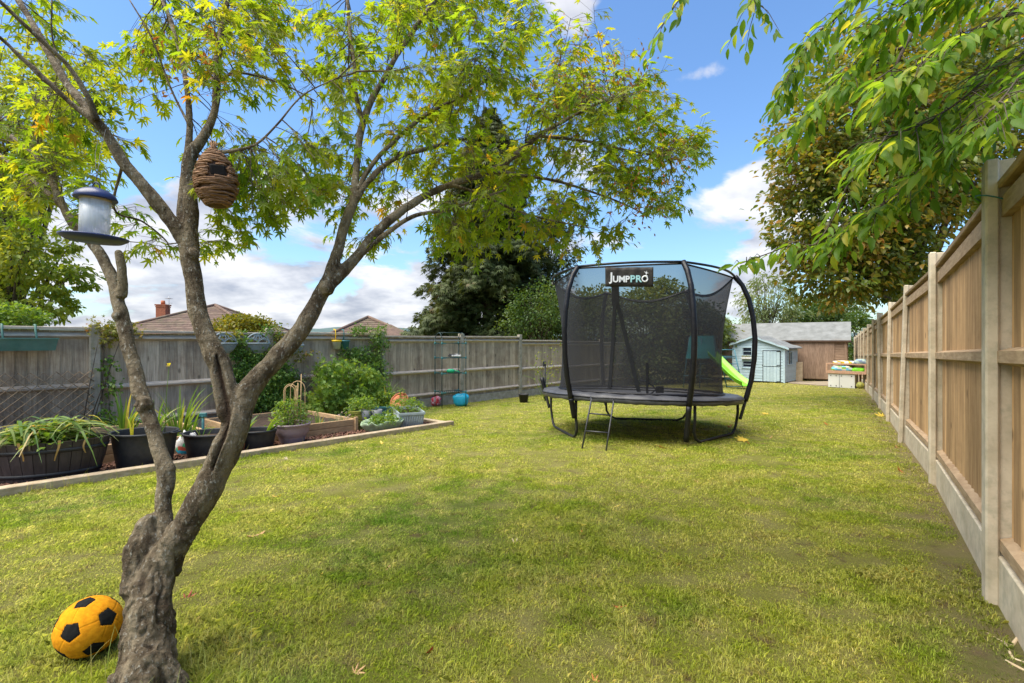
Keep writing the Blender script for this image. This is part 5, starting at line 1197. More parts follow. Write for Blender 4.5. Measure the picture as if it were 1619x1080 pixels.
# cherry whose big leaves hang over the right fence, close to the camera
def cherry():
    base = Vector((4.6, 2.7, gz(4.6, 2.7))); t = thing('cherry_tree', 'cherry branches with large drooping green leaves reaching over the right fence', 'tree', base)
    b = MB(); tw = b; top = Vector((4.3, 2.8, 2.9)); b.tube([base, base+Vector((.05, .03, 1.2)), base+Vector((-.1, .1, 2.2)), top, top+Vector((-.1, .2, 1.2))], [.13, .11, .09, .07, .04], 10)
    LB = [[(1700,-200,2.9,26),(1560,-60,2.6,12),(1480,0,2.5,9),(1430,75,2.45,8),(1405,140,2.45,7),(1380,210,2.45,6),(1345,280,2.45,5),(1325,330,2.45,4),(1290,385,2.5,3),(1255,383,2.5,3),(1230,395,2.5,2.5),(1170,417,2.5,2)],
          [(1480,0,2.5,9),(1400,-30,2.6,6),(1320,30,2.7,4),(1280,70,2.75,3),(1240,130,2.8,2)],
          [(1430,75,2.45,8),(1380,90,2.5,5),(1330,130,2.5,4),(1270,190,2.6,2)],
          [(1800,20,2.5,20),(1690,80,2.4,12),(1619,135,2.3,7),(1560,180,2.25,6),(1500,230,2.3,5),(1440,290,2.35,4),(1380,335,2.4,3),(1330,370,2.5,2)],
          [(1780,-60,2.3,20),(1650,0,2.1,9),(1560,40,2.0,7),(1480,90,2.0,5),(1420,130,2.05,4)],
          [(1690,80,2.4,12),(1600,90,2.2,6),(1530,150,2.1,5),(1470,190,2.1,4),(1400,220,2.1,3)],
          [(1700,30,2.2,9),(1640,80,2.0,6),(1590,150,1.9,5),(1530,210,1.9,3)],
          [(1560,-60,2.6,12),(1450,-90,2.7,8),(1300,-70,2.8,5),(1200,-20,2.8,4),(1195,12,2.8,2)],
          [(1300,-70,2.8,5),(1120,-60,2.8,3),(1080,-10,2.8,2.5),(1045,45,2.8,2)],
          [(1650,0,2.1,9),(1560,-20,2.1,5),(1470,-10,2.2,4),(1390,40,2.3,3)],
          [(1405,140,2.45,5),(1450,180,2.4,4),(1480,240,2.4,3),(1440,290,2.4,2)]]
    P = []; D = []; Nn = []; Sz = []
    dens = {0: .55, 8: .5, 9: .5}
    for i, L_ in enumerate(LB):
        q = spl(L_, 6); b.tube([p for p, r in q], [max(r, .0022) for p, r in q], 7)
        for k in range(len(q)//5, len(q)):
            if i == 8 and k < len(q)*.55: continue
            if i == 7 and k < len(q)*.3: continue
            p, r = q[k]; dr = (q[k][0]-q[k-1][0]).normalized()
            ns = 1 if i in (0, 7, 8) else (2 if i in (1, 2, 3) else 3)
            for _ in range(ns):
                if random.random() > (.7 if i in (0, 7, 8) else 1): continue
                sd = dr.cross(Vector((0, 0, 1))).normalized()*random.choice((-1, 1)); ln = random.uniform(.06, .30 if i else .10); d = (sd*random.uniform(.3, 1)+dr*random.uniform(.2, 1)+Vector((0, 0, random.uniform(-.35, .25)))).normalized()
                e = p+d*ln+Vector((0, 0, -.15*ln)); tw.tube([p, p+d*ln*.55+Vector((0, 0, .01)), e], [.0026, .002, .0012], 4, cap=False)
                nl = 2+int(ln*23)
                for j in range(nl):
                    u = (j+.5)/nl; s = p.lerp(e, u); hd = (d*.5+d.cross(Vector((0, 0, 1)))*(1 if j % 2 else -1)*.7+Vector((0, 0, random.uniform(-1.1, -.25)))+Vector((-.25, 0, 0))).normalized()
                    s2 = s+hd*.02; P.append(tuple(s2)); D.append(tuple(hd)); nn = Vector((random.gauss(0, .4), random.gauss(0, .4), 1)); Nn.append(tuple(nn)); Sz.append(random.uniform(.058, .105))
    b.build('trunk', BARK2, t, world=True)
    leaf_mesh('crown', P, D, Nn, Sz, TO, LEAF_CHERRY, t, width=.66); print('cherry', len(P))
cherry()

# climbers and shrubs along the left fence (each on its own stretch)
def on_fence(name, label, cat, regs, n, size, tm, lm, thick=.14, width=1.0, k_per=18, stems=14, o0=.08, z_hang=-.4):
    """foliage spread over the fence face: regs = [(px, py, rx, ry, offset)]"""
    tot = sum(r[2]*r[3] for r in regs); P = []; O = []
    c = regs[0]; tb = lft(c[0]); basep = lf(tb)-LR*.16; t = thing(name, label, cat, (basep.x, basep.y, gz(*basep)))
    for (px, py, rx, ry, oo) in regs:
        m = int(n*rx*ry/tot); nc = max(3, m//k_per)
        a = RNG.uniform(0, 2*PI, nc); rr = np.sqrt(RNG.random(nc)); X = px+np.cos(a)*rr*rx; Yp = py+np.sin(a)*rr*ry; C = []
        for x, y in zip(X, Yp):
            tt = lft(x); p0 = lfp(tt, o0+oo+thick*RNG.random()); q = at(x, y, p0.y); C.append((p0.x, p0.y, max(q.z, gz(p0.x, p0.y)+.03)))
        C = np.array(C); idx = RNG.integers(0, nc, m); s = .085 if size < .08 else .13
        off = RNG.normal(size=(m, 3))*s*np.array((1, 1, .8))*.75; P.append(C[idx]+off); O.append(off)
    P = np.concatenate(P); O = unit(np.concatenate(O))
    # keep in front of the boards
    rel = (P[:, 0]-lf(0).x)*(-LR.x)+(P[:, 1]-lf(0).y)*(-LR.y); sh = np.maximum(.05-rel, 0)*(P[:, 2] < CAMZ+.16); P[:, 0] += -LR.x*sh; P[:, 1] += -LR.y*sh
    front = np.array((-LR.x, -LR.y, .45)); D = O*.5+RNG.normal(size=P.shape)*.5+np.array((0, 0, z_hang)); Nn = RNG.normal(size=P.shape)*.45+front
    leaf_mesh('foliage', P, D, Nn, size*RNG.uniform(.6, 1.2, len(P)), tm, lm, t, np.clip(.6*RNG.random(len(P))+.4*(mnoise_arr(P*2.5)+.5), 0, 1), width=width)
    b = MB()
    for i in range(stems):
        e = Vector(P[RNG.integers(0, len(P))]); s0 = Vector((basep.x, basep.y, gz(*basep)))+Vector((LD.x, LD.y, 0))*random.uniform(-.25, .25); m_ = s0.lerp(e, .5)+Vector((0, 0, .12))
        b.tube([s0*(1-v)**2+m_*2*v*(1-v)+e*v*v for v in (0, .25, .5, .75, 1)], [.009, .007, .006, .004, .002], 5)
    b.build('stems', BARK2, t, world=True); return t
on_fence('climbing_shrub', 'dense green climber covering the fence beneath the two grey half baskets', 'climber', [(392,607,42,44,.02),(376,568,10,24,0),(405,585,30,26,.02),(400,630,50,16,.1),(434,575,8,30,.02),(440,605,24,30,.05),(424,522,10,6,0),(378,540,6,14,0)], 8500, .055, TO, LEAF_IVY, .12, .8, o0=.03)
on_fence('ivy', 'ivy climbing the fence beside the third concrete post, right of the small buckets', 'climber', [(588,600,18,40,.02),(594,553,11,24,0),(572,522,26,6,0),(599,528,6,12,0),(568,565,20,16,0),(545,556,14,8,0)], 2600, .065, TML, LEAF_IVY, .10)
on_fence('currant_bush', 'leafy bright green currant bush in front of the lattice on the fence', 'bush', [(532,612,44,30,.35),(555,642,40,16,.45),(510,585,34,12,.2),(500,630,24,18,.3),(480,652,20,12,.35)], 2300, .12, TM, leafmat('currant_leaf', [(0, (.07,.16,.022)), (.5, (.15,.27,.035)), (1, (.28,.36,.06))], .42, .42), .35, k_per=12)
on_fence('hedge_bindweed', 'light green bindweed strand climbing beside the leftmost post', 'climber', [(168,655,8,28,.02),(174,610,6,12,0),(170,575,5,10,0)], 300, .06, TO, LEAF_IVY, .04, stems=4)
on_fence('vine', 'yellow-green vine tips spilling over the top of the leftmost post', 'climber', [(152,514,10,5,0),(172,519,10,6,0),(192,523,14,6,0),(205,525,10,4,0),(170,538,6,5,0),(185,520,12,5,0)], 420, .065, TML, LEAF_GOLD, .04, stems=5)
on_fence('vine', 'golden leafy vine tips over the capping by the second concrete post', 'climber', [(345,525,8,5,0),(366,530,10,8,0),(436,530,8,12,0),(455,545,14,8,0),(470,560,16,8,.05)], 420, .055, TO, LEAF_GOLD, .05, stems=5)

# willow lattices fixed to the fence
def lattice(px0, px1, z0, z1, label, n=15, o=.075):
    t0, t1 = lft(px0), lft(px1); p0, p1 = lf(t0), lf(t1); Ln = (p1-p0).length; H = z1-z0; g = (gz(*p0)+gz(*p1))/2
    t = thing('willow_lattice', label, 'trellis', (p0.x, p0.y, g), LROT); b1 = MB(); b2 = MB()
    st = .118; k = -int(H*1.15/st)-1
    while k*st < Ln+H*1.2:
        for sg, b, oo in ((1, b1, .0), (-1, b2, .012)):
            x0 = k*st+(0 if sg > 0 else 0); dx = H*1.05*sg
            xa, xb = (x0, x0+dx) if sg > 0 else (x0, x0+dx)
            za, zb = z1, z0
            if sg < 0: xa = x0; xb = x0-H*1.05
            def cl(x, z, X, Z):
                if x < 0: u = (0-x)/(X-x); return 0, z+(Z-z)*u
                if x > Ln: u = (Ln-x)/(X-x); return Ln, z+(Z-z)*u
                return x, z
            if max(xa, xb) < 0 or min(xa, xb) > Ln: continue
            A = cl(xa, za, xb, zb); B_ = cl(xb, zb, xa, za); b.tint = random.random()
            jit = random.uniform(-.01, .01); b.tube([(A[0], -o-oo, A[1]+jit), ((A[0]+B_[0])/2, -o-oo-.003, (A[1]+B_[1])/2+random.uniform(-.006, .006)), (B_[0], -o-oo, B_[1])], .0058, 5)
        k += 1
    b1.build('falling_rods', WILLOW, t); b2.build('rising_rods', WILLOW, t)
lattice(-60, 147, .30, 1.02, 'split willow lattice on the fence behind the half barrel planter')
lattice(450, 590, .28, .95, 'split willow lattice half hidden by the currant bush')

# ---------------------------------------------------------------- houses beyond the left fence
def house(name, label, apex_px, apex_py, Y, hw, pitch, ridge=0.0, rz=0.0, chim=None, sub=None):
    ap = at(apex_px, apex_py, Y); he = ap.z-pitch*hw; g = min(he-2.5, gz(ap.x, 45)); t = thing(name, label, 'house', (ap.x, ap.y, g), rz)
    H = he-g; b = MB(); w = hw-.35; 
    b.box((0, 0, H/2+.05), (2*w+2*ridge, 2*w, H+.1)); b.build('wall', RENDER_, t)
    b = MB(); n = 17
    def ring(u): s = hw*(1-u); return [(-s-ridge, -s), (s+ridge, -s), (s+ridge, s), (-s-ridge, s)]
    for i in range(n):
        u0, u1 = i/n, (i+1)/n; r0, r1 = ring(u0), ring(min(u1, .999)); z0, z1 = H+pitch*hw*u0, H+pitch*hw*u1
        for k in range(4):
            a, c = r0[k], r0[(k+1) % 4]; d, e = r1[(k+1) % 4], r1[k]; m = max(2, int(math.hypot(c[0]-a[0], c[1]-a[1])/.33))
            for j in range(m):
                f, g_ = j/m, (j+1)/m; b.tint = random.random(); L3 = lambda p, q, v, z: (p[0]+(q[0]-p[0])*v, p[1]+(q[1]-p[1])*v, z); lift = .035
                A, B_, C, D = L3(a, c, f, z0+lift), L3(a, c, g_, z0+lift), L3(e, d, g_, z1+.005), L3(e, d, f, z1+.005); b.add([A, B_, C, D, L3(a, c, f, z0-.01), L3(a, c, g_, z0-.01)], [(0, 1, 2, 3), (4, 5, 1, 0)], False)
    rf = b.build('roof', TILE, t); b = MB()
    for sx, sy in ((-1, -1), (1, -1), (1, 1), (-1, 1)): b.tube([(sx*(hw*.99+ridge), sy*hw*.99, H+.05), (sx*ridge, 0, H+pitch*hw+.04)], .10, 8)
    if ridge: b.tube([(-ridge, 0, H+pitch*hw+.05), (ridge, 0, H+pitch*hw+.05)], .10, 8)
    b.build('hip_tiles', TILE, rf)
    for x in (-w*.5, w*.5):
        b = MB(); b.box((x, -w-.02, H-1.2), (1.3, .08, 1.1)); f = b.build('window', WHITEP, t); b = MB(); b.box((x, -w-.07, H-1.2), (1.16, .02, .96)); b.build('pane', DARKGL, f)
    if chim:
        c = at(chim[0], chim[1], Y-.6)-Vector(t.location); b = MB(); cw = .58; hh = 1.5
        b.box((c.x, c.y, c.z-hh/2), (cw, cw, hh)); ch = b.build('chimney', BRICK, rf)
        b = MB(); b.box((c.x, c.y, c.z+.03), (cw+.10, cw+.1, .09)); b.box((c.x, c.y, c.z-.09), (cw+.05, cw+.05, .07)); b.build('chimney_cap', BRICK, ch)
        b = MB(); b.lathe([(.13, 0), (.11, .26), (.09, .26), (.09, .2)], (c.x, c.y, c.z+.075), 12); b.build('chimney_pot', TERRA, ch)
        b = MB(); m = c+Vector((cw*.62, 0, -.45)); b.tube([m, m+Vector((0, 0, 1.05))], .016, 6)
        for k in range(5): b.tube([m+Vector((-.16+.07*k*0, -.2+.1*k, .92)), m+Vector((.16, -.2+.1*k, .92))], .008, 4)
        b.tube([m+Vector((0, -.25, .92)), m+Vector((0, .25, .92))], .01, 4); b.tube([m+Vector((-.22, 0, .62)), m+Vector((.22, 0, .62))], .01, 4); b.tube([m+Vector((-.12, 0, .3)), m+Vector((.05, 0, .3))], .012, 4); b.build('aerial', STEEL, rf)
    if sub:
        sp = at(sub[0], sub[1], Y-sub[2])-Vector(t.location); s = sub[2]*.55; b = MB(); b.add([(sp.x, sp.y+.3, sp.z), (sp.x-s, sp.y-s*.6, sp.z-s*pitch*1.15), (sp.x+s, sp.y-s*.6, sp.z-s*pitch*1.15), (sp.x, sp.y+s*1.6, sp.z)], [(0, 1, 2), (0, 3, 1), (0, 2, 3)]); b.build('front_hip', TILE, rf)
house('bungalow', 'bungalow with brown hipped tile roof and red brick chimney beyond the fence', 340, 483, 33, 4.5, .45, 0, R(8), chim=(262, 484))
house('bungalow', 'bungalow with mossy pyramid tile roof seen between the conifer and the leaning branch', 582, 502, 31, 4.2, .50, .0, R(20), sub=(597, 512, 2.2))

# ---------------------------------------------------------------- planting border on the left
def border():
    # bark mulch bed: base sheet and loose chips
    b = MB(); NN_ = 40; vs = []
    S0, S1 = -3.5, S_END-.06
    for i in range(NN_+1):
        for j in range(13): s = S0+(S1-S0)*i/NN_; n = .03+2.75*j/12; vs.append(bf(s, n, .012+.012*mnoise.noise(Vector((s*3, n*3, 0)))))
    b.add(vs, [(i*13+j, (i+1)*13+j, (i+1)*13+j+1, i*13+j+1) for i in range(NN_) for j in range(12)], True); o = b.build('mulch_bed', mat('bark_mulch', (.16, .085, .055), (.07, .04, .025), 40, .95, 1.0, dist=.03)); o['kind'] = 'structure'
    P = []; n = 9000
    s = RNG.uniform(-1.6, S1-.05, n); q = RNG.uniform(.06, .95, n)**1.0
    P = np.array([tuple(bf(a, c, .02+.012*random.random())) for a, c in zip(s, q)])
    ch = (np.array([(-.5, -.18, 0), (.5, -.22, .05), (.45, .22, 0), (-.4, .2, .06), (0, 0, .12)]), [(0, 1, 4), (1, 2, 4), (2, 3, 4), (3, 0, 4)])
    o = leaf_mesh('bark_chips', P, RNG.normal(size=(n, 3))*np.array((1, 1, .3)), RNG.normal(size=(n, 3))*.5+np.array((0, 0, 1)), RNG.uniform(.02, .055, n), ch, CHIP); o['kind'] = 'stuff'; tag(o, 'red-brown bark chippings covering the border between the tubs', 'mulch')
    # low timber edging, mitred return at the far end
    t = thing('timber_edging', 'long low pale timber edging between the border and the lawn', 'edging', tuple(bf(S_END, 0)))
    b = MB(); s = -3.2
    ends = [-3.2, -.8, 1.6, S_END]
    for a, c in zip(ends, ends[1:]):
        b = MB(); b.tint = random.random(); A, C = bf(a, 0, 0), bf(c, 0, 0); m_ = (A+C)/2; sl_ = math.atan2(C.z-A.z, (C-A).length); b.box(m_+Vector((0, 0, .022)), ((C-A).length-.004, .115, .11), rot=Matrix.Rotation(BEDROT, 3, 'Z') @ Matrix.Rotation(-sl_, 3, 'Y'), bev=.006); b.build('board', SLEEPER, t, world=True)
    b = MB(); b.tint = .8; A, C = bf(S_END-.057, .06, 0), bf(S_END-.057, 1.3, 0); b.box((A+C)/2+Vector((0, 0, .020)), (.115, (C-A).length, .108), rz=BEDROT, bev=.006); b.build('board', SLEEPER, t, world=True)
    def raised(s0, s1, n0, n1, h, label, stub=False):
        t = thing('raised_bed', label, 'raised bed', tuple(bf(s0, n0)), BEDROT); L_, W_ = s1-s0, n1-n0
        dz = gz(*bf(s1, n0).xy)-gz(*bf(s0, n0).xy); sh = lambda x, y: (x/L_)*dz
        for (c, d) in (((L_/2, 0), (L_, .04)), ((L_/2, W_), (L_, .04)), ((0, W_/2), (.04, W_-.045)), ((L_, W_/2), (.04, W_-.045))):
            for k in (0, 1):
                b = MB(); b.tint = random.random(); z = h*(.25+.5*k); rot = Matrix.Rotation(-math.atan2(dz, L_), 3, 'Y') if d[0] > .1 else Matrix.Identity(3)
                b.box((c[0], c[1], z+sh(*c)+.01), (d[0], d[1], h/2-.004), rot=rot, bev=.005); b.build('side_board', BEDWOOD, t)
        for x in (.0, L_):
            for y in (-.03, W_+.03):
                if x == 0 and y < 0: continue
                b = MB(); b.tint = random.random(); b.box((x+(-.01 if x else .01), y, h/2+sh(x, 0)+.02), (.05, .05, h+.04), bev=.004); b.build('corner_post', BEDWOOD, t)
        b = MB(); vs = [(L_*i/14, W_*j/10, h-.05+sh(L_*i/14, 0)+.02*mnoise.noise(Vector((i*.7, j*.7, s0)))) for i in range(15) for j in range(11)]; b.add(vs, [(i*11+j, (i+1)*11+j, (i+1)*11+j+1, i*11+j+1) for i in range(14) for j in range(10)], True); b.build('soil', SOIL, t)
        return t
    raised(-1.0, 1.95, .86, 2.35, .22, 'long raised timber bed of irises behind the barrel and the tall black tub')
    raised(2.35, 3.93, .72, 2.35, .20, 'raised timber bed of dark soil behind the mauve pot')
border()

def strap_plant(base, n, h, spread, lm, parent, name='blades', w=.022, bend=.35, seed=0, dirs=None, up=1.0):
    """upright strap leaves rooted at base"""
    rg = random.Random(seed); b = MB(); base = Vector(base); 
    for i in range(n):
        a = rg.uniform(0, 2*PI) if dirs is None else R(rg.uniform(*dirs)); ln = h*rg.uniform(.6, 1.1); out = Vector((math.cos(a), math.sin(a), 0)); s0 = base+out*rg.random()*spread*.35; lean = rg.uniform(.08, bend); K = 7
        sd = out.cross(Vector((0, 0, 1))); rotn = rg.uniform(-.8, .8); sd = (sd*math.cos(rotn)+out*math.sin(rotn)); vs = []; b.tint = rg.random()
        for k in range(K+1):
            u = k/K; p = s0+out*ln*lean*(u*.7+u**2.6*1.3)+Vector((0, 0, up*ln*(u-.55*lean*u**3.2))); ww = w*(.7+.6*u-1.25*u**3)*.5; vs += [p-sd*max(ww, .0008), p+sd*max(ww, .0008)]
        b.add(vs, [(2*k, 2*k+1, 2*k+3, 2*k+2) for k in range(K)], True)
    return b.build(name, lm, parent, world=True)
def bushy(base, r, h, n, size, lm, parent, tm=None, name='leaves', stems=10, width=.9):
    base = Vector(base); a = RNG.uniform(0, 2*PI, n); rr = np.sqrt(RNG.random(n))*r; z = RNG.random(n)**.8*h; sq = 1-.5*(z/h)**2
    P = np.stack([base.x+np.cos(a)*rr*sq, base.y+np.sin(a)*rr*sq, base.z+z], 1); P += .06*r*RNG.normal(size=P.shape)
    D = np.stack([np.cos(a), np.sin(a), RNG.uniform(-.5, .7, n)], 1)+RNG.normal(size=(n, 3))*.4; Nn = RNG.normal(size=(n, 3))*.5+np.array((0, 0, 1))
    leaf_mesh(name, P, D, Nn, size*RNG.uniform(.6, 1.2, n), tm or TO, lm, parent, width=width)
    b = MB()
    for i in range(stems): e = Vector(P[RNG.integers(0, n)]); s0 = base+Vector((random.uniform(-.3, .3)*r, random.uniform(-.3, .3)*r, -.02)); b.tube([s0, s0.lerp(e, .5)+Vector((0, 0, .05*h)), e], [.004, .003, .0015], 4)
    b.build('stems', LEAF_BRIGHT, parent, world=True)

def pot(name, label, cat, px, py, w, h, m, taper=.78, sy=1.0, rz=0.0, rim=.018, soil=True, wall=.008, lip=True, handles=False, depth_px=None, group=None):
    p = gp(px, py, .012); r = w/2; p.y += r*.55*sy; p.x += 0; p.z = gz(p.x, p.y)+.012
    # slide back along the line of sight so the front foot stays where it was seen
    p.x = (px-CX)/F*p.y
    t = thing(name, label, cat, tuple(p), rz, group); b = MB()
    pr = [(0, 0), (r*taper, 0), (r*(taper+.02), .01), (r*(taper*.35+.65), h*.62), (r*.985, h-.03)]
    if lip: pr += [(r*.99, h-.028), (r*1.03, h-.024), (r*1.04, h-.006), (r*1.02, h), (r*.97, h), (r*.955, h-.01)]
    else: pr += [(r, h), (r*.96, h)]
    pr += [(r*.93, h*.6), (r*taper*.93, .02)]
    b.lathe(pr, n=44, sy=sy); b.build('body', m, t)
    if soil: b = MB(); b.lathe([(0, h*.80), (r*.5, h*.805), (r*.91*1.0, h*.79)], n=30, sy=sy, wob=lambda a, i: .0); b.build('compost', SOIL, t)
    if handles:
        for sg in (0, PI): b = MB(); c = Vector((math.cos(sg)*r*1.02, math.sin(sg)*r*sy, h-.01)); d = Vector((-math.sin(sg), math.cos(sg), 0)); b.tube([c+d*.06, c+d*.05+Vector((math.cos(sg)*.035, 0, -.005)), c-d*.05+Vector((math.cos(sg)*.035, 0, -.005)), c-d*.06], .009, 8); b.build('handle', m, t)
    return t, p
def border_pots():
    # oval half barrel
    p = gp(72, 764, .012); p.y += .20; p.x = (78-CX)/F*p.y; p.z = gz(p.x, p.y)+.012; rz = BEDROT*.55; t = thing('barrel_planter', 'oval dark brown half barrel planter with black hoops and floppy cut leaves', 'planter', tuple(p), rz)
    WB = mat('dark_barrel_staves', (.062, .048, .045), (.038, .03, .028), 6, .55, .3, (6, 6, 1), .18); A_, B_ = .47, .27; H = .385; NS = 30
    for_ = MB(); b = for_
    for k in range(NS):
        a0, a1 = 2*PI*k/NS+.006, 2*PI*(k+1)/NS-.006; b.tint = random.random(); vs = []
        for z, s in ((0, .80), (H*.5, .915), (H, 1.0)):
            for a in (a0, (a0+a1)/2, a1): vs.append((math.cos(a)*A_*s, math.sin(a)*B_*s, z))
            for a in (a1, a0): vs.append((math.cos(a)*(A_*s-.022), math.sin(a)*(B_*s-.022), z))
        fs = []
        for q in range(2):
            o = q*5
            for i in range(5): fs.append((o+i, o+(i+1) % 5, o+5+(i+1) % 5, o+5+i))
        fs += [(10, 11, 12, 13, 14), (4, 3, 2, 1, 0)]; b.add(vs, fs, False)
    b.build('staves', WB, t)
    for z in (.075, .30):
        b = MB(); s = .80+.2*z/H; prof = [(1.0, -.018), (1.012, -.018), (1.02, .018), (1.0, .018)]; vs = []; n = 48
        for k in range(n):
            a = 2*PI*k/n
            for r, dz in prof: sz = .80+.2*(z+dz)/H; vs.append((math.cos(a)*(A_*sz*r+.001), math.sin(a)*(B_*sz*r+.002), z+dz))
        b.add(vs, [(k*4+i, ((k+1) % n)*4+i, ((k+1) % n)*4+(i+1) % 4, k*4+(i+1) % 4) for k in range(n) for i in range(4)], True); b.build('hoop', BLACKP, t)
    b = MB(); b.lathe([(0, H-.07), (A_*.92, H-.08)], n=30, sy=B_/A_); b.build('compost', SOIL, t)
    # flopped strap leaves heaped across the top
    b = MB(); rg = random.Random(3)
    for i in range(170):
        a = rg.uniform(0, 2*PI); r0 = rg.random()**.5*.75; s0 = Vector((math.cos(a)*r0*A_, math.sin(a)*r0*B_, H+rg.uniform(-.04, .10))); d = Vector((rg.gauss(0, 1), rg.gauss(0, .6), 0)).normalized(); ln = rg.uniform(.25, .62); hh = rg.uniform(.01, .10); b.tint = rg.random(); sd = (d.cross(Vector((0, 0, 1)))+Vector((0, 0, rg.uniform(-.4, .4)))).normalized(); w = rg.uniform(.006, .016); vs = []; K = 8; s0 -= d*ln*.45
        for k in range(K+1):
            u = k/K; q = s0+d*ln*u+Vector((0, 0, hh*math.sin(PI*u)*1.4)); e = math.hypot(q.x/A_, q.y/B_)
            q.z = max(q.z, H*.9) if e < 1 else q.z
            if e > 1.03: q.z -= (e-1.03)*rg.uniform(.12, .26)*1.3
            ww = w*math.sin(PI*min(1, .12+u*.86)); vs += [q-sd*ww, q+sd*ww]
        b.add(vs, [(2*k, 2*k+1, 2*k+3, 2*k+2) for k in range(K)], True)
    for (x, l_) in ((-.12, .17), (.13, .19), (.33, .15), (.44, .12), (-.3, .10)):
        y = -B_*math.sqrt(max(0, 1-(x/A_)**2))-.012; w = .011; b.tint = .98 if x != .44 else .4; K = 6; vs = []
        for k in range(K+1): u = k/K; q = Vector((x+.02*math.sin(u*3+x*9), y-.012*math.sin(PI*u)-.004, H+.02-l_*u)); vs += [q-Vector((w*(1-u*.6), 0, 0)), q+Vector((w*(1-u*.6), .004*math.sin(u*9), 0))]
        b.add(vs, [(2*k, 2*k+1, 2*k+3, 2*k+2) for k in range(K)], True)
    b.build('floppy_leaves', leafmat('flopped_leaf', [(0, (.07,.15,.03)), (.45, (.15,.24,.05)), (.8, (.28,.34,.10)), (.93, (.46,.42,.16)), (1, (.42,.22,.07))], .35, .4), t)
    lw = Matrix.Rotation(rz, 3, 'Z'); bushy(p+lw@Vector((-.02, .02, H-.03)), .36, .16, 260, .085, LEAF_BRIGHT, t, name='broad_leaves', stems=6)
    # black tubs
    G = 'black plastic tubs along the border'
    t, p = pot('plant_tub', 'tall black plastic tub behind the left maple stem, with upright green shoots', 'tub', 229, 741, .63, .38, BLACKP, .80, .85, handles=True, group=G)
    strap_plant(p+Vector((.12, -.02, .30)), 16, .48, .16, LEAF_STRAP, t, w=.024, bend=.5, seed=4); strap_plant(p+Vector((-.10, -.05, .30)), 3, .34, .05, leafmat('yellow_blade', [(.55, .50, .04), (.6, .6, .06)], .3), t, 'yellow_blades', w=.02, bend=.15, seed=9)
    b = MB(); q = p+Vector((.20, .02, .3)); b.tube([q, q+Vector((.02, 0, .45)), q+Vector((.05, 0, .80))], [.004, .003, .002], 5); b.build('flower_stalk', LEAF_BRIGHT, t, world=True)
    leaf_mesh('yellow_flower', [tuple(q+Vector((.05, 0, .79)))]*7, RNG.normal(size=(7, 3)), RNG.normal(size=(7, 3)), .03, TO, leafmat('yellow_petal', [(.7, .62, .04), (.75, .68, .08)], .3), t)
    t, p = pot('plant_tub', 'wide low black tub partly hidden by the main maple stem', 'tub', 335, 724, .62, .285, BLACKP, .82, .8, handles=True, group=G)
    strap_plant(p+Vector((-.12, 0, .2)), 7, .3, .2, LEAF_STRAP, t, w=.012, bend=.7, seed=14)
    t, p = pot('plant_tub', 'small black tub of pale green shoots between the maple stem and the mauve pot', 'tub', 407, 712, .455, .25, BLACKP, .80, .85, handles=False, group=G)
    strap_plant(p+Vector((-.13, -.05, .15)), 7, .30, .06, LEAF_STRAP, t, w=.045, bend=.35, seed=5); strap_plant(p+Vector((.12, -.05, .15)), 7, .34, .06, LEAF_STRAP, t, 'leaning_blades', w=.045, bend=.8, seed=6, dirs=(-10, 50))
    t, p = pot('terracotta_pot', 'terracotta pot just showing beside the main maple stem', 'pot', 376, 715, .22, .24, TERRA, .7, 1)
    # mauve glazed pot of peas with cane hoops
    t, p = pot('glazed_pot', 'round mauve glazed pot of bushy green peas', 'pot', 462, 703, .46, .275, MAUVE, .62, 1)
    bushy(p+Vector((-.03, 0, .22)), .26, .36, 900, .045, LEAF_BRIGHT, t, stems=16); 
    o = p+Vector((.02, .0, .2)); t2 = thing('cane_hoops', 'arched bamboo cane plant support standing in the mauve pot', 'plant support', tuple(o))
    for (x0, x1, y, zz) in ((-.11, .07, -.05, .70), (-.07, .13, .06, .73), (-.13, .0, .03, .70)):
        b = MB(); pts = [Vector((x0, y, 0)), Vector((x0, y, zz*.55))]+[Vector(((x0+x1)/2-(x1-x0)/2*math.cos(R(a)), y, zz*.72+(x1-x0)/2*1.15*math.sin(R(a)))) for a in range(0, 181, 20)]+[Vector((x1, y, zz*.5)), Vector((x1, y, 0))]; b.tube(pts, .0055, 6); b.build('hoop', CANE, t2)
    for x, h_ in ((.045, .62), (.09, .74), (.02, .58)): b = MB(); b.tube([Vector((x, 0, 0)), Vector((x+.01, .01, h_))], .005, 6); b.build('cane', CANE, t2)
    # colourful compost bag between the tubs
    b = MB(); p = gp(289, 722, .012); n, m = 20, 10; vs = []
    for i in range(m+1):
        for j in range(n):
            th = PI*i/m; a = 2*PI*j/n; d = Vector((math.sin(th)*math.cos(a), math.sin(th)*math.sin(a), math.cos(th))); k = 1+.25*mnoise.noise(d*2.2)+.10*mnoise.noise(d*6); vs.append(Vector((d.x*.13, d.y*.09, d.z*.15+.13))*k)
    b.add(vs, [(i*n+j, (i+1)*n+j, (i+1)*n+(j+1) % n, i*n+(j+1) % n) for i in range(m) for j in range(n)], True)
    for f in range(len(b.m)): v = vs[b.f[f][0]]; b.m[f] = 0 if v.z > .17 else int(abs(mnoise.noise(v*14+Vector((3, 1, 7))))*11) % 4
    o = b.build('compost_bag', [mat('bag_white', (.6, .58, .55), None, 9, .4), CYANP, mat('bag_green', (.10, .45, .22), None, 9, .4), mat('bag_red', (.6, .12, .08), None, 9, .4)]); o.location = p+Vector((0, .08, 0)); tag(o, 'crumpled multicoloured plastic bag between two black tubs', 'bag')
    # irises and others rooted in the raised beds
    G2 = 'iris clumps in the raised bed'
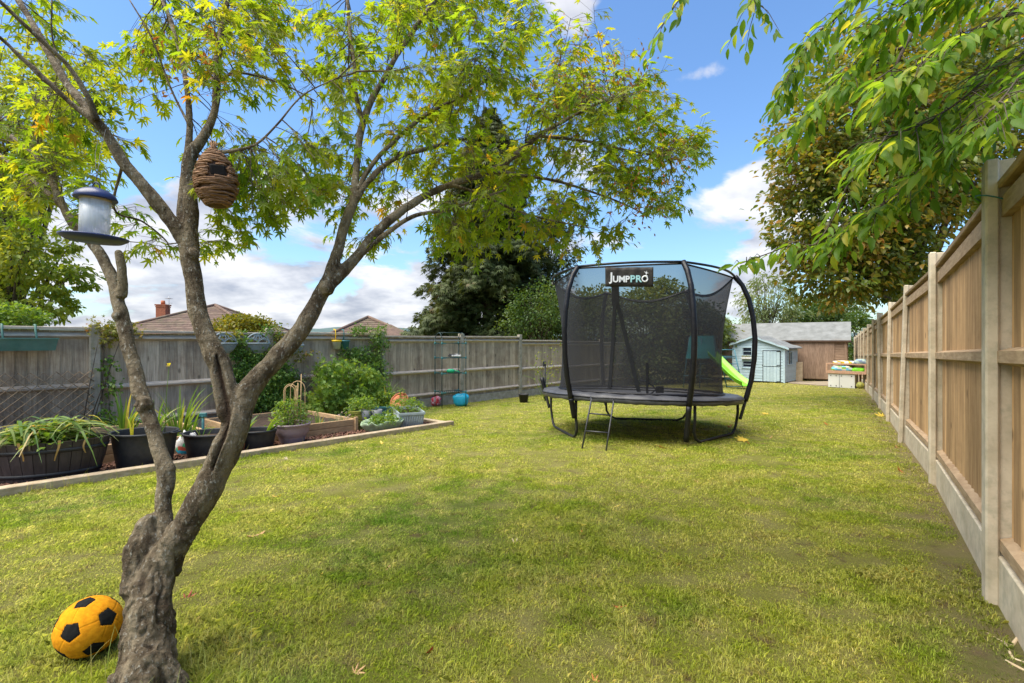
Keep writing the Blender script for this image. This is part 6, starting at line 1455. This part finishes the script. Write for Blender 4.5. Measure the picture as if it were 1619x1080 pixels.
    for i, (px, py, h, n, lab) in enumerate(((196, 690, .80, 22, 'tall iris clump left of the left maple stem'), (212, 693, .50, 12, 'short iris clump hard against the left maple stem'), (284, 688, .84, 34, 'tall dense iris clump between the two maple stems'), (300, 690, .55, 18, 'arching iris clump beside the teal stake'))):
        p = gp(px, py, .19); t = thing('iris', lab, 'plant', tuple(p), 0, G2); strap_plant(p, n, h, .16, LEAF_STRAP, t, w=.034, bend=.38 if i != 3 else .95, seed=20+i)
    p = gp(321, 688, .19); b = MB(); b.tube([p, p+Vector((0, 0, .42))], .016, 8); b.box(p+Vector((0, 0, .45)), (.10, .03, .06), bev=.01); b.tube([p+Vector((0, 0, .42)), p+Vector((0, 0, .44))], .02, 8); o = recenter(b.build('fork_handle', TEALP), p); tag(o, 'teal handled garden fork standing in the iris bed', 'garden fork')
    p = gp(313, 700, .19); b = MB(); b.tube([p, p+Vector((-.07, .05, .22)), p+Vector((-.09, .07, .25))], [.022, .02, .018], 8); o = recenter(b.build('log', SLEEPER), p); tag(o, 'short pale stick propped in the iris bed behind the black tub', 'stick')
    for px, py, r, h, n, sz, lab in ((325, 676, .16, .16, 160, .06, 'low strawberry plant behind the teal fork handle'), (190, 742, .14, .10, 0, .05, ''), (172, 700, .20, .12, 260, .07, 'grey-green leafy seedlings between the barrel and the tall tub')):
        if not n: continue
        p = gp(px, py, .18); t = thing('leafy_plant', lab, 'plant', tuple(p)); bushy(p, r, h, n, sz, LEAF_BRIGHT, t)
    # in the second raised bed
    p = gp(503, 668, .18); t = thing('montbretia', 'upright bright green sword-leaved clump in the second raised bed', 'plant', tuple(p)); strap_plant(p, 20, .34, .18, LEAF_STRAP, t, w=.03, bend=.45, seed=33)
    p = gp(536, 668, .15); t = thing('chives', 'thin-leaved chive clump with pale flower heads at the corner of the second raised bed', 'plant', tuple(p)); strap_plant(p, 60, .30, .2, leafmat('chive', [(.06,.15,.05), (.12,.22,.08)], .3), t, w=.008, bend=.5, seed=34)
    leaf_mesh('flower_heads', np.repeat(np.array([tuple(p+Vector((random.uniform(-.15, .2), random.uniform(-.1, .1), random.uniform(.24, .34)))) for _ in range(6)]), 10, 0), RNG.normal(size=(60, 3)), RNG.normal(size=(60, 3)), .022, TQ, leafmat('lilac_petal', [(.45, .38, .45), (.5, .45, .5)], .3), t)
    p = gp(565, 668, .02); t = thing('campanula', 'leafy plant with a white flower in shade beside the basket', 'plant', tuple(p)); bushy(p, .22, .30, 420, .06, LEAF_MID, t)
    # group by the far corner
    def trough(name, label, px, py, L_, W_, H, m, rz, ribs=True, group=None):
        p = gp(px, py, .012); t = thing(name, label, 'planter', tuple(p), rz, group); b = MB(); q = .86
        def rect(s, z, e=0): return [(-L_/2*s-e, -W_/2*s-e, z), (L_/2*s+e, -W_/2*s-e, z), (L_/2*s+e, W_/2*s+e, z), (-L_/2*s-e, W_/2*s+e, z)]
        rs = [rect(q, 0), rect(.985, H-.035), rect(1, H-.035, .012), rect(1, H, .012), rect(.97, H), rect(.95, H-.04), rect(q*.94, .02)]; vs = [v for r in rs for v in r]; fs = [(0, 3, 2, 1), (24, 25, 26, 27)]
        for i in range(6):
            for k in range(4): a = i*4; fs.append((a+k, a+(k+1) % 4, a+4+(k+1) % 4, a+4+k))
        b.add(vs, fs)
        if ribs:
            for sg in (-1, 1):
                x = -L_/2*q+.03
                while x < L_/2*q-.02: b.tube([(x, sg*(W_/2*q+.001), .015), (x/q*.985, sg*(W_/2*.985+.001), H-.045)], .007, 5); x += .034
                y = -W_/2*q+.03
                while y < W_/2*q-.02: b.tube([(sg*(L_/2*q+.001), y, .015), (sg*(L_/2*.985+.001), y/q*.985, H-.045)], .007, 5); y += .034
        b.build('body', m, t); b = MB(); b.add(rect(.94, H*.82), [(0, 1, 2, 3)]); b.build('compost', SOIL, t); return t, p
    t, p = trough('trough_planter', 'grey ribbed plastic trough overflowing with strawberry leaves at the corner of the border', 645, 673, .86, .40, .29, GREYP, BEDROT+R(60)); p = Vector(t.location); 
    bushy(p+Vector((-.05, .1, .22)), .36, .22, 620, .065, LEAF_BRIGHT, t, TML); 
    t, p = trough('trough_planter', 'teal plastic trough of leafy plants behind the grey trough', 606, 660, .7, .34, .27, TEALP, BEDROT+R(52)); p = Vector(t.location); bushy(p+Vector((-.0, 0, .2)), .32, .3, 620, .06, LEAF_BRIGHT, t, TO)
    strap_plant(p+Vector((.05, .1, .2)), 30, .55, .25, LEAF_STRAP, t, 'tall_blades', w=.012, bend=.3, seed=51)
    # tipped terracotta bowls with a small plant
    p = at(636, 640, 9.3); t = thing('terracotta_bowl', 'tilted terracotta bowl with a small plant behind the troughs', 'pot', tuple(p)); 
    b = MB(); b.M = Matrix.Rotation(R(52), 4, 'X') @ Matrix.Rotation(R(-14), 4, 'Y'); b.lathe([(0, 0), (.11, 0), (.17, .12), (.18, .125), (.185, .15), (.17, .15), (.155, .11), (.10, .015), (0, .015)], n=32); b.build('body', TERRA, t)
    b = MB(); b.M = Matrix.Translation((.0, -.02, .0)) @ Matrix.Rotation(R(52), 4, 'X') @ Matrix.Rotation(R(-14), 4, 'Y'); b.lathe([(.135, .10), (.15, .102), (.15, .135), (.135, .135)], n=30); b.build('inner_rim', TERRA, t)
    bushy(p+Vector((.02, -.12, .10)), .07, .22, 50, .06, LEAF_BRIGHT, t, stems=3)
    # rattan-like basket of feathery plant
    p = gp(572, 678, .012); t = thing('basket', 'mossy olive woven basket with a bushy plant spilling over', 'basket', tuple(p)); b = MB(); H = .30
    for k in range(12): b.tint = random.random(); r = .19*(.82+.18*k/11); b.tube([(math.cos(a)*r+.004*math.sin(a*9+k*PI), math.sin(a)*r, .012+H*k/11) for a in np.linspace(0, 2*PI, 33)], .014, 5)
    b.build('weave', mat('olive_weave', (.26, .25, .05), (.14, .15, .03), 30, .9, .4, tint=.2), t); b = MB(); b.lathe([(0, .0), (.15, .0), (.175, H), (0, H-.03)], n=20); b.build('liner', SOIL, t); bushy(p+Vector((0, 0, .26)), .27, .26, 650, .05, LEAF_BRIGHT, t, TQ)
    # green grow bag slumped by the edging
    p = gp(606, 686, .012); p.y += .30; p.x = (606-CX)/F*p.y; t = thing('grow_bag', 'slumped pale green fabric grow bag full of low salad plants', 'planter', tuple(p), BEDROT); b = MB(); n = 40; vs = []
    for i, (s, z) in enumerate(((.75, 0), (.88, .06), (.98, .12), (1.05, .16), (1.02, .17), (.93, .13), (.8, .1))):
        for k in range(n): a = 2*PI*k/n; w = 1+.10*mnoise.noise(Vector((math.cos(a)*2.5, math.sin(a)*2.5, i*.3))); q = .9 if abs(math.cos(a)) > .7 else 1.0; vs.append((math.copysign(abs(math.cos(a))**.7, math.cos(a))*.34*s*w, math.copysign(abs(math.sin(a))**.7, math.sin(a))*.19*s*w, max(0, z*(1+.55*mnoise.noise(Vector((math.cos(a)*3, math.sin(a)*3, 7)))))))
    b.add(vs, [(i*n+k, i*n+(k+1) % n, (i+1)*n+(k+1) % n, (i+1)*n+k) for i in range(6) for k in range(n)], True); b.build('body', mat('green_fabric', (.33, .42, .27), (.18, .26, .15), 7, .75, .6, dist=.02), t); b = MB(); b.lathe([(0, .11), (.30, .10)], n=24, sy=.55); b.build('compost', SOIL, t)
    bushy(p+Vector((0, 0, .10)), .27, .14, 420, .055, LEAF_BRIGHT, t)
    for dx, dy, s in ((-.32, .16, .10), (-.16, .2, .09)):
        b = MB(); q = p+Vector((dx, dy, .12)); b.lathe([(0, 0), (s*.7, 0), (s, .19), (s*.92, .19), (s*.6, .01)], q, 20); o = recenter(b.build('nursery_pot', mat('grey_nursery_pot', (.25, .26, .27), None, 9, .6)), q); tag(o, 'small grey nursery pot standing behind the grow bag, '+('the left one' if dx < -.2 else 'the right one'), 'pot', 'nursery pots by the grow bag')
    # yellow squash flower on the mulch
border_pots()

# ---------------------------------------------------------------- things on the left fence
def fence_items():
    def half_basket(px, py, label):
        tt = lft(px); p = lfp(tt, .12); c = at(px, py, p.y); t = thing('wall_basket', label, 'wall planter', (p.x, p.y, c.z-.115), LROT, 'grey half-round wall baskets'); t.scale = (1.1, 1.1, 1.3); t.location.z -= .05; b = MB(); vs = []; n = 20; prof = [(.075, 0, 0), (.125, .05, 0), (.165, .115, 0), (.185, .12, 0), (.185, .137, 0), (.168, .137, 0), (.12, .06, 0), (.07, .01, 0)]
        for r, z, _ in prof:
            for k in range(n+1): a = PI+PI*k/n; vs.append((math.cos(a)*r, math.sin(a)*r*.85, z))
        b.add(vs, [(i*(n+1)+k, i*(n+1)+k+1, (i+1)*(n+1)+k+1, (i+1)*(n+1)+k) for i in range(7) for k in range(n)], True); b.add([(math.cos(PI+PI*k/n)*.075, math.sin(PI+PI*k/n)*.064, 0) for k in range(n+1)], [tuple(range(n+1))])
        for k in range(1, n): a = PI+PI*k/n; b.tube([(math.cos(a)*.087, math.sin(a)*.074, .012), (math.cos(a)*.130, math.sin(a)*.110, .055), (math.cos(a)*.166, math.sin(a)*.141, .112)], .004, 4)
        bw = b.build('bowl', GREYP, t); b = MB(); b.tube([(math.cos(PI-PI*k/24)*.175, .0, .125+math.sin(PI*k/24)*.135) for k in range(25)], .010, 6)
        b.box((0, .006, .07), (.20, .008, .12)); b.box((0, .006, .235), (.12, .008, .03))
        for sg in (-1, 1):
            b.tube([(sg*.17, 0, .15), (sg*.10, 0, .20), (sg*.03, 0, .17), (0, 0, .14)], .008, 5); b.tube([(sg*.04, 0, .24), (sg*.07, 0, .19), (sg*.12, 0, .17)], .008, 5); b.tube([(sg*.01, 0, .235), (sg*.03, 0, .19), (0, 0, .16)], .008, 5)
        b.build('backplate', GREYP, t)
    half_basket(350, 543, 'grey wall basket with pierced back just right of the main maple stem'); half_basket(403, 543, 'grey wall basket with pierced back hanging just left of the second concrete post'); half_basket(458, 546, 'grey wall basket nearly hidden behind the thick leaning maple limb')
    # long green trough hooked over the capping
    p = lfp(lft(28), .10); c = at(28, 544, p.y); t = thing('hanging_trough', 'long green plastic trough hooked over the fence top at the left edge', 'wall planter', (p.x, p.y, c.z-.085), LROT); b = MB(); L_, W_, H = .70, .19, .165
    def rect(sx, sy, z): return [(-L_/2*sx, -W_*sy, z), (L_/2*sx, -W_*sy, z), (L_/2*sx, 0, z), (-L_/2*sx, 0, z)]
    rs = [rect(.93, .8, 0), rect(1, .98, H-.02), rect(1.02, 1.06, H-.02), rect(1.02, 1.06, H), rect(.98, .98, H), rect(.92, .78, .01)]; b.add([v for r in rs for v in r], [(0, 3, 2, 1), (20, 21, 22, 23)]+[(i*4+k, i*4+(k+1) % 4, i*4+4+(k+1) % 4, i*4+4+k) for i in range(5) for k in range(4)]); b.build('body', GREENP, t)
    for x in (-.15, .15): b = MB(); b.tube([(x, -.16, H-.01), (x, -.04, H+.10), (x, -.035, H+.17), (x, .05, H+.175), (x, .10, H+.165), (x, .10, H+.10)], .012, 6, flat=.5); b.build('hook', GREENP, t)
    # two little buckets
    for px, m, m2, lab in ((528, CREAM, YELLOWP, 'small cream bucket with yellow rim and handle hanging on the fence'), (541, TEALP, TEALP, 'small teal bucket hanging on the fence beside the cream one')):
        p = lfp(lft(px), .10); c = at(px, 552, p.y); t = thing('hanging_bucket', lab, 'bucket', (p.x, p.y, c.z), LROT, 'small buckets hanging on the fence'); t.scale = (1.15,)*3; b = MB(); b.lathe([(0, 0), (.058, 0), (.075, .14), (.08, .145), (.072, .15), (.055, .01)], n=24); b.build('body', m, t); b = MB(); b.lathe([(.075, .125), (.083, .128), (.083, .158), (.073, .158)], n=24); b.build('rim', m2, t); b = MB(); b.tube([(0, .06, .12), (0, .03, .24), (0, .04, .335), (0, .10, .34)], .012, 6, flat=.5); b.build('handle', m2, t)
fence_items()

def greenhouse_frame():
    Y = 10.75; o = gp(718, 645); t = thing('shelf_stand', 'bare green tube plant shelf stand with four wire shelves by the fence', 'shelf stand', tuple(o), R(30)); w, d, H = .60, .44, 1.62; TB = mat('dark_green_tube', (.02, .05, .045), (.015, .035, .03), 8, .5)
    for x in (-w/2, w/2):
        for y in (0, d): b = MB(); b.tube([(x, y, 0), (x, y, H)], .010, 7); b.build('upright', TB, t)
        b = MB(); b.tube([(x, 0, H), (x*.97, d*.25, H+.10), (x*.95, d*.5, H+.13), (x*.97, d*.75, H+.10), (x, d, H)], .009, 6); b.build('roof_bar', TB, t)
    b = MB(); b.tube([(-w/2*.95, d/2, H+.13), (w/2*.95, d/2, H+.13)], .009, 6); b.build('roof_bar', TB, t)
    for z in (.36, .80, 1.16, 1.52-.32+.30):
        b = MB()
        for y in (0, d): b.tube([(-w/2, y, z), (w/2, y, z)], .008, 6)
        for x in (-w/2, w/2): b.tube([(x, 0, z), (x, d, z)], .008, 6)
        for k in range(1, 12): b.tube([(-w/2+w*k/12, 0, z), (-w/2+w*k/12, d, z)], .003, 4)
        for k in (1, 2): b.tube([(-w/2, d*k/3, z), (w/2, d*k/3, z)], .003, 4)
        s = b.build('shelf', TB, t)
        for x in (-w/2, w/2):
            for y in (0, d): b = MB(); b.lathe([(.017, -.03), (.02, -.02), (.02, .02), (.017, .03)], (x, y, z), 10); b.box((x*.82, y, z), (.09, .026, .026)); b.build('connector', TEALP, s)
    M0 = Matrix.Translation(o) @ Matrix.Rotation(R(30), 4, 'Z')
    b = MB(); b.box((0, 0, .03), (.30, .12, .04), bev=.008); b.box((-.02, 0, .065), (.22, .08, .02), bev=.004); q = b.build('seed_tray', [mat('black_white_tray', (.6, .6, .58), (.03, .03, .03), 7, .5, lo=.48, hi=.52)]); q.location = M0 @ Vector((.10, .2, 1.175)); tag(q, 'black and white tray lying on the third shelf of the stand', 'tray')
    b = MB(); b.lathe([(0, 0), (.05, 0), (.07, .05), (.04, .085), (0, .09)], n=16, sx=1.5, sy=.8); b.tube([(.08, 0, .05), (.16, 0, .04), (.22, 0, .0)], [.014, .01, .008], 6); q = b.build('watering_rose', mat('emerald_plastic', (.02, .42, .2), None, 5, .4)); q.location = M0 @ Vector((-.02, .15, .81)); tag(q, 'small emerald green plastic scoop on a shelf of the stand', 'scoop')
    # cyan bag of compost leaning inside the foot
    def blob(nm, px, py, w_, h_, ms, seed, label, cat):
        p = gp(px, py); b = MB(); n, m = 28, 14; vs = []
        for i in range(m+1):
            for j in range(n):
                th = PI*i/m; a = 2*PI*j/n; dd = Vector((math.sin(th)*math.cos(a), math.sin(th)*math.sin(a), math.cos(th))); k = 1+.20*mnoise.noise(dd*2+Vector((seed, 0, 0)))+.11*mnoise.noise(dd*5+Vector((0, seed, 0)))+.05*mnoise.noise(dd*11); e = Vector([math.copysign(abs(c)**.75, c) for c in dd]); fl = 1+.35*max(0, e.z); vs.append(Vector((e.x*w_/2*fl, e.y*w_*.38, max(0.0, e.z*h_/2*k+h_*.48))))
        b.add(vs, [(i*n+j, (i+1)*n+j, (i+1)*n+(j+1) % n, i*n+(j+1) % n) for i in range(m) for j in range(n)], True)
        if len(ms) > 1:
            for f in range(len(b.m)): v = vs[b.f[f][0]]; b.m[f] = int(abs(mnoise.noise(v*9+Vector((seed, 2, 5))))*9) % len(ms)
        q = b.build(nm, ms); q.location = p+Vector((0, .1, 0)); tag(q, label, cat)
    blob('cyan_bag', 728, 643, .36, .30, [CYANP], 3, 'bright cyan plastic bag slumped at the foot of the shelf stand', 'bag')
    blob('soft_toy', 686, 643, .30, .24, [mat('pink_plush', (.60, .16, .25), (.5, .1, .14), 9, .9), mat('red_plush', (.55, .06, .07), None, 9, .9), mat('pale_plush', (.62, .45, .52), None, 9, .9)], 8, 'pink and red soft bundle on the grass left of the shelf stand', 'soft toy')
    # young climber tied to a black stake, and black pot at the fence foot
    p = gp(866, 655); p = gbase(862, 12.8); t = thing('sapling', 'thin young climber tied to a black stake beside the trampoline', 'plant', tuple(p)); b = MB(); b.tube([p, p+Vector((0, 0, .95))], .02, 8); b.box(p+Vector((-.02, 0, .98)), (.08, .06, .14), bev=.01); b.build('stake', BLACKP, t, world=True)
    for k in range(5): b = MB(); e = p+Vector((random.uniform(-.6, .4), random.uniform(-.1, .2), random.uniform(.5, 1.45))); b.tube([p, p.lerp(e, .5)+Vector((0, 0, .25)), e], [.008, .006, .003], 5); b.build('stem', LEAF_BRIGHT, t, world=True)
    P = p+Vector((0, 0, 0)); nn = 150; Q = np.array([(p.x+random.gauss(.05, .22), p.y+random.gauss(0, .1), p.z+abs(random.gauss(.8, .35))) for _ in range(nn)]); leaf_mesh('leaves', Q, RNG.normal(size=(nn, 3)), RNG.normal(size=(nn, 3)), .055, TO, LEAF_PALE, t)
    p = gbase(828, 12.4); b = MB(); b.lathe([(0, 0), (.10, 0), (.125, .20), (.13, .2), (.13, .22), (.11, .22), (.09, .02)], n=24); q = b.build('flower_pot', BLACKP); q.location = p; tag(q, 'small black flower pot at the foot of the fence post left of the trampoline', 'pot')
greenhouse_frame()

# ---------------------------------------------------------------- fallen leaves, stalks and long grass
def litter():
    ylw = leafmat('yellow_fallen', [(.62, .48, .05), (.62, .42, .08)], .15, .5); tan = leafmat('tan_fallen', [(.55, .34, .16), (.5, .28, .12)], .15, .5); rst = leafmat('orange_fallen', [(.55, .22, .05), (.42, .14, .04)], .15, .5); red = leafmat('red_fallen', [(.35, .05, .04), (.3, .06, .04)], .15, .5); pale = leafmat('pale_fallen', [(.66, .56, .36), (.6, .5, .3)], .15, .5)
    Lf = [(403,838,tan,.11,'long tan fallen leaf on the lawn right of the maple trunk'),(437,778,ylw,.08,'small yellow fallen leaf on the lawn beyond the tan one'),(604,823,pale,.05,''),(463,803,red,.05,'dark red fallen leaf on the lawn right of the maple'),(568,747,pale,.09,''),(646,722,ylw,.10,'pale yellow fallen leaf alone in the middle of the far lawn'),
          (603,697,ylw,.10,'amber curled leaf by the end of the timber edging'),(918,836,rst,.06,'small orange fallen leaf in the middle of the lawn'),(812,848,pale,.06,'pale fallen leaf in the centre foreground'),(980,947,rst,.07,'orange fallen leaf in the right foreground of the lawn'),(612,890,tan,.06,'tan fallen leaf left of centre foreground'),
          (676,1018,red,.055,'pinkish red fallen leaf in the near foreground'),(570,1044,tan,.05,'brown fallen leaf at the bottom left foreground'),(938,1057,rst,.04,'tiny orange leaf at the bottom of the lawn'),(1440,897,ylw,.07,'bright yellow fallen leaf near the right fence'),(1428,741,rst,.12,'dry orange-brown leaf beside the second tall post of the right fence'),(1050,704,tan,.14,'long tan leaf under the front of the trampoline'),
          (1079,708,ylw,.09,'yellow leaf at the front foot of the trampoline'),(1170,694,ylw,.16,'pale yellow leaf right of the trampoline pole'),(1187,698,rst,.1,'brown leaf beside the right leg of the trampoline'),(1217,688,tan,.1,'small tan leaf right of the trampoline leg'),(1153,672,rst,.12,'orange leaf behind the right leg of the trampoline'),(1208,653,ylw,.14,'yellow leaf on the far lawn right of the trampoline'),
          (1305,668,rst,.12,'orange leaf on the far lawn towards the right fence'),(1343,637,pale,.2,'white scrap of paper near the end of the right fence'),(1420,703,tan,.12,'tan leaf by the base of the third post of the right fence'),(1388,655,ylw,.16,'yellow leaf at the foot of the far right fence'),(450,722,pale,.07,'pale leaf near the mauve pot on the lawn edge'),(755,672,ylw,.08,'yellow leaf on the lawn left of the trampoline'),(505,900,ylw,.04,'yellowish leaf fragment in the left foreground'),
          (300,930,red,.06,'dark red leaf near the maple foot'),(1093,668,ylw,.11,'pale yellow leaf in the shade under the trampoline'),(503,692,rst,.12,'orange fallen leaf on the bark chippings beside the mauve pot'),(735,652,pale,.05,'')]
    for px, py, m, s, lab in Lf:
        if not lab: continue
        p = gp(px, py, .036); tv, tf = TO if random.random() < .65 else TM; b = MB(); a = random.uniform(0, 2*PI); E = Euler((random.uniform(-.5, .5), random.uniform(-.5, .5), a)).to_matrix(); b.tint = random.random()
        sc = s*1.05
        b.add([E@Vector((v[0]*sc*1.15, (v[1]-.5)*sc, v[2]*sc*-1.6+.10*sc*math.sin(v[0]*6))) for v in tv], tf, True); o = b.build('paper_scrap' if 'paper' in lab else 'fallen_leaf', m); o.location = p; tag(o, lab, 'paper scrap' if 'paper' in lab else 'fallen leaf', 'scattered fallen leaves' if 'paper' not in lab else None)
    # dry stalks at the foot of the nearest post
    p = gp(1610, 1000); t = thing('dry_stalks', 'bleached dry root stalks lying by the foot of the nearest fence post', 'dead plant', tuple(p)); G = lambda px, py, h: gp(px, py, h)-Vector(t.location)
    for pts, r in (([(1600,1008,.03),(1612,985,.05),(1606,972,.05),(1597,962,.04)], .006), ([(1612,985,.05),(1620,968,.08),(1632,950,.06)], .009), ([(1612,985,.05),(1625,1010,.04),(1640,1018,.03)], .005), ([(1588,1003,.03),(1602,1020,.05),(1622,1035,.03)], .005), ([(1590,1032,.03),(1610,1042,.03),(1635,1050,.04)], .006), ([(1560,992,.02),(1580,1000,.03),(1600,1012,.02)], .003), ([(1545,925,.02),(1562,930,.03),(1575,936,.02)], .004)):
        b = MB(); b.tube([G(*q) for q in pts], [r, r*.9]+[r*.6]*(len(pts)-2), 7); b.build('stalk', STRAPB, t)
    # tall seeding grass along the edging and round the trunk: one stand
    b = MB(); m = leafmat('seeding_grass', [(.16,.24,.04), (.3,.34,.08), (.45,.42,.16)], .35, .5)
    for i in range(340):
        if i < 200: s = random.uniform(-1, S_END+.1); q = bf(s, -.075-random.random()*.05)
        else: a = random.uniform(0, 2*PI); rr = random.uniform(.10, .34); q = Vector((-1.24+math.cos(a)*rr, 1.66+math.sin(a)*rr, 0)); q.z = gz(q.x, q.y)
        h = random.uniform(.06, .16)*(1.3 if random.random() < .08 else 1); a = random.uniform(0, 2*PI); o = Vector((math.cos(a), math.sin(a), 0))*h*random.uniform(.1, .6); b.tint = random.random(); sd = o.cross(Vector((0, 0, 1))).normalized()*.0016
        vs = []
        for k in range(5): u = k/4; c = q+o*u*u+Vector((0, 0, h*(u-.15*u*u))); vs += [c-sd*(1-u*.8), c+sd*(1-u*.8)]
        b.add(vs, [(2*k, 2*k+1, 2*k+3, 2*k+2) for k in range(4)], True)
    o = b.build('long_grass', m); o['kind'] = 'stuff'; tag(o, 'longer wispy grass along the timber edging and round the maple foot', 'grass')
litter()
